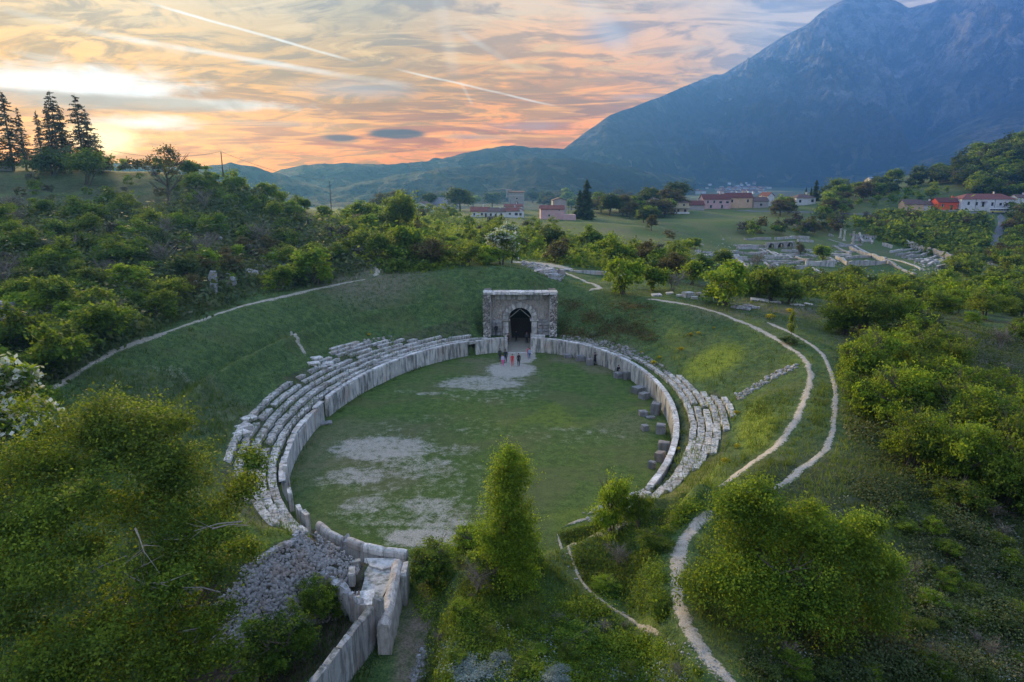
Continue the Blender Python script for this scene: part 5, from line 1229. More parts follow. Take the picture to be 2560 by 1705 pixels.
W_STONE = paint('stone_wall', (.38, .34, .33)); W_GREY = paint('grey_stone_wall', (.34, .34, .33)); GLASS = plain('window_glass', (.030, .035, .042), .25, .1, 1, .5); SHUT = plain('brown_shutter', (.085, .05, .04), .7); TRIM = plain('pale_trim', (.55, .54, .52), .8)
def house(label, pxc, pyb, Y, w, d, h, roof, wall, tiles, rz=0.0, rh=1.6, wins=(), door=None, storeys=None, eave=.35, name='house', cat='house', extra=None, z=None, chim=1):
    """pxc/pyb: middle of the foot of the front wall; w,d,h metres; wins: (x, z, w, h) on the front"""
    p = atY(pxc, pyb, Y); hp = hit(pxc, pyb); k_ = 1.0
    if hp is not None and .72 * Y < hp[1] < 1.4 * Y: k_ = hp[1] / Y; p = hp
    r = empty(name, p, rz); r.scale = (k_, k_, k_); tag(r, label, cat, None)
    W = MB(); W.box(-w / 2, w / 2, 0, d, -1.5, h)
    if roof == 'gable_front': W.add([(-w / 2, 0, h), (w / 2, 0, h), (0, 0, h + rh), (-w / 2, d, h), (w / 2, d, h), (0, d, h + rh)], [(0, 1, 2), (4, 3, 5)])
    if roof == 'gable': W.add([(-w / 2, 0, h), (-w / 2, d, h), (-w / 2, d / 2, h + rh), (w / 2, 0, h), (w / 2, d, h), (w / 2, d / 2, h + rh)], [(1, 0, 2), (3, 4, 5)])
    W.obj('wall', wall, r)
    e = eave; Rf = MB(); t_ = .18
    if roof == 'gable':
        for a, b in ((-e, d / 2), (d + e, d / 2)):
            za = h - .12; vs = [(-w / 2 - e, a, za), (w / 2 + e, a, za), (w / 2 + e, b, h + rh), (-w / 2 - e, b, h + rh)]
            Rf.add([(x, y, z_ + t_) for x, y, z_ in vs] + vs, [(0, 1, 2, 3), (7, 6, 5, 4), (0, 4, 5, 1), (1, 5, 6, 2), (3, 7, 4, 0)])
    elif roof == 'gable_front':
        for a in (-w / 2 - e, w / 2 + e):
            vs = [(a, -e, h - .12), (0, -e, h + rh), (0, d + e, h + rh), (a, d + e, h - .12)]
            Rf.add([(x, y, z_ + t_) for x, y, z_ in vs] + vs, [(0, 1, 2, 3), (7, 6, 5, 4), (0, 4, 5, 1), (2, 6, 7, 3), (3, 7, 4, 0)])
    elif roof == 'hip':
        k = min(w, d) / 2; a = [(-w / 2 - e, -e, h), (w / 2 + e, -e, h), (w / 2 + e, d + e, h), (-w / 2 - e, d + e, h)]
        rl_ = [(-w / 2 + k, d / 2, h + rh), (w / 2 - k, d / 2, h + rh)] if w > d else [(0, k, h + rh), (0, d - k, h + rh)]
        vs = a + rl_; fs = [(0, 1, 5, 4), (2, 3, 4, 5), (1, 2, 5), (3, 0, 4)] if w > d else [(0, 1, 4), (1, 2, 5, 4), (2, 3, 5), (3, 0, 4, 5)]
        Rf.add(vs, fs + [(3, 2, 1, 0)])
    elif roof == 'shed': Rf.add([(-w / 2 - e, -e, h), (w / 2 + e, -e, h), (w / 2 + e, d + e, h + rh), (-w / 2 - e, d + e, h + rh), (-w / 2 - e, -e, h - .2), (w / 2 + e, -e, h - .2), (w / 2 + e, d + e, h + rh - .2), (-w / 2 - e, d + e, h + rh - .2)], [(0, 1, 2, 3), (7, 6, 5, 4), (0, 4, 5, 1), (1, 5, 6, 2), (3, 7, 4, 0)])
    if roof != 'none': rf = Rf.obj('roof', tiles, r)
    if chim and roof in ('gable', 'hip'): obj('chimney', MB().box(-.35, .35, -.3, .3, 0, 1.5).box(-.42, .42, -.37, .37, 1.5, 1.62).mesh('chimney', wall), rf, (w * .18, d / 2, h + rh - .5))
    for (x, z_, ww, hh) in wins:
        f = obj('window', MB().box(-ww / 2 - .08, ww / 2 + .08, -.05, .02, -.1, 0).box(-ww / 2 - .08, ww / 2 + .08, -.05, .02, hh, hh + .08).box(-ww / 2 - .08, -ww / 2, -.05, .02, 0, hh).box(ww / 2, ww / 2 + .08, -.05, .02, 0, hh).mesh('window', TRIM if wall is not W_WHITE else SHUT), r, (x, 0, z_))
        obj('pane', MB().box(-ww / 2, ww / 2, -.012, .01, 0, hh).mesh('pane', GLASS), f)
    if door: obj('door', MB().box(-door[1] / 2, door[1] / 2, -.04, .02, 0, door[2]).mesh('door', SHUT), r, (door[0], 0, 0))
    if extra: extra(r)
    return r
q = 1.0 / .2336   # photo px (2354 wide) to metres is px * Y / FPX * S
def m_(px, Y): return px * S / FPX * Y * 1.03
house('white gabled house half hidden at the left end of the village', 966, 486, 400, m_(42, 400), 8, 3.2, 'gable_front', W_WHITE, RT_BROWN, -.35, 2.2, wins=[(2, 1, 1, 1)])
house('long grey roofed barn behind the white gabled house', 1003, 481, 425, m_(54, 425), 10, 3.0, 'gable', W_GREY, RT_GREY, .45, 4.0, chim=0, name='barn', cat='barn')
house('low white house with red tiled roof at the left end of the village row', 1103, 499, 398, m_(40, 398), 7, 3.1, 'gable', W_WHITE, RT_RED, .0, 2.4, wins=[(-3.2, 1.0, .9, 1.2), (1.2, 1.0, 1.0, 1.2)], door=(3.4, 1.1, 2.2))
house('white house with brown roof second in the village row', 1142, 500, 399, m_(39, 399), 7, 3.2, 'gable', W_WHITE, RT_BROWN, .0, 1.9, wins=[(-3.4, .9, 1.0, 1.4), (2.6, .9, 1.0, 1.4)], door=(-.6, 1.1, 2.2))
house('white house with dark shutters third in the village row', 1178, 500, 398, m_(30, 398), 7, 3.6, 'gable', W_WHITE, RT_RED, .0, 1.9, wins=[(-1.5, 1.6, 1.0, 1.0), (2.2, 1.3, 1.6, 1.3)])
house('white end gable closing the village row', 1196, 500, 397, m_(16, 397), 8, 3.6, 'gable_front', W_WHITE, RT_RED, .0, 1.5, wins=[(0, 1.2, 1.4, 1.2)])
house('red roofed extension behind the village row', 1180, 492, 412, m_(40, 412), 6, 4.4, 'gable', W_WHITE, RT_RED, .0, 1.2)
def church(r):
    w = 5.9
    for i in range(9):
        pass
    obj('rose_window', MB().add([(0.6 * math.cos(k * math.pi / 6), -.06, .6 * math.sin(k * math.pi / 6)) for k in range(12)], [tuple(range(12))]).mesh('rose_window', GLASS), r, (0.3, 0, 4.8))
    obj('rose_ring', MB().tube([(0.75 * math.cos(k * math.pi / 8), -.08, .75 * math.sin(k * math.pi / 8)) for k in range(17)], .12, 5).mesh('rose_ring', TRIM), r, (0.3, 0, 4.8))
    bt = obj('bell_gable', MB().box(-1.6, -.9, 0, .8, 0, 3.4).box(.9, 1.6, 0, .8, 0, 3.4).box(-1.8, 1.8, -.05, .85, 3.4, 3.9).box(-1.6, 1.6, 0, .8, -1, 0).mesh('bell_gable', W_STONE), r, (-4.9, 1, 6.5))
    obj('bell', MB().tube([(0, .4, 3.3), (0, .4, 2.8), (0, .4, 2.1)], [.08, .3, .5], 8).mesh('bell', M_IRON), bt)
    obj('string_course', MB().box(-4.7, 4.7, -.12, 0, 6.3, 6.55).mesh('string_course', TRIM), r)
house('grey stone church with rose window and bell gable', 1187, 474, 440, m_(34, 440), 16, 8.6, 'gable', W_GREY, RT_BROWN, 0, .6, door=(0.3, 1.6, 2.8), extra=church, name='church', cat='church', chim=0)
house('pink two storey ruin with red tiled roof', 1270, 504, 350, m_(52, 350), 8, 5.0, 'gable', W_PINK, RT_RED, .03, 1.7, wins=[(-1.7, 1.4, .9, 1.0), (3.3, 4.2, .6, .6)], chim=0)
house('taller grey pink rear wing behind the pink ruin', 1286, 498, 362, m_(30, 362), 8, 8.3, 'gable_front', W_STONE, RT_BROWN, .03, 1.2)
house('low roofless pink wall block beside the pink ruin', 1309, 506, 348, m_(28, 348), 5, 2.6, 'none', W_PINK, RT_RED, .03, name='ruined_annex')
house('blue white low house half behind the rust coloured tree', 1471, 486, 400, m_(24, 400), 7, 3.4, 'gable', W_WHITE, RT_DARK, 0, 2.2, wins=[(0, 1, 1.2, 1.2)])
house('white gable house behind the rust coloured tree', 1503, 486, 405, m_(44, 405), 12, 5.6, 'gable_front', W_WHITE, RT_BROWN, .3, 2.4, wins=[(2, 3, 1, 1.2)])
def yel(r):
    obj('balcony', MB().box(-5.6, 5.6, -1.4, 0, 2.9, 3.1).mesh('balcony', TRIM), r); obj('balustrade', MB().box(-5.6, 5.6, -1.42, -1.34, 3.1, 3.95).mesh('balustrade', W_YEL), r)
    obj('staircase', MB().add([(-6.0, -1.5, 3.0), (-6.0, -.4, 3.0), (-9, -1.5, -.2), (-9, -.4, -.2), (-6.0, -1.5, 2.6), (-6, -.4, 2.6), (-8.4, -1.5, -.2), (-8.4, -.4, -.2)], [(0, 1, 3, 2), (4, 6, 7, 5), (0, 2, 6, 4), (1, 5, 7, 3)]).mesh('staircase', TRIM), r)
    obj('canopy', MB().box(-2.5, 5.2, -2.6, -1.42, 0, .9).mesh('canopy', W_WHITE), r)
house('ochre two storey house with balcony and hipped brown roof', 1559, 491, 365, m_(45, 365), 9, 5.6, 'hip', W_YEL, RT_BROWN, 0, 2.2, wins=[(-3.5, 3.5, 1.1, 1.5), (2.8, 3.5, 1.1, 1.5), (3.6, .6, 1.3, 1.6), (-2, .5, 1.2, 1.7)], door=(0, 1.1, 2.2), extra=yel)
house('brown roofed low house between the ochre house and the pink terrace', 1600, 483, 420, m_(36, 420), 8, 3.0, 'gable', W_STONE, RT_DARK, 0, 2.4)
wl_ = [(-5.3, 3.2, 1.0, 1.6), (-1.6, 3.2, 1.0, 1.6), (2.2, 3.2, 1.6, 1.2), (6.2, 3.2, 1.6, 1.2), (-3.4, .4, 1.2, 1.8), (3.2, .3, 1.1, 2.0)]
house('pink two storey terrace house with six openings', 1647, 480, 410, m_(60, 410), 9, 5.6, 'gable', W_PINK, RT_DARK, 0, 2.6, wins=wl_)
house('peach terrace house joined to the pink one', 1700, 478, 408, m_(56, 408), 9, 5.9, 'gable', W_PEACH, RT_DARK, 0, 2.6, wins=[(-4.6, 3.2, 1.1, 1.7), (4.6, 3.2, 1.1, 1.7)])
house('lower brown roofed house at the right end of the terrace', 1749, 478, 412, m_(32, 412), 8, 4.0, 'gable', W_STONE, RT_BROWN, 0, 2.2, wins=[(0, 1.2, 1.6, 1.4)])
house('small white gable with red roof beside the dark firs', 1771, 474, 420, m_(14, 420), 10, 6.0, 'gable_front', W_WHITE, RT_DARK, .2, 2.0)
house('white hip roofed house among trees on the right slope', 1852, 471, 400, m_(46, 400), 8, 3.9, 'hip', W_WHITE, RT_BROWN, .15, 2.0, wins=[(-3.6, 1.4, 1.2, 1.4), (4.0, 1.6, 1.4, 1.4)])
house('long blue grey sheet metal shed on the right hill', 2036, 422, 515, m_(58, 515), 14, 2.2, 'gable', W_GREY, RT_BLUE, -.08, 2.4, chim=0, name='shed', cat='shed')
house('half ruined peach house at the left of the roadside row', 2100, 486, 400, m_(40, 400), 8, 4.0, 'gable', W_PEACH, RT_BROWN, -.1, 2.4, wins=[(-3.2, 1.2, .9, 1.2), (3, 1.2, .9, 1.2)], chim=0)
house('low white cottage with sloping brown roof in the roadside row', 2132, 485, 396, m_(42, 396), 7, 3.4, 'gable', W_WHITE, RT_BROWN, -.1, 2.0, wins=[(2.2, 1.2, .9, 1.6)], door=(5.2, 1.2, 2.3))
def plinth(r): obj('plinth', MB().box(-6.9, 6.9, -.25, 0, -1.2, .9).mesh('plinth', W_GREY), r)
house('bright orange red house in the roadside row', 2184, 486, 398, m_(56, 398), 8, 5.2, 'gable', W_RED, RT_DARK, 0, 2.3, wins=[(-4.8, 2.4, 1.0, 1.8), (4.4, 2.2, 1.0, 1.9)], door=(.5, 1.2, 3.6), extra=plinth)
def wl(r): obj('porch_roof', MB().box(-4.7, -1.9, -1.4, 0, 5.1, 5.3).mesh('porch_roof', RT_DARK), r); obj('downpipe', MB().tube([(3.3, -.1, 0), (3.3, -.1, 7)], .09, 5).mesh('downpipe', M_IRON), r); obj('downpipe', MB().tube([(-7.6, -.1, 0), (-7.6, -.1, 7)], .09, 5).mesh('downpipe', M_IRON), r)
house('long white two storey house with hipped red roof by the road', 2271, 485, 400, m_(120, 400), 12, 6.6, 'hip', W_WHITE, RT_RED, -.02, 3.0, wins=[(-11.6, 3.5, 1.1, 1.7), (-7.0, 3.3, 1.1, 1.7), (1.9, 3.0, 1.1, 1.8), (6.6, 3.2, 1.2, 1.3), (-12.6, .7, .8, .8), (-3.3, 2.6, 1.1, 2.3), (13.4, 3.4, 1.0, 1.4)], extra=wl)
house('sliver of a pale house at the right edge of the view', 2352, 470, 410, 8, 7, 4.0, 'gable', W_WHITE, RT_BROWN, 0, 1.6)
# bus
p = hit(2294, 490); p[2] += .1; bus = empty('bus', p, -.06); tag(bus, 'white and yellow bus parked before the long white house', 'bus')
WB = plain('bus_white', (.6, .61, .62), .4, .05); YB = plain('bus_yellow', (.62, .50, .04), .4, .05)
B_ = MB(); sec = [(-1.2, .35), (-1.25, 1.0), (-1.25, 2.3), (-1.1, 2.85), (1.1, 2.85), (1.25, 2.3), (1.25, 1.0), (1.2, .35)]
vs = [(x * k, y, z_ if x_ else z_) for x_, x, k in ((0, -5.9, 1), (1, -5.6, 1), (2, 5.6, 1), (3, 5.9, 1)) for y, z_ in [(a * (.93 if x_ in (0, 3) else 1), b) for a, b in sec]]
B_.add(vs, [(i * 8 + j, i * 8 + (j + 1) % 8, (i + 1) * 8 + (j + 1) % 8, (i + 1) * 8 + j) for i in range(3) for j in range(8)] + [tuple(range(8))[::-1], tuple(24 + j for j in range(8))])
B_.obj('body', WB, bus)
obj('stripe', MB().box(-5.2, 2.0, -1.275, -1.252, .55, 1.15).mesh('stripe', YB), bus)
for i in range(7): obj('window', MB().box(-.68, .68, -1.275, -1.252, 1.45, 2.3).mesh('window', GLASS), bus, (-4.6 + i * 1.48, 0, 0))
obj('windscreen', MB().box(5.86, 5.93, -1.0, 1.0, 1.2, 2.4).mesh('windscreen', GLASS), bus)
TY = plain('tyre', (.02, .02, .02), .8)
for x in (-3.7, 3.6):
    for y in (-1.15, 1.15): obj('wheel', MB().tube([(x, y - .14, .48), (x, y + .14, .48)], .48, 14).mesh('wheel', TY), bus)
tag(house('white hedge wall by the left skyline', 15, 393, 158, m_(30, 158), .5, 1.1, 'none', W_GREY, RT_GREY, 0, name='garden_wall', cat='wall'), 'low garden wall at the left edge under the spruces', 'wall')
hd = atY(22, 389, 157); tag(obj('hedge', foliage('hedge', [(0, 0, 1.2, 2.4, .7, 1.1)], 160, 14, .18, .12, L_DARK, 700, .3, .04), None, (hd[0], hd[1], gz(hd[0], hd[1]))), 'clipped dark hedge under the leftmost spruce', 'hedge')
# far white village: tiny houses on the valley floor
random.seed(18)
FV = [(MB().box(-7, 7, -5, 5, 0, 8), m1) for m1 in (W_WHITE, W_PEACH, W_STONE)]
def farhouse(i, tiles):
    mb = MB(); mb.box(-7, 7, -5, 5, -3, 7, 0); mb.add([(-7.5, -5.5, 7), (7.5, -5.5, 7), (7.5, 0, 10), (-7.5, 0, 10), (-7.5, 5.5, 7), (7.5, 5.5, 7)], [(0, 1, 2, 3), (3, 2, 5, 4), (0, 3, 4), (1, 5, 2)], 1)
    return mb.mesh('far_house', [(W_WHITE, W_PEACH, W_WHITE, W_STONE)[i % 4], tiles])
FH = [farhouse(i, (RT_BROWN, RT_RED, RT_GREY, RT_BROWN)[i]) for i in range(4)]
MT = [o for o in COL.objects if o.name.startswith('mountain')][0]; bpy.context.view_layer.update()
sz = {0: 'white', 1: 'peach', 2: 'white', 3: 'grey'}; rf_ = ['brown', 'red', 'grey', 'brown']
n = -1; tries = 0
while n < 129 and tries < 4000:
    tries += 1; px = random.gauss(1700, 32); Y = random.uniform(1500, 2760)
    d = raydir(px, 430); x = d[0] / d[1] * Y
    ok_, lc, _, _ = MT.ray_cast((x, Y, 2500), (0, 0, -1)); zz = max(gz(x, Y), lc[2] if ok_ else -50); yy = float(project(np.array(x), np.array(Y), np.array(zz))[1])
    if not 417 + abs(px - 1700) * .05 < yy < 446: continue
    n += 1
    o = obj('far_house', FH[n % 4], None, (x, Y, zz), (0, 0, random.uniform(-.5, .5)), random.uniform(.45, .85))
    row = 'upper' if yy < 426 else ('middle' if yy < 436 else 'lower'); side = 'left' if px < 1685 else ('centre' if px < 1725 else 'right')
    tag(o, f'tiny {sz[n % 4]} house with {rf_[n % 4]} roof, {row} {side} of the distant valley village', 'house', f'{row} {side} houses of the distant valley village')
# poles and wires
def pole(px, py, h, label, arm=False, Y=None):
    p = hit(px, py) if Y is None else atY(px, py, Y); r = empty('utility_pole', (p[0], p[1], p[2] - .3)); obj('pole', MB().tube([(0, 0, 0), (0, 0, h)], [.14, .09], 7).mesh('pole', M_BARK), r)
    if arm: obj('cross_arm', MB().box(-.9, .2, -.05, .05, h * .80, h * .80 + .12).mesh('cross_arm', M_IRON), r)
    obj('insulator', MB().tube([(0, 0, h), (0, 0, h + .25)], .06, 6).mesh('insulator', TRIM), r); tag(r, label, 'pole'); return Vector((p[0], p[1], p[2] + h - .2))
pA = pole(513, 402, 5.0, 'short utility pole on the crest of the left hill', Y=150)
pB = pole(762, 488, 9.0, 'slender utility pole with bracket on the open slope', True, Y=195)
pC = pole(1174, 497, 9.5, 'white lamp post left of the village row', Y=392)
pD = pole(1126, 500, 6.5, 'thin wooden pole beside the village row', Y=380)
pE = pole(1306, 498, 9, 'pole behind the pink ruin', Y=372)
def wire(a, b, label):
    pts = [a.lerp(b, k / 12) - Vector((0, 0, 1.2 * 4 * (k / 12) * (1 - k / 12))) for k in range(13)]
    tag(MB().tube(pts, .035, 3, cap=False).obj('overhead_wire', M_IRON), label, 'wire')
wire(Vector(atY(255, 346, 150)), pA, 'overhead wire from the spruces to the pole on the crest'); wire(pA, pB, 'overhead wire between the two poles of the left hill')
wire(pD, pC, 'overhead wire beside the village row')
# ------------------------------------------------------------------ excavated ruins
random.seed(19)
def rz2(x, y): return ((1650 + x / 2.588) / S, (520 + y / 2.588) / S)
def rwall(a, b, h, th, label, mat=None, name='ruined_wall', colour=None):
    A_, B_ = hit(*rz2(*a)), hit(*rz2(*b)); d_ = (B_ - A_)[:2]; L = np.linalg.norm(d_); d_ /= L; nn = np.array([-d_[1], d_[0]]); n = max(3, int(L / 1.6)); vs = []; r_ = random.Random(int(a[0] * 7 + a[1]))
    hh = h
    for i in range(n + 1):
        c_ = A_[:2] + d_ * L * i / n; g = gz(c_[0], c_[1]); hh = max(h * .5, min(h * 1.25, hh + r_.uniform(-.25, .25) * h)); t2 = th / 2 * r_.uniform(.85, 1.15)
        for s_, z_ in ((-1, -.6), (-1, hh), (1, hh * r_.uniform(.9, 1.05)), (1, -.6)): vs.append((c_[0] + nn[0] * t2 * s_ - A_[0], c_[1] + nn[1] * t2 * s_ - A_[1], g + z_ - A_[2]))
    fs = [(i * 4 + j, i * 4 + j + 1, (i + 1) * 4 + j + 1, (i + 1) * 4 + j) for i in range(n) for j in range(3)] + [(3, 2, 1, 0), (n * 4, n * 4 + 1, n * 4 + 2, n * 4 + 3)]
    o = obj(name, MB().add(vs, fs).mesh(name, mat or M_RUIN), None, A_); tag(o, label, 'ruined wall'); return o
RW = [((545, 205), (715, 205), 1.6, 'long low wall at the back left of the ruins'), ((745, 205), (960, 200), 1.6, 'long low wall at the back right of the ruins'), ((510, 247), (690, 247), 1.2, 'low wall left of the three arches'), ((430, 287), (690, 283), 1.0, 'low wall one row in front of the left low wall'),
      ((500, 265), (690, 264), .7, 'faint wall line left of the arches'), ((690, 278), (760, 318), .8, 'slanting wall below the arches'), ((730, 285), (800, 320), .8, 'second slanting wall below the arches'), ((780, 300), (905, 298), 1.0, 'wall line in front of the small brown tree'),
      ((680, 330), (880, 330), .9, 'wall line across the middle of the ruins, left'), ((690, 350), (930, 346), .9, 'second wall line across the middle left'), ((640, 312), (860, 312), .7, 'thin wall line across the middle'), ((720, 366), (900, 362), .9, 'third wall line across the middle left'),
      ((700, 388), (950, 394), 1.8, 'front boundary wall of the ruins, left stretch'), ((940, 372), (1130, 382), 3.0, 'tall front wall with raised end before the lone tree'), ((880, 325), (960, 350), 1.6, 'short stepped wall left of the tall front wall'), ((1075, 322), (1135, 350), 1.4, 'wall stub right of the lone tree'),
      ((1140, 325), (1215, 375), 2.2, 'wall running back from the right front corner'), ((1215, 376), (1460, 360), 2.6, 'tall front boundary wall, right stretch'), ((1200, 330), (1400, 322), 1.2, 'inner wall parallel to the right front wall'), ((1460, 355), (1650, 432), 1.8, 'diagonal wall falling to the right front corner'),
      ((1230, 268), (1460, 348), 2.2, 'diagonal wall beside the colonnade street'), ((1090, 205), (1235, 245), .7, 'kerb line leading to the columns'), ((1240, 238), (1690, 398), .7, 'long kerb of the colonnade street'), ((1130, 250), (1230, 300), 1.0, 'wall between the lone tree and the columns'),
      ((480, 310), (575, 392), 1.0, 'left diagonal street kerb of the ruins'), ((500, 305), (600, 392), .8, 'right diagonal street kerb of the ruins'), ((235, 285), (350, 290), 1.0, 'broken wall at the far left of the ruins'), ((240, 300), (345, 303), .8, 'second broken wall at the far left'), ((185, 338), (270, 340), .8, 'isolated wall at the left meadow edge'),
      ((190, 352), (272, 356), .8, 'lower isolated wall at the left meadow edge'), ((980, 390), (1070, 445), .8, 'thin wall slanting across the front meadow'), ((930, 300), (1010, 320), 1.0, 'wall stub left of the lone tree')]
for a, b, h, lab in RW: rwall(a, b, h * .62, .9, lab)
for i in range(34):
    x0 = random.uniform(380, 1180); y0 = random.uniform(215, 372); L_ = random.uniform(50, 190)
    if 980 < x0 + L_ / 2 < 1090 and y0 > 290: continue
    if random.random() < .7: a_, b_ = (x0, y0), (x0 + L_, y0 + random.uniform(-3, 5))
    else: a_, b_ = (x0, y0), (x0 + random.uniform(15, 45), y0 + random.uniform(16, 34))
    rwall(a_, b_, random.uniform(.4, .9), .8, ('back' if y0 < 260 else ('middle' if y0 < 320 else 'front')) + ' row of low pale foundations, ' + ('left' if x0 < 620 else ('centre' if x0 < 900 else 'right')) + (' running across' if b_[0] - a_[0] > 46 else ' running in depth'))
rwall((1075, 305), (1230, 310), .6, 2.5, 'pale paved strip in the middle of the ruins', M_STONE, 'paved_floor')
for i, (a, b) in enumerate([((1490, 290), (1655, 262)), ((1530, 310), (1700, 283)), ((1570, 325), (1748, 298)), ((1610, 336), (1785, 315)), ((1650, 350), (1832, 326)), ((1690, 362), (1872, 334)), ((1730, 378), (1872, 352)), ((1790, 392), (1896, 372))]):
    rwall(a, b, 1.0, .9, ['first', 'second', 'third', 'fourth', 'fifth', 'sixth', 'seventh', 'last and lowest'][i] + ' of the parallel shop walls right of the colonnade')
rwall((1590, 248), (1750, 300), 2.6, .9, 'upper stretch of the brownish back wall behind the parallel walls', M_CONC); rwall((1750, 298), (1885, 342), 2.4, .9, 'lower stretch of the brownish back wall behind the parallel walls', M_CONC)
for i, (a, b) in enumerate([((1230, 180), (1390, 178)), ((1250, 195), (1400, 200)), ((1240, 212), (1380, 222)), ((1290, 172), (1310, 228)), ((1350, 172), (1372, 232)), ((1440, 245), (1500, 262)), ((1090, 180), (1120, 186))]):
    rwall(a, b, 1.3, .8, ['back wall', 'second wall', 'third wall', 'left cross wall', 'right cross wall', 'lower stub', 'small block'][i] + ' of the stone maze behind the columns')
# wall with arches
A_, B_ = hit(*rz2(690, 262)), hit(*rz2(870, 258)); L = float(np.linalg.norm((B_ - A_)[:2])); ang = math.atan2(B_[1] - A_[1], B_[0] - A_[0])
ar = empty('arched_wall', A_, ang); tag(ar, 'ruined wall with three dark arches', 'ruined wall'); mb = MB(); na = 3; wv_ = L / na; rr_a = wv_ * .32; zt = 2.3; prev = None
for k in range(na):
    x0 = k * wv_; xc = x0 + wv_ / 2; mb.box(x0, xc - rr_a, 0, .9, -.5, zt - .01 * k); mb.box(xc + rr_a, x0 + wv_, 0, .9, -.5, zt - .012)
    pts = [(xc - rr_a * math.cos(math.pi * j / 8), max(.3, zt - .35 - rr_a) + min(rr_a, zt - .65) * math.sin(math.pi * j / 8)) for j in range(9)]
    for j in range(8):
        (a, za), (b, zb) = pts[j], pts[j + 1]; mb.add([(a, 0, za), (b, 0, zb), (b, 0, zt), (a, 0, zt), (a, .9, za), (b, .9, zb), (b, .9, zt), (a, .9, zt)], [(0, 1, 2, 3), (3, 2, 6, 7), (0, 4, 5, 1), (5, 4, 7, 6)])
    obj('arch_shade', MB().box(xc - rr_a, xc + rr_a, 1.5, 1.6, 0, zt).mesh('arch_shade', M_DARK), ar)  # dark sheet behind each arch, painted as the shade within
obj('masonry', mb.mesh('masonry', M_RUIN), ar)
for i, (x, y, ty) in enumerate([(1165, 194, 135), (1190, 210, 143), (1247, 230, 154)]):
    p = hit(*rz2(x, y)); d = math.hypot(p[1], CH - p[2]); h = (y - ty) / 2.588 / FPX * d
    r = empty('column', p); obj('shaft', MB().tube([(0, 0, .3), (0, 0, h * .5), (0, 0, h - .5)], [.42, .38, .34], 12).mesh('shaft', M_STONE), r)
    obj('base', MB().box(-.65, .65, -.65, .65, -.5, .32).mesh('base', M_STONE), r); obj('capital', MB().tube([(0, 0, h - .5), (0, 0, h - .05), (0, 0, h)], [.42, .62, .62], 12).mesh('capital', M_STONE), r)
    tag(r, ['leftmost of the three standing white columns', 'middle one of the three standing white columns', 'rightmost and nearest standing white column'][i], 'column')
sh = hit(1520, 608); r = empty('shelter', sh, -.25); r.scale = (.5, .6, .7); tag(r, 'low dark roofed shelter left of the ruins', 'shelter'); obj('roof', MB().add([(-6, -1.5, 2.5), (6, -1.5, 2.3), (6, 2, 3), (-6, 2, 3.2), (-6, -1.5, 2.3), (6, -1.5, 2.1), (6, 2, 2.8), (-6, 2, 3.0)], [(0, 1, 2, 3), (7, 6, 5, 4), (0, 4, 5, 1), (1, 5, 6, 2), (3, 7, 4, 0), (2, 6, 7, 3)]).mesh('roof', SHUT), r)
for x in (-5.6, 0, 5.6): obj('post', MB().tube([(x, -1.2, -.3), (x, -1.2, 2.3)], .1, 5).mesh('post', M_BARK), r)
strew_px(260, [(1600, 545), (1680, 540), (1700, 580), (1990, 600), (2060, 640), (1990, 650), (1700, 630), (1640, 610), (1560, 620)], 0.6, 'rubble', M_RUIN, 68, 'scattered stones over the excavation')
strew_px(140, [(2120, 580), (2200, 610), (2180, 640), (2090, 620)], .6, 'rubble', M_RUIN, 69, 'stones among the parallel shop walls')

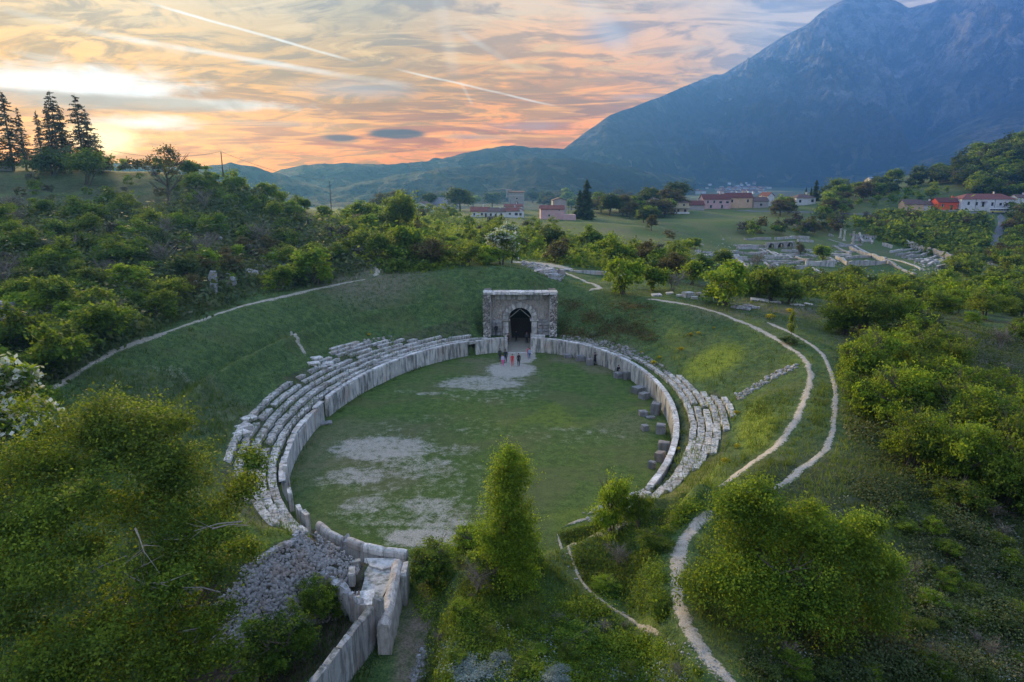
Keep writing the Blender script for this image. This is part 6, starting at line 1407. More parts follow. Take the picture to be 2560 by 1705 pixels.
# ------------------------------------------------------------------ people
SK = {'skin': plain('skin', (.36, .22, .16), .6, .05)}
def clothm(c): 
    k = 'cloth_%.2f_%.2f_%.2f' % c
    return bpy.data.materials.get(k) or plain(k, c, .9, .12, 9)
def person(label, loc, rz, h, top, legs, hair, pose='stand', hood=False):
    """skinned figure; joints in fractions of height"""
    P = {}; E_ = []; Rd = {}
    def j(n, x, y, z, r): P[n] = (x, y, z); Rd[n] = r
    sit = pose == 'sit'; step = .10 if pose == 'walk' else .03
    if not sit:
        j('hip', 0, 0, .52, .075); j('belly', 0, .005, .60, .072); j('chest', 0, .0, .72, .085); j('neckb', 0, .005, .815, .05); j('neck', 0, -.005, .855, .032)
        for s, n in ((-1, 'l'), (1, 'r')):
            dy = step * s; j(n + 'hp', s * .05, 0, .50, .062); j(n + 'kn', s * .055, -dy - .01, .275, .040); j(n + 'an', s * .058, dy * (1.0 if pose == 'walk' else .3) + .012, .045, .024); j(n + 'to', s * .065, dy * .9 - .075, .018, .021)
    else:
        j('hip', 0, 0, .26, .08); j('belly', 0, .02, .34, .075); j('chest', 0, -.03, .46, .085); j('neckb', 0, -.06, .55, .05); j('neck', 0, -.08, .59, .032)
        for s, n in ((-1, 'l'), (1, 'r')): j(n + 'hp', s * .05, -.01, .25, .062); j(n + 'kn', s * .07, -.22, .30, .042); j(n + 'an', s * .07, -.20, .05, .026); j(n + 'to', s * .075, -.28, .02, .022)
    cz = P['chest'][2] + .065; cyy = P['chest'][1]
    for s, n in ((-1, 'l'), (1, 'r')):
        j(n + 'sh', s * .105, cyy, cz, .042)
        if pose == 'photo': j(n + 'el', s * .14, cyy - .08, cz - .03, .028); j(n + 'wr', s * .05, cyy - .18, cz + .06, .019); j(n + 'ha', s * .035, cyy - .20, cz + .09, .018)
        elif sit: j(n + 'el', s * .13, cyy - .06, cz - .15, .028); j(n + 'wr', s * .06, cyy - .17, cz - .20, .02); j(n + 'ha', s * .05, cyy - .2, cz - .2, .018)
        else: j(n + 'el', s * .135, cyy + .01 + .03 * s * (pose == 'walk'), cz - .17, .028); j(n + 'wr', s * .135, cyy - .04 + .05 * s * (pose == 'walk'), cz - .31, .02); j(n + 'ha', s * .13, cyy - .05 + .06 * s * (pose == 'walk'), cz - .36, .019)
        for f in range(3): j(n + 'f%d' % f, P[n + 'ha'][0] + (f - 1) * .012, P[n + 'ha'][1] - .006, P[n + 'ha'][2] + (-.045 if pose not in ('photo',) else .03), .007)
    E_ += [('hip', 'belly'), ('belly', 'chest'), ('chest', 'neckb'), ('neckb', 'neck')]
    for n in 'lr': E_ += [('hip', n + 'hp'), (n + 'hp', n + 'kn'), (n + 'kn', n + 'an'), (n + 'an', n + 'to'), ('neckb', n + 'sh'), (n + 'sh', n + 'el'), (n + 'el', n + 'wr'), (n + 'wr', n + 'ha')] + [(n + 'ha', n + 'f%d' % f) for f in range(3)]
    nk = P['neck']; j('head1', nk[0], nk[1] - .012, nk[2] + .055, .052); j('head2', nk[0], nk[1] - .008, nk[2] + .105, .046); E_ += [('neck', 'head1'), ('head1', 'head2')]
    names = list(P); me = bpy.data.meshes.new('b'); me.from_pydata([Vector(P[n]) * h for n in names], [(names.index(a), names.index(b)) for a, b in E_], [])
    o = bpy.data.objects.new('b', me); COL.objects.link(o); sk = o.modifiers.new('s', 'SKIN')
    for i, n in enumerate(names): me.skin_vertices[0].data[i].radius = (Rd[n] * h, Rd[n] * h)
    me.skin_vertices[0].data[0].use_root = True
    sb = o.modifiers.new('u', 'SUBSURF'); sb.levels = 1; sb.render_levels = 1
    dg = bpy.context.evaluated_depsgraph_get(); dg.update(); bm2 = bpy.data.meshes.new_from_object(o.evaluated_get(dg)); bpy.data.objects.remove(o)
    bm2.name = 'body'; bm2.materials.clear()
    for c_ in (clothm(top), clothm(legs), SK['skin'], plain('shoe', (.03, .03, .03)) if 'shoe' not in bpy.data.materials else bpy.data.materials['shoe']): bm2.materials.append(c_)
    hipz = (P['hip'][2] + .03) * h; nz = (P['neck'][2] - .01) * h; hx = [Vector(P[n + 'ha']) * h for n in 'lr']
    for pl_ in bm2.polygons:
        c_ = pl_.center; legk = c_.z < hipz if not sit else (c_.z < hipz - .0 or c_.y < -.1 * h and c_.z < .36 * h)
        pl_.material_index = 2 if c_.z > nz or min((c_ - q).length for q in hx) < .045 * h else (3 if c_.z < .035 * h else (1 if legk else 0))
    bm2.shade_smooth()
    r = empty('person', loc, rz); tag(r, label, 'person', 'visitors'); obj('body', bm2, r)
    hc = Vector(P['head2']) * h; hr = MB(); n1, n2_ = 6, 8; vs = []; fs = []
    for a in range(n1 + 1):
        ph = math.pi * .62 * a / n1
        for b in range(n2_):
            th = 2 * math.pi * b / n2_; y = math.sin(ph) * math.sin(th); vs.append((hc.x + .056 * h * math.sin(ph) * math.cos(th), hc.y + .012 * h + .062 * h * y * (1 if y > 0 else .62), hc.z - .012 * h + .062 * h * math.cos(ph)))
    fs = [(a * n2_ + b, a * n2_ + (b + 1) % n2_, (a + 1) * n2_ + (b + 1) % n2_, (a + 1) * n2_ + b) for a in range(n1) for b in range(n2_)]
    obj('hair', hr.add(vs, fs).mesh('hair', clothm(hair), True), r)
    fc = Vector(P['head1']) * h
    ft = MB(); ft.add([(fc.x, fc.y - .062 * h, fc.z + .012 * h), (fc.x - .009 * h, fc.y - .046 * h, fc.z - .008 * h), (fc.x + .009 * h, fc.y - .046 * h, fc.z - .008 * h), (fc.x, fc.y - .045 * h, fc.z + .03 * h)], [(0, 1, 2), (0, 2, 3), (0, 3, 1)])
    obj('nose', ft.mesh('nose', SK['skin']), r)
    for s in (-1, 1): obj('eye', MB().tube([(fc.x + s * .019 * h, fc.y - .050 * h, fc.z + .022 * h), (fc.x + s * .019 * h, fc.y - .040 * h, fc.z + .022 * h)], .006 * h, 6).mesh('eye', M_IRON), r)
    return r
DK = (.016, .018, .024); HB_ = (.03, .02, .015)
def F4(x, y, z=0): return atz((1150 + x / 6.03) / S, (680 + y / 6.03) / S, z)
random.seed(20)
def onf(p): return (p[0], p[1], max(0, gz(p[0], p[1])))
person('person in dark clothes standing on the ledge left of the far arch', F4(545, 965, 1.78), .3, 1.72, DK, (.05, .05, .06), HB_)
person('person in black walking into the passage under the far arch', onf((1.15 - .55, 97.2)), math.pi - .2, 1.74, DK, DK, HB_, 'walk')
person('person in dark jacket and white shirt under the right side of the far arch', onf((2.15, 96.6)), .1, 1.72, (.10, .10, .11), DK, HB_)
person('person in a reddish brown jacket in the passage before the far gate', onf((-.55, 93.9)), .6, 1.62, (.10, .05, .045), (.05, .04, .04), HB_)
person('person in dark grey behind the child in pink trousers, far left of the group', F4(602, 1338), .2, 1.70, (.045, .05, .05), (.04, .045, .045), HB_)
person('child in a pale lilac top and bright pink trousers', F4(645, 1415), -.2, 1.52, (.50, .45, .62), (.72, .10, .32), HB_)
person('person in black standing just behind the child in pink trousers', F4(688, 1362), .1, 1.75, (.025, .028, .04), (.03, .03, .045), HB_)
person('child dressed all in red in the middle of the group', F4(788, 1415), .15, 1.60, (.60, .035, .045), (.62, .07, .09), (.06, .03, .02))
person('slim person in black standing alone at the right of the group', F4(885, 1420), .4, 1.76, (.035, .022, .024), (.02, .022, .03), HB_)
person('child in a pink red top beside the right jamb of the passage', F4(1030, 1290), .5, 1.5, (.62, .10, .16), (.5, .1, .2), HB_)
person('person in pale blue and dark blue by the right jamb of the passage', F4(1047, 1304), -.4, 1.45, (.30, .42, .52), (.07, .13, .28), HB_)
person('person in black taking a photograph beside the right wall', F4(2030, 1405), .9, 1.74, DK, DK, HB_, 'photo')
pb = F4(0, 0); pp = atz((1400 + 486 / 3.336) / S, (800 + 478 / 3.336) / S, 0)
person('person in black sitting hunched on a grey block by the right wall', (pp[0], pp[1] + .5, .22), .5, 1.7, DK, DK, HB_, 'sit')
# ------------------------------------------------------------------ the planting
ARENA_PX = [(100, 905), (250, 812), (540, 704), (800, 645), (1190, 615), (1400, 672), (1700, 728), (1930, 850), (1925, 1010), (1800, 1120), (1640, 1180), (1690, 1500), (1560, 1500), (900, 1568), (720, 1568), (480, 1560), (470, 1300), (600, 1270), (560, 1100), (200, 1100)]
# spruces on the left skyline
for i, (px, h, Y, dzz, lab) in enumerate([(32, 18.5, 158, 0, 'tall dark spruce at the left edge of the skyline'), (62, 15, 163, 0, 'narrower spruce just right of the leftmost tall one'), (-25, 17, 160, 0, 'spruce half outside the left edge of the view'),
        (103, 14.5, 168, 0, 'thin bare-based spruce left of the middle clump on the skyline'), (128, 16.5, 167, 0, 'spindly spruce second in the middle clump'), (140, 18.5, 160, 0, 'tallest pointed spruce in the middle clump'), (155, 16, 165, 0, 'thin spruce right of the tallest in the middle clump'),
        (196, 17.5, 158, 0, 'broad dense spruce standing before the setting sun'), (213, 15, 163, 0, 'spruce leaning against the broad one by the sun'), (228, 9, 160, 0, 'short spruce at the right foot of the clump by the sun')]):
    p = atY(px, 395, Y); p[2] = gz(p[0], p[1]); h *= .94
    o = empty('spruce_tree', (p[0], p[1], p[2] - .2), i * 1.3); cm, tm = CON[i % 3]; s_ = h / 19; w_ = s_ * (.55 if px in (103, 128, 155, 62) else .95)
    obj('crown', cm, o, sc=(w_ * 1.35, w_ * 1.35, s_)); obj('trunk', tm, o, sc=(s_, s_, s_)); tag(o, lab, 'tree', 'spruces on the left skyline')
placed('dark', 130, 402, 95, 'wide dark bush under the middle clump of spruces', hs=.75)
scatter(16, [(0, 410), (430, 410), (430, 470), (0, 480)], ['olive', 'green', 'grey', 'rust'], .7, 1.6, 'scattered on the open meadow of the hill top', 'on the hill top meadow', mind=1.2)
placed('green', 165, 398, 60, 'green bush at the right foot of the middle spruces', hs=.8)
placed('rust', 235, 398, 50, 'brownish bush right of the spruces by the sun', hs=.8)
placed('olive', 200, 425, 90, 'rounded olive bush below the spruces on the hill top', hs=.9)
# the gnarled open tree on the hill edge
p = hit(388, 474, 60); TAKEN.append((p[0], p[1], 3.0)); TAKEN.append((p[0] + 2, p[1] - 5, 3.0)); t_ = empty('gnarled_tree', p - [0, 0, .2]); hh = 10.5; t_.scale = (1.15, 1.15, 1.2)
obj('trunk', trunk_mesh('trunk', hh * .55, .28, 333, 12, .85, None, 5, lean=.1), t_)
obj('crown', foliage('crown', [(0, 0, 7.3, 2.0, 1.8, 1.3), (-2.6, .4, 6.9, 1.2, 1.2, .9), (2.2, -.3, 7.0, 1.3, 1.2, 1.1), (.4, .6, 8.4, 1.3, 1.2, .8), (-1.2, 0, 5.6, 1.3, 1.2, .8), (1.6, 0, 5.2, 1.2, 1, .8)], 120, 14, .32, .15, L_RUST, 334, .8), t_)
tag(t_, 'gnarled half bare tree standing alone on the edge of the left hill', 'tree')
# the left hill
for px_, py_ in [(435, 668), (455, 672), (490, 700), (530, 665), (578, 655), (500, 572), (625, 625), (12, 752), (605, 640), (560, 665), (510, 680)]:
    p = hit(px_, py_); TAKEN.append((p[0], p[1], 2.4)); TAKEN.append((p[0], p[1] - 4, 2.0))
hillL = [(0, 490), (150, 478), (300, 476), (400, 480), (440, 450), (620, 470), (700, 500), (830, 520), (960, 560), (960, 605), (830, 628), (740, 650), (560, 690), (420, 735), (260, 795), (120, 880), (0, 880)]
scatter(130, hillL, ['green', 'bright', 'olive', 'olive', 'green', 'grey', 'dark'], 1.3, 2.7, 'on the wooded slope left of the amphitheatre', 'on the left slope', mind=.55, region='left')
scatter(75, hillL, ['green', 'olive', 'rust', 'grey', 'dark', 'grey', 'bright'], .8, 1.6, 'filling the wooded slope left of the amphitheatre', 'filling the left slope', mind=.45, region='left')
scatter(26, [(380, 540), (700, 520), (860, 600), (700, 650), (560, 680), (420, 700)], ['grey', 'rust', 'grey'], 1.0, 2.1, 'above the rocky ledge on the left slope', 'above the rocky ledge', mind=.45)
scatter(46, [(430, 410), (500, 395), (560, 412), (640, 452), (700, 470), (700, 515), (600, 500), (480, 470), (430, 450)], ['green', 'olive', 'green', 'tree_green', 'dark'], 1.6, 3.0, 'along the crest of the left hill', 'on the crest of the left hill', mind=.5)
scatter(14, [(230, 392), (430, 388), (430, 402), (230, 404)], ['rust', 'dark', 'olive'], 1.4, 2.4, 'on the skyline between the spruces and the gnarled tree', 'on the left skyline', mind=.6)
placed('bright', 722, 655, 92, 'dense bright round bush right of the rocky ledge', hs=1.0)
placed('white', 12, 1040, 190, 'white flowering tree at the left edge of the view', hs=1.25, v=0)
# beyond the far rim
mid = [(700, 500), (860, 475), (1010, 500), (1100, 515), (1400, 540), (1600, 560), (1620, 640), (1440, 640), (1400, 625), (1200, 592), (1180, 615), (1000, 622), (880, 630), (830, 560)]
clearing = [[(812, 535), (905, 560), (905, 645), (820, 640)], [(1250, 505), (1400, 520), (1560, 560), (1500, 585), (1380, 575), (1290, 535)], [(1190, 590), (1420, 630), (1380, 680), (1200, 630)]]
scatter(95, mid, ['green', 'olive', 'olive', 'bright', 'green', 'rust'], 1.6, 3.2, 'in the thicket behind the far rim', 'behind the far rim', avoid=clearing, mind=.55, region='mid')
scatter(45, mid, ['slim', 'olive', 'tree_olive', 'tree_green', 'grey'], 1.2, 2.4, 'among the thicket behind the far rim', 'among the thicket behind the far rim', avoid=clearing, mind=.5, region='mid')
placed('white', 1150, 608, 88, 'round white blossoming bush behind the gate', hs=1.0)
placed('white', 1165, 568, 60, 'smaller creamy flowering bush up the slope behind the white one', hs=1.0)
placed('bright', 1120, 610, 50, 'low fresh green bush beside the white blossoming bush', hs=.6)
placed('tree_olive', 920, 545, 84, 'tall loose olive tree standing above the thicket', hs=1.2, v=0)
placed('tree_green', 745, 505, 34, 'small round dark tree on the open slope by the pole', hs=1.0)
placed('green', 930, 600, 85, 'big green bush left of the flowering ones behind the rim', hs=1.1)
placed('dark', 1260, 575, 60, 'dark rusty topped bush right of the creamy flowering bush', hs=1.1)
for a_ in [('bright', 1430, 676, 92, 'large rounded green bush standing behind the right rim', 1.05), ('green', 1500, 668, 70, 'green bush second in the row behind the right rim', .95), ('grey', 1545, 668, 66, 'greyish bush over the stone blocks behind the right rim', .8),
           ('green', 1590, 655, 66, 'green bush right of the greyish one behind the right rim', 1.0), ('bright', 1665, 702, 116, 'broad bright green bush beside the pale boulders', .95), ('tree_green', 1672, 668, 60, 'young tree rising behind the broad bright bush', .85),
           ('olive', 1770, 692, 78, 'dense olive bush right of the broad bright bush', 1.1), ('olive', 1812, 698, 70, 'spreading olive bush at the edge of the dry patch', .75), ('green', 1610, 625, 44, 'bush in front of the ruins beside the two tone tree', 1.),
           ('tree_rust', 1497, 530, 30, 'round reddish tree at the left end of the meadow', 1.1), ('tree_green', 1888, 606, 42, 'round topped tree standing alone inside the ruins', 1.05), ('rust', 1840, 585, 24, 'small brown leafed tree in the ruins', 1.3),
           ('tree_olive', 1660, 618, 46, 'leafy tree at the left edge of the ruins', 1.0), ('grey', 1735, 625, 44, 'bare rounded shrub at the front of the ruins', 1.2), ('dark', 1625, 612, 30, 'dark clipped bush before the ruins', .8),
           ('slim', 1548, 610, 30, 'slim reddish poplar left of the ruins', 1.3), ('slim', 1500, 632, 24, 'slim young tree behind the greyish bush', 1.2)]:
    placed(*a_[:5], hs=a_[5])
# right of the ruins, and the slope below the houses
scatter(85, [(1900, 660), (1960, 640), (2120, 650), (2190, 660), (2354, 640), (2354, 740), (2240, 730), (2000, 700), (1880, 690)], ['green', 'olive', 'bright', 'dark', 'olive'], 1.6, 3.2, 'in the thicket right of the paths', 'right of the paths', mind=.5, ykeep=(70, 230), region='rt')
scatter(90, [(2040, 500), (2160, 505), (2260, 510), (2270, 560), (2240, 640), (2200, 640), (2200, 600), (2080, 560), (2000, 545), (1990, 520)], ['green', 'olive', 'olive', 'dark', 'rust', 'green'], 2.0, 3.6, 'on the slope between the ruins and the road', 'between the ruins and the road', mind=.5)
scatter(40, [(2310, 490), (2354, 480), (2354, 650), (2290, 650), (2290, 600), (2320, 540)], ['green', 'dark', 'olive', 'rust'], 2.4, 4.2, 'beyond the road at the right edge', 'beyond the road', mind=.5)
scatter(34, [(1650, 640), (1900, 655), (1880, 690), (1700, 680)], ['green', 'olive', 'dark', 'green'], 1.8, 3.0, 'between the right rim and the ruins', 'before the ruins', mind=.6)
scatter(70, [(1880, 455), (2100, 425), (2200, 395), (2354, 335), (2354, 450), (2250, 450), (2200, 430), (2150, 425), (2000, 465), (1880, 470)], ['tree_dark', 'green', 'tree_green', 'dark', 'rust', 'tree_olive'], 3.0, 5.0, 'on the wooded hill behind the right houses', 'on the right hill', mind=.42)
scatter(60, [(2200, 392), (2260, 366), (2354, 325), (2354, 460), (2230, 460)], ['tree_dark', 'green', 'tree_green', 'dark', 'olive'], 2.6, 4.4, 'high on the right hill', 'high on the right hill', mind=.38)
scatter(26, [(1960, 470), (2150, 435), (2180, 445), (2080, 478), (1990, 480)], ['green', 'olive', 'tree_olive'], 1.6, 2.8, 'on the open meadow above the houses', 'on the upper meadow', mind=1.1)
# village trees
scatter(70, [(860, 468), (1050, 462), (1250, 462), (1500, 470), (1560, 485), (1500, 520), (1430, 500), (1340, 492), (1200, 478), (1000, 490), (870, 490)], ['tree_rust', 'tree_dark', 'tree_green', 'tree_rust', 'tree_dark'], 3.0, 5.2, 'among the village houses', 'in the village', mind=.5, hs=(.7, .95), avoid=[[(1068, 480), (1228, 480), (1228, 522), (1068, 522)], [(1225, 484), (1342, 484), (1342, 524), (1225, 524)], [(933, 480), (1042, 480), (1042, 506), (933, 506)], [(1165, 468), (1210, 468), (1210, 484), (1165, 484)]])
scatter(46, [(1500, 478), (1900, 478), (1950, 470), (1960, 492), (1900, 500), (1860, 500), (1700, 495), (1560, 488)], ['tree_dark', 'tree_rust', 'tree_green', 'dark', 'green'], 2.6, 4.6, 'beside the meadow houses', 'beside the meadow', mind=.6, hs=(.7, 1.0), avoid=[[(1518, 478), (1602, 478), (1602, 515), (1518, 515)], [(1598, 474), (1738, 474), (1738, 510), (1598, 510)], [(1446, 480), (1534, 480), (1534, 508), (1446, 508)], [(1728, 474), (1792, 474), (1792, 500), (1728, 500)], [(1816, 466), (1892, 466), (1892, 498), (1816, 498)]])
scatter(34, [(1690, 532), (1900, 515), (2000, 505), (2010, 530), (1900, 542), (1720, 545)], ['rust', 'grey', 'dark', 'green'], 2.2, 3.6, 'in the hedge between meadow and ruins', 'between meadow and ruins', mind=.5)
placed('tree_dark', 1553, 476, 66, 'big rounded dark tree beside the hip roofed village house', hs=.85)
for px, py, h, m_, lab in [(1347, 505, 19, CEDAR, 'tall dark conifer behind the pink ruined house'), (1332, 503, 14, CEDAR, 'shorter dark conifer left of the tallest one'), (1873, 462, 14, CEDAR, 'dark fir above the roofs left of the meadow slope'), (1851, 460, 9, CYP, 'small pointed cypress left of the dark fir'),
        (1863, 460, 9, CYP, 'slender cypress beside the dark fir'), (2115, 424, 15, CYP, 'first dark cypress on the ridge of the right hill'), (2098, 428, 13, CEDAR, 'spreading dark conifer left of the ridge cypress'), (2140, 420, 10, CYP, 'low cypress right of the ridge cypress'),
        (2150, 418, 9, CYP, 'rightmost small cypress on the ridge'), (2007, 452, 9, CEDAR, 'dark conifer behind the long metal roof'), (2030, 450, 8, CEDAR, 'second conifer behind the long metal roof'), (1030, 468, 9, CEDAR, 'small dark fir on the village skyline')]:
    p = hit(px, py); o = empty('conifer_tree', p - [0, 0, .3]); cm, tm = m_; s_ = h / (15. if m_ is CEDAR else 10.)
    obj('crown', cm, o, sc=s_); obj('trunk', tm, o, sc=s_); tag(o, lab, 'tree')

settle(205)
# ---- right foreground thicket
thick = [(1930, 735), (1990, 700), (2080, 690), (2130, 760), (2160, 830), (2260, 860), (2300, 950), (2354, 970), (2354, 1190), (2240, 1170), (2100, 1110), (2010, 1030), (1985, 960), (1970, 850)]
PR = []
def hero(name, label, loc, lobes, ncl, nlf, cr, leaf, mat, seed, cat='bush', shell=.5, trunk=None, rag=.1, flower=0, hk=12):
    o = empty(name, loc); me = foliage('foliage' if cat == 'bush' else 'crown', lobes, ncl, nlf, cr, leaf, mat, seed, shell, rag, flower, hk=hk)
    obj('foliage' if cat == 'bush' else 'crown', me, o)
    if trunk: obj('stem' if cat == 'bush' else 'trunk', trunk, o)
    tag(o, label, cat); return o
for q in range(3):
    proto('near', foliage('foliage', lobeset(14, 300 + q, .68), 620, 18, .075, .037, L_GREEN if q else L_BRIGHT, 310 + q, .45, .12), trunk_mesh('stem', 1.3, .05, 320 + q, 7, .7, stems=4))
proto('nearolive', foliage('foliage', lobeset(14, 305, .68), 560, 18, .08, .036, L_OLIVE, 315, .5, .14), trunk_mesh('stem', 1.3, .05, 325, 7, .7, stems=4))
KIND_WORDS['near'] = 'leafy green'; KIND_WORDS['nearolive'] = 'leafy olive'
TAKEN.clear(); n0 = len(POOL)
scatter(46, [(1760, 1500), (2060, 1440), (2090, 1250), (1960, 1130), (2354, 1200), (2354, 1568), (1760, 1568)], ['dark', 'near', 'grey', 'nearolive', 'near'], .3, .85, 'in the rough scrub at lower right', 'in the lower right scrub', hs=(.5, .9), mind=.9)
scatter(26, [(970, 1400), (1250, 1330), (1560, 1500), (1640, 1568), (980, 1568)], ['near', 'nearolive', 'near', 'grey'], .22, .55, 'on the foreground mound', 'on the foreground mound', hs=(.5, .8), mind=1.0)
for q_ in POOL[n0:]: plant(q_[2], q_[3], q_[4], label=q_[5], group=q_[6], hs=q_[7])
TAKEN.clear()
scatter(26, thick, ['near', 'nearolive', 'near'], 1.5, 2.6, 'within the right thicket', 'in the right thicket', hs=(1.0, 1.5), mind=.5)
for q_ in POOL[-26:]: plant(q_[2], q_[3], q_[4], label=q_[5], group=q_[6], hs=q_[7])
for px, py, wpx, hs, k, lab in [(1985, 760, 150, .95, 'nearolive', 'large rounded olive bush at the top left of the right thicket'), (1940, 770, 90, .9, 'near', 'green bush at the path side top of the right thicket'), (2060, 745, 110, .8, 'near', 'bush behind the big olive one in the right thicket'),
        (2010, 880, 120, 1.2, 'near', 'tall leafy bush with pointed shoots in the right thicket'), (2100, 870, 130, 1.05, 'nearolive', 'broad bush in the middle of the right thicket'), (1985, 960, 100, 1.1, 'near', 'green bush nearest the outer path'),
        (2070, 980, 140, 1.15, 'near', 'dense leafy bush at the heart of the right thicket'), (2170, 960, 130, 1.2, 'near', 'leafy tree like bush right of the heart of the thicket'), (2210, 1060, 150, 1.1, 'near', 'big bush low in the right thicket'),
        (2080, 1070, 110, 1.0, 'near', 'bush at the lower left of the right thicket'), (2300, 1080, 170, 1.15, 'near', 'large dark leafed bush at the right edge'), (2354, 1180, 150, .9, 'near', 'bush cut by the right edge of the view'),
        (2200, 1170, 120, .7, 'nearolive', 'low straggly bush under the right thicket'), (2155, 730, 80, .9, 'near', 'yellow green bush at the edge of the dry grass'), (2200, 725, 50, 1.1, 'slim', 'small pale green bush beside the yellow green one'),
        (2260, 735, 80, 1.0, 'nearolive', 'olive bush on the dry grass slope'), (2235, 745, 44, .8, 'near', 'small bright bush on the dry grass'), (2340, 790, 70, .9, 'near', 'bright bush at the right edge above the dry grass'), (2300, 800, 60, .9, 'grey', 'grey twiggy bush on the dry grass'),
        (1818, 775, 34, 1.4, 'slim', 'slender young tree between the two pale paths'), (1815, 790, 40, .5, 'dark', 'low dark bush at the foot of the slender young tree'), (2110, 800, 120, .85, 'dark', 'dark bush under the back of the right thicket')]:
    placed(k, px, py, wpx, lab, hs=hs)
# ---- big round bush, right foreground
p = hit(1815, 1500); cxw = p[0]
big = [(0, .6, 2.2, 3.6, 2.8, 2.4), (-2.4, .2, 2.3, 2.0, 1.8, 1.9), (2.9, .4, 2.0, 2.0, 1.9, 1.8), (-1.2, 1.0, 4.2, 2.1, 1.8, 1.6), (-2.0, 1.4, 5.0, 1.3, 1.2, 1.1), (1.3, .8, 3.8, 1.8, 1.5, 1.4), (3.2, .6, 3.5, 1.2, 1.1, 1.1), (0, -.8, 1.4, 3.0, 1.6, 1.4), (-3.2, .4, 1.4, 1.3, 1.3, 1.2), (2.4, -.3, 1.3, 2.0, 1.5, 1.2), (4.2, .6, 2.2, 1.0, 1.0, 1.1)]
big = [(x * 1.12, y * 1.1, z * .95, a * .78, b * .8, c_ * .80) for x, y, z, a, b, c_ in big] + [(-3.6, -.2, 2.6, .7, .7, .6), (3.3, .2, 4.6, .7, .7, .6), (-1.2, .8, 5.7, .8, .7, .5), (.9, .2, 4.9, .7, .6, .5), (4.6, .2, 3.0, .6, .6, .5)]
hero('bush', 'huge round bush beside the wide pale path in the foreground', (p[0] + .45, p[1] + 2.0, p[2] - .3), [(x, y, z * 1.13, a, b, c_ * 1.08) for x, y, z, a, b, c_ in big], 3400, 28, .27, .062, L_GREEN, 401, trunk=trunk_mesh('stem', 3.8, .13, 402, 9, .6, stems=5), rag=.10, hk=20)
# ---- conical tree, centre foreground
p = atz(1168, 1320, 3.0)
con = [(0, -.1, .75, 1.2, 1.1, .8), (.5, 0, .9, 1.0, .9, .8), (0, 0, 1.6, 1.35, 1.2, 1.3), (.1, 0, 3.0, 1.15, 1.0, 1.4), (-.05, 0, 4.4, 1.0, .9, 1.3), (.05, 0, 5.6, .78, .7, 1.0), (.3, 0, 6.3, .42, .4, .7), (.8, .2, 2.4, .7, .6, .9), (-.8, .1, 2.0, .75, .7, 1.1), (.55, 0, 3.7, .55, .5, .8), (-.55, 0, 3.9, .5, .5, .9), (-.35, .1, 5.3, .35, .3, .7)]
hero('tree', 'bright cone shaped tree in front of the arena', (p[0], p[1] + .6, gz(p[0], p[1] + .6) - .2), [(x, y, z * 1.27, a, b, c_ * 1.25) for x, y, z, a, b, c_ in con], 1800, 26, .20, .055, L_BRIGHT, 411, 'tree', .6, trunk_mesh('trunk', 4.6, .14, 412, 10, .25, lean=.03), .12, hk=14)
for px, py, wpx, hs, k, lab in [(1150, 1335, 110, .7, 'near', 'bushy growth round the foot of the cone shaped tree'), (1080, 1290, 100, 1.0, 'near', 'green bush left of the cone shaped tree'), (1000, 1345, 110, .95, 'near', 'bush at the mouth of the lower passage'), (1215, 1300, 70, .8, 'near', 'bush against the right foot of the cone shaped tree'), (1100, 1360, 100, .8, 'grey', 'grey twiggy bush below the cone shaped tree'),
        (1410, 1235, 88, 1.9, 'near', 'young tree with ragged top on the near rim'), (1466, 1218, 50, 2.2, 'nearolive', 'small sapling right of the ragged young tree'), (1500, 1260, 70, .7, 'nearolive', 'low bush right of the ragged young tree'), (1420, 1300, 66, .9, 'grey', 'leafless grey shrub under the young tree'),
        (1390, 1350, 60, .45, 'near', 'low creeping bush beside the narrow path'), (1280, 1568, 85, .72, 'sage', 'silver leafed shrub at the bottom of the view'), (1085, 1550, 110, .5, 'sage', 'spreading silver shrub left of the rounded one'), (1150, 1520, 60, .5, 'sage', 'small silver shrub in the foreground grass'),
        (1060, 1420, 60, .7, 'near', 'small green bush above the silver shrubs'), (1330, 1480, 110, .35, 'near', 'bright low plants beside the narrow path'), (1230, 1500, 60, .3, 'near', 'low leafy patch in the foreground grass'),
        (745, 1420, 84, 1.2, 'near', 'upright bush growing against the rubble masonry'), (650, 1530, 130, 1.0, 'near', 'rounded bush below the rubble masonry'), (560, 1568, 130, .6, 'nearolive', 'low bush at the foot of the rubble face')]:
    placed(k, px, py, wpx, lab, hs=hs)
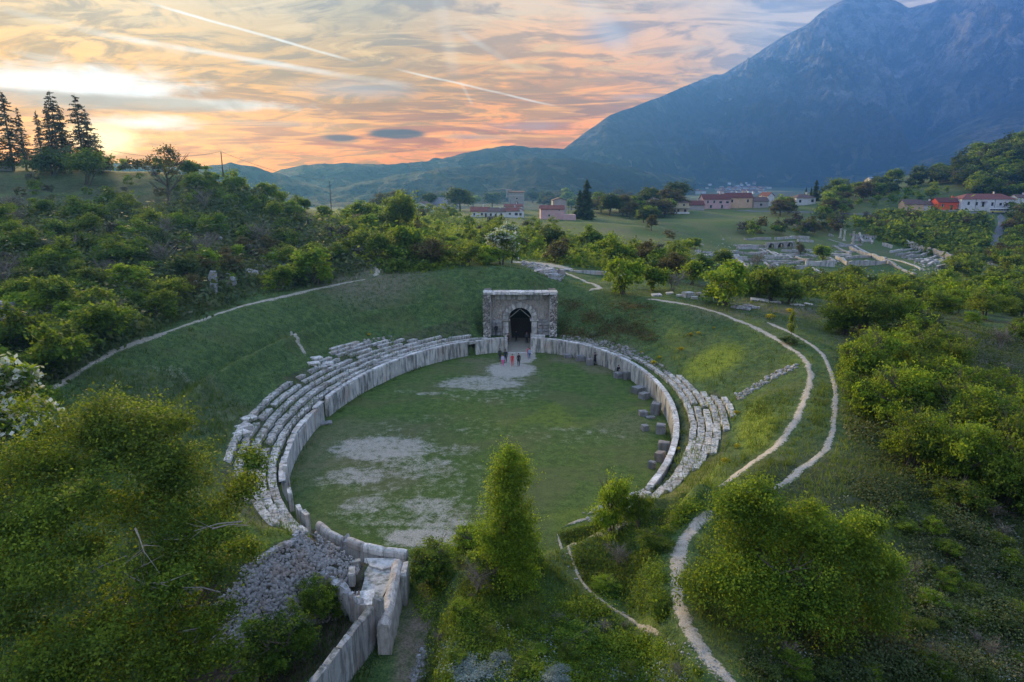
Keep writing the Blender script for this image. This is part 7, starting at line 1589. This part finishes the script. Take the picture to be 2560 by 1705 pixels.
# ---- great spreading tree, left foreground
gx, gy = -13.2, 22.0; g0 = gz(gx, gy)
bl = []
rr = random.Random(5)
for px, py, Y, r in [(190, 985, 27, 2.3), (290, 1010, 26.5, 2.2), (120, 1060, 26, 2.3), (40, 1120, 25, 2.2), (240, 1110, 25, 2.6), (380, 1090, 25.5, 2.2), (480, 1110, 26, 1.7), (540, 1130, 26.5, 1.15), (160, 1200, 23.5, 2.6), (330, 1200, 23.5, 2.6), (450, 1220, 24.5, 1.8),
                     (60, 1300, 22, 2.3), (220, 1320, 21.5, 2.5), (380, 1340, 22, 2.2), (500, 1330, 25, 1.5), (545, 1270, 26.5, .9), (100, 1440, 20.5, 2.3), (280, 1460, 20.5, 2.4), (430, 1450, 21.5, 1.9), (20, 1230, 23, 2.0), (350, 1560, 19.5, 2.0), (150, 1560, 19.5, 2.0), (470, 1540, 22, 1.5), (-40, 1350, 22, 2)]:
    q = atY(px, py, Y)
    for k_ in range(2): a_ = rr.uniform(0, 6.28); bl.append((q[0] - gx + math.cos(a_) * r, q[1] - gy + math.sin(a_) * r * .6, q[2] - g0 + rr.uniform(.0, .8) * r * .8, r * .3, r * .3, r * .24))
    bl.append((q[0] - gx, q[1] - gy, q[2] - g0, r * .80, r * .76, r * .58))
hero('tree', 'great spreading leafy tree filling the left foreground', (gx, gy, g0), bl, 4600, 30, .25, .060, leafmat('leaf_great', [(.014, .044, .006), (.066, .128, .012), (.165, .235, .018), (.34, .38, .028)], .42), 421, 'tree', .65, trunk_mesh('trunk', 6.8, .42, 422, 14, .45, None, 5, stems=2, lean=.2), .10, hk=24)
tw = MB(); rr = random.Random(8)
for k in range(26):
    q = atY(rr.uniform(250, 560), rr.uniform(1180, 1480), rr.uniform(20.6, 23.5)); dr = Vector((rr.uniform(-1, 1), rr.uniform(-.8, .1), rr.uniform(-.4, .9))).normalized(); p0 = Vector(q) - Vector((gx, gy, g0))
    L = rr.uniform(.9, 2.0); p1 = p0 + dr * L; tw.tube([p0, p0 + dr * L * .5 + Vector((0, 0, .1)), p1], [.035, .022, .008], 4)
    for j in range(4):
        d2 = (dr + Vector((rr.uniform(-.8, .8), rr.uniform(-.8, .8), rr.uniform(-.6, .8)))).normalized(); s0 = p0.lerp(p1, rr.uniform(.3, .9)); tw.tube([s0, s0 + d2 * L * .45], [.014, .004], 3)
gt = [o for o in COL.objects if o.get('label', '').startswith('great spreading')][0]
tag(obj('dead_branches', tw.mesh('dead_branches', M_TWIG), gt), kind='stuff')
placed('near', 60, 1090, 120, 'bush behind the great tree at the left edge', hs=.8)
# yellow flowering plants
for i, (px, py, w, lab) in enumerate([(1587, 772, 14, 'yellow flowering clump high on the right bank'), (1606, 768, 11, 'small yellow clump right of the highest one'), (1565, 806, 16, 'yellow clump in the middle of the right bank'), (1516, 824, 12, 'yellow clump above the right wall'), (1503, 838, 18, 'straggling yellow clump by the rubble above the right wall'),
        (1641, 756, 9, 'tiny yellow clump near the inner path'), (1692, 952, 16, 'upright yellow plant at the end of the right seats'), (1560, 1035, 14, 'yellow clump in the gutter behind the right wall'), (1548, 1052, 14, 'second yellow clump in the gutter behind the right wall'),
        (1694, 1030, 18, 'yellow clump on the slope below the right seats'), (1667, 1064, 22, 'yellow clump beside the inner path lower slope'), (1555, 965, 14, 'yellow tuft between the right seat rows'), (848, 772, 12, 'lone yellow bush above the left seats'),
        (1815, 718, 18, 'yellow bloom beside the outer path top'), (1770, 733, 22, 'low yellow flowering patch where the paths part'), (1475, 812, 8, 'yellow tuft behind the right wall')]):
    placed('yellow', px, py, w, lab, hs=.9, name='flowering_plant', cat='plant', group='yellow flowering plants')

# ------------------------------------------------------------------ grass and low growth (nobody could count it)
def tufts(n, xr, yr, keep, h, w, mat, name, label, seed, blades=3):
    r_ = np.random.default_rng(seed)
    u = r_.random(n); Y = yr[0] * (yr[1] / yr[0]) ** u; X = r_.uniform(-1, 1, n) * (Y * .95 + 4)
    X = np.clip(X, xr[0], xr[1]); Z = gz(X, Y); s, t = ell(X, Y); m = keep(X, Y, s, t) & (Z > -1)
    X, Y, Z = X[m], Y[m], Z[m]; k = len(X)
    X = np.repeat(X, blades); Y = np.repeat(Y, blades); Z = np.repeat(Z, blades); N = len(X)
    sc = (.6 + .9 * r_.random(N)) * (1 + Y / 60)
    X = X + r_.normal(0, .07, N) * sc; Y = Y + r_.normal(0, .07, N) * sc
    a = r_.uniform(0, 6.283, N); hx = h * sc * (.55 + fbm(X / 3, Y / 3, 3, 55) * .8 + .45); ww = w * sc
    ln = r_.normal(0, .35, (N, 2)) * hx[:, None]
    b0 = np.c_[X - np.cos(a) * ww, Y - np.sin(a) * ww, Z - .03]; b1 = np.c_[X + np.cos(a) * ww, Y + np.sin(a) * ww, Z - .03]; tp = np.c_[X + ln[:, 0], Y + ln[:, 1], Z + hx]
    V = np.stack([b0, b1, tp], 1).reshape(-1, 3); F = np.arange(3 * N).reshape(N, 3)
    tone = np.clip(.40 + fbm(X / 2.2, Y / 2.2, 3, 65) * .9 + r_.normal(0, .14, N), 0, 1)
    o = obj(name, mesh_np(name, V, F, mat, fattr=dict(tone=tone))); tag(o, label, kind='stuff'); return o
PATHS = [o for o in COL.objects if o.name.startswith('path')]
pv_ = np.concatenate([np.array([v.co[:2] for v in o.data.vertices]) for o in PATHS]); pkey = set(map(tuple, np.round(pv_ / .45).astype(int)))
def offpath(X, Y):
    kx = np.round(np.asarray(X) / .45).astype(int); ky = np.round(np.asarray(Y) / .45).astype(int)
    return np.array([(a, b) not in pkey for a, b in zip(kx, ky)])
rubx = [(712, 1205), (550, 1280), (440, 1420), (600, 1600), (700, 1440), (800, 1400), (880, 1400), (930, 1260)]
def near_keep(X, Y, s, t):
    Rm = np.interp(t, RT, RR); px, py = project(X, Y, gz(X, Y))
    seats = ((s > .2) & (s < 5.0) & ((t > 112) | (t < -112))) | ((s > .2) & (s < 6.2) & (t < 40) & (t > -45))
    d, _ = seg_d(X, Y, -5.9, 39.5, -5.1, 8.0)
    return (s > .9) & ~seats & offpath(X, Y) & ~inpoly_np(px, py, rubx) & (d > 1.2) & ~((np.abs(X - GATE_X) < 6) & (Y > 90) & (Y < 104))
tufts(62000, (-60, 60), (17, 60), near_keep, .17, .014, L_GRASS, 'grass', 'short grass on the banks and foreground', 71, 4)
tufts(30000, (-60, 60), (50, 112), near_keep, .09, .016, L_GRASS, 'grass', 'turf on the far banks of the bowl', 72, 3)
def seat_keep(X, Y, s, t):
    z_ = ((s > .5) & (s < 4.7) & (np.abs(t) > 112)) | ((s > .5) & (s < 6.4) & (t < 40) & (t > -48))
    return z_ & (fbm(X / 1.2, Y / 1.2, 3, 5) > -.05)
tufts(26000, (-30, 30), (34, 95), seat_keep, .26, .016, L_GRASS, 'grass', 'weeds growing between the rows of seats', 73, 3)
def wall_keep(X, Y, s, t): return (s > -.75) & (s < -.02) & (fbm(X / .8, Y / .8, 2, 6) > -.1) & ~((np.abs(X - 1.1) < 2) & (Y > 85))
tufts(60000, (-24, 20), (36, 95), wall_keep, .14, .014, L_GRASS, 'grass', 'longer grass along the foot of the arena wall', 74, 3)
# low scrub: clumps of small leaves under and between the bushes
def scrub(n, poly, h, leaf, mat, label, seed, per=9, spread=.35):
    r_ = np.random.default_rng(seed); xs = [p[0] for p in poly]; ys = [p[1] for p in poly]; C_ = []
    rnd = random.Random(seed)
    while len(C_) < n:
        px = rnd.uniform(min(xs), max(xs)); py = rnd.uniform(min(ys), max(ys))
        if inpoly(px, py, poly):
            q = hit(px, py)
            if q is not None and rnd.random() < .12 + 2.6 * max(0, float(fbm(np.array([q[0] / 1.9]), np.array([q[1] / 1.9]), 3, seed)[0]) + .12): C_.append(q)
    C_ = np.array(C_); C_ = C_[offpath(C_[:, 0], C_[:, 1])]; n = len(C_); k = 1 + C_[:, 1] / 90
    ci = np.repeat(np.arange(n), per); off = r_.normal(size=(len(ci), 3)) * spread; off[:, 2] = np.abs(off[:, 2]) * h / spread * .6
    P = C_[ci] + off * k[ci, None]; P[:, 2] = np.maximum(P[:, 2], gz(P[:, 0], P[:, 1]) + .02)
    hv_ = np.clip(1 + 2.2 * fbm(C_[:, 0] / 2.6, C_[:, 1] / 2.6, 3, seed + 1), .35, 2.4); P[:, 2] = gz(P[:, 0], P[:, 1]) + (P[:, 2] - gz(P[:, 0], P[:, 1])).clip(.02, None) * hv_[ci]
    tone = np.clip(.42 + .7 * fbm(C_[:, 0] / 3.5, C_[:, 1] / 3.5, 2, seed + 2)[ci] + r_.normal(0, .13, n)[ci] + r_.normal(0, .12, len(ci)), 0, 1)
    V, F = leaves(P, leaf * k[ci], tone, None, .5, seed)
    o = obj('undergrowth', mesh_np('undergrowth', V, F, mat, fattr=dict(tone=tone))); tag(o, label, kind='stuff'); return o
scrub(7500, hillL, .5, .15, L_SCRUB, 'undergrowth covering the left slope', 81, 9, .5)
scrub(3000, [(700, 500), (1000, 500), (1400, 560), (1620, 600), (1620, 650), (1400, 625), (1200, 592), (1000, 622), (860, 630)], .5, .16, L_OLIVE, 'undergrowth of the thicket behind the far rim', 82, 8, .5)
scrub(5200, [(1700, 1500), (2060, 1440), (2090, 1250), (1930, 1100), (2000, 1080), (2354, 1150), (2354, 1568), (1720, 1568)], .32, .05, L_SCRUB, 'rough scrub in the right foreground', 83, 12, .22)
scrub(4200, [(950, 1380), (1060, 1330), (1270, 1300), (1330, 1360), (1560, 1490), (1640, 1568), (960, 1568), (1000, 1480)], .22, .045, L_GREEN, 'leafy weeds on the foreground mound', 84, 12, .18)
scrub(2600, [(1290, 1230), (1480, 1180), (1620, 1160), (1560, 1260), (1550, 1400), (1500, 1440), (1350, 1340)], .2, .045, L_GREEN, 'weeds between the near paths', 85, 12, .18)
scrub(3600, [(1930, 700), (2150, 700), (2354, 790), (2354, 1150), (2120, 1130), (1960, 1030), (1930, 850)], .4, .07, L_SCRUB, 'undergrowth of the right thicket', 86, 10, .3)
scrub(3000, [(1650, 640), (2000, 640), (2354, 660), (2354, 720), (1900, 690), (1700, 675)], .5, .14, L_OLIVE, 'undergrowth before the ruins', 87, 8, .45)
scrub(2500, [(2000, 545), (2050, 505), (2260, 515), (2240, 640), (2200, 600)], .8, .22, L_OLIVE, 'undergrowth between the ruins and the road', 88, 8, .6)
scrub(420, [(1700, 1500), (2060, 1440), (2090, 1250), (1930, 1100), (2000, 1080), (2354, 1150), (2354, 1568), (1720, 1568)], .5, .035, L_GREY, 'dead grey stalks in the right foreground scrub', 92, 12, .22)
scrub(260, [(1960, 1100), (2354, 1180), (2354, 1568), (1740, 1568)], .18, .04, L_SAGE, 'silvery low herbs in the right foreground scrub', 93, 12, .12)
scrub(500, [(960, 1480), (1330, 1400), (1600, 1568), (960, 1568)], .2, .035, L_SAGE, 'silvery low herbs on the foreground mound', 94, 12, .12)
scrub(2500, [(0, 1050), (130, 900), (60, 880), (0, 860)], .35, .07, L_GREEN, 'growth behind the great tree', 89, 9, .3)
scrub(900, [(1290, 690), (1500, 700), (1520, 790), (1420, 790), (1290, 770)], .18, .05, L_RUST, 'reddish weeds on the bank right of the gate', 90, 9, .25)

# ------------------------------------------------------------------ alike labels get their place in the view
bpy.context.view_layer.update()
dup_ = {}
for o in COL.objects:
    if o.parent is None and o.get('label') and o.get('category'): dup_.setdefault(o['label'], []).append(o)
ORD = ['first', 'second', 'third', 'fourth', 'fifth', 'sixth', 'seventh', 'eighth', 'ninth', 'tenth']
for lab, os_ in dup_.items():
    if len(os_) < 2: continue
    os_.sort(key=lambda o: float(project(np.array(o.location.x), np.array(o.location.y), np.array(o.location.z))[0]))
    for i, o in enumerate(os_):
        w = 'leftmost' if i == 0 else ('rightmost' if i == len(os_) - 1 else (ORD[i] if i < 10 else f'{i + 1}th') + ' from left')
        o['label'] = ' '.join((w + ' ' + lab).split()[:16])
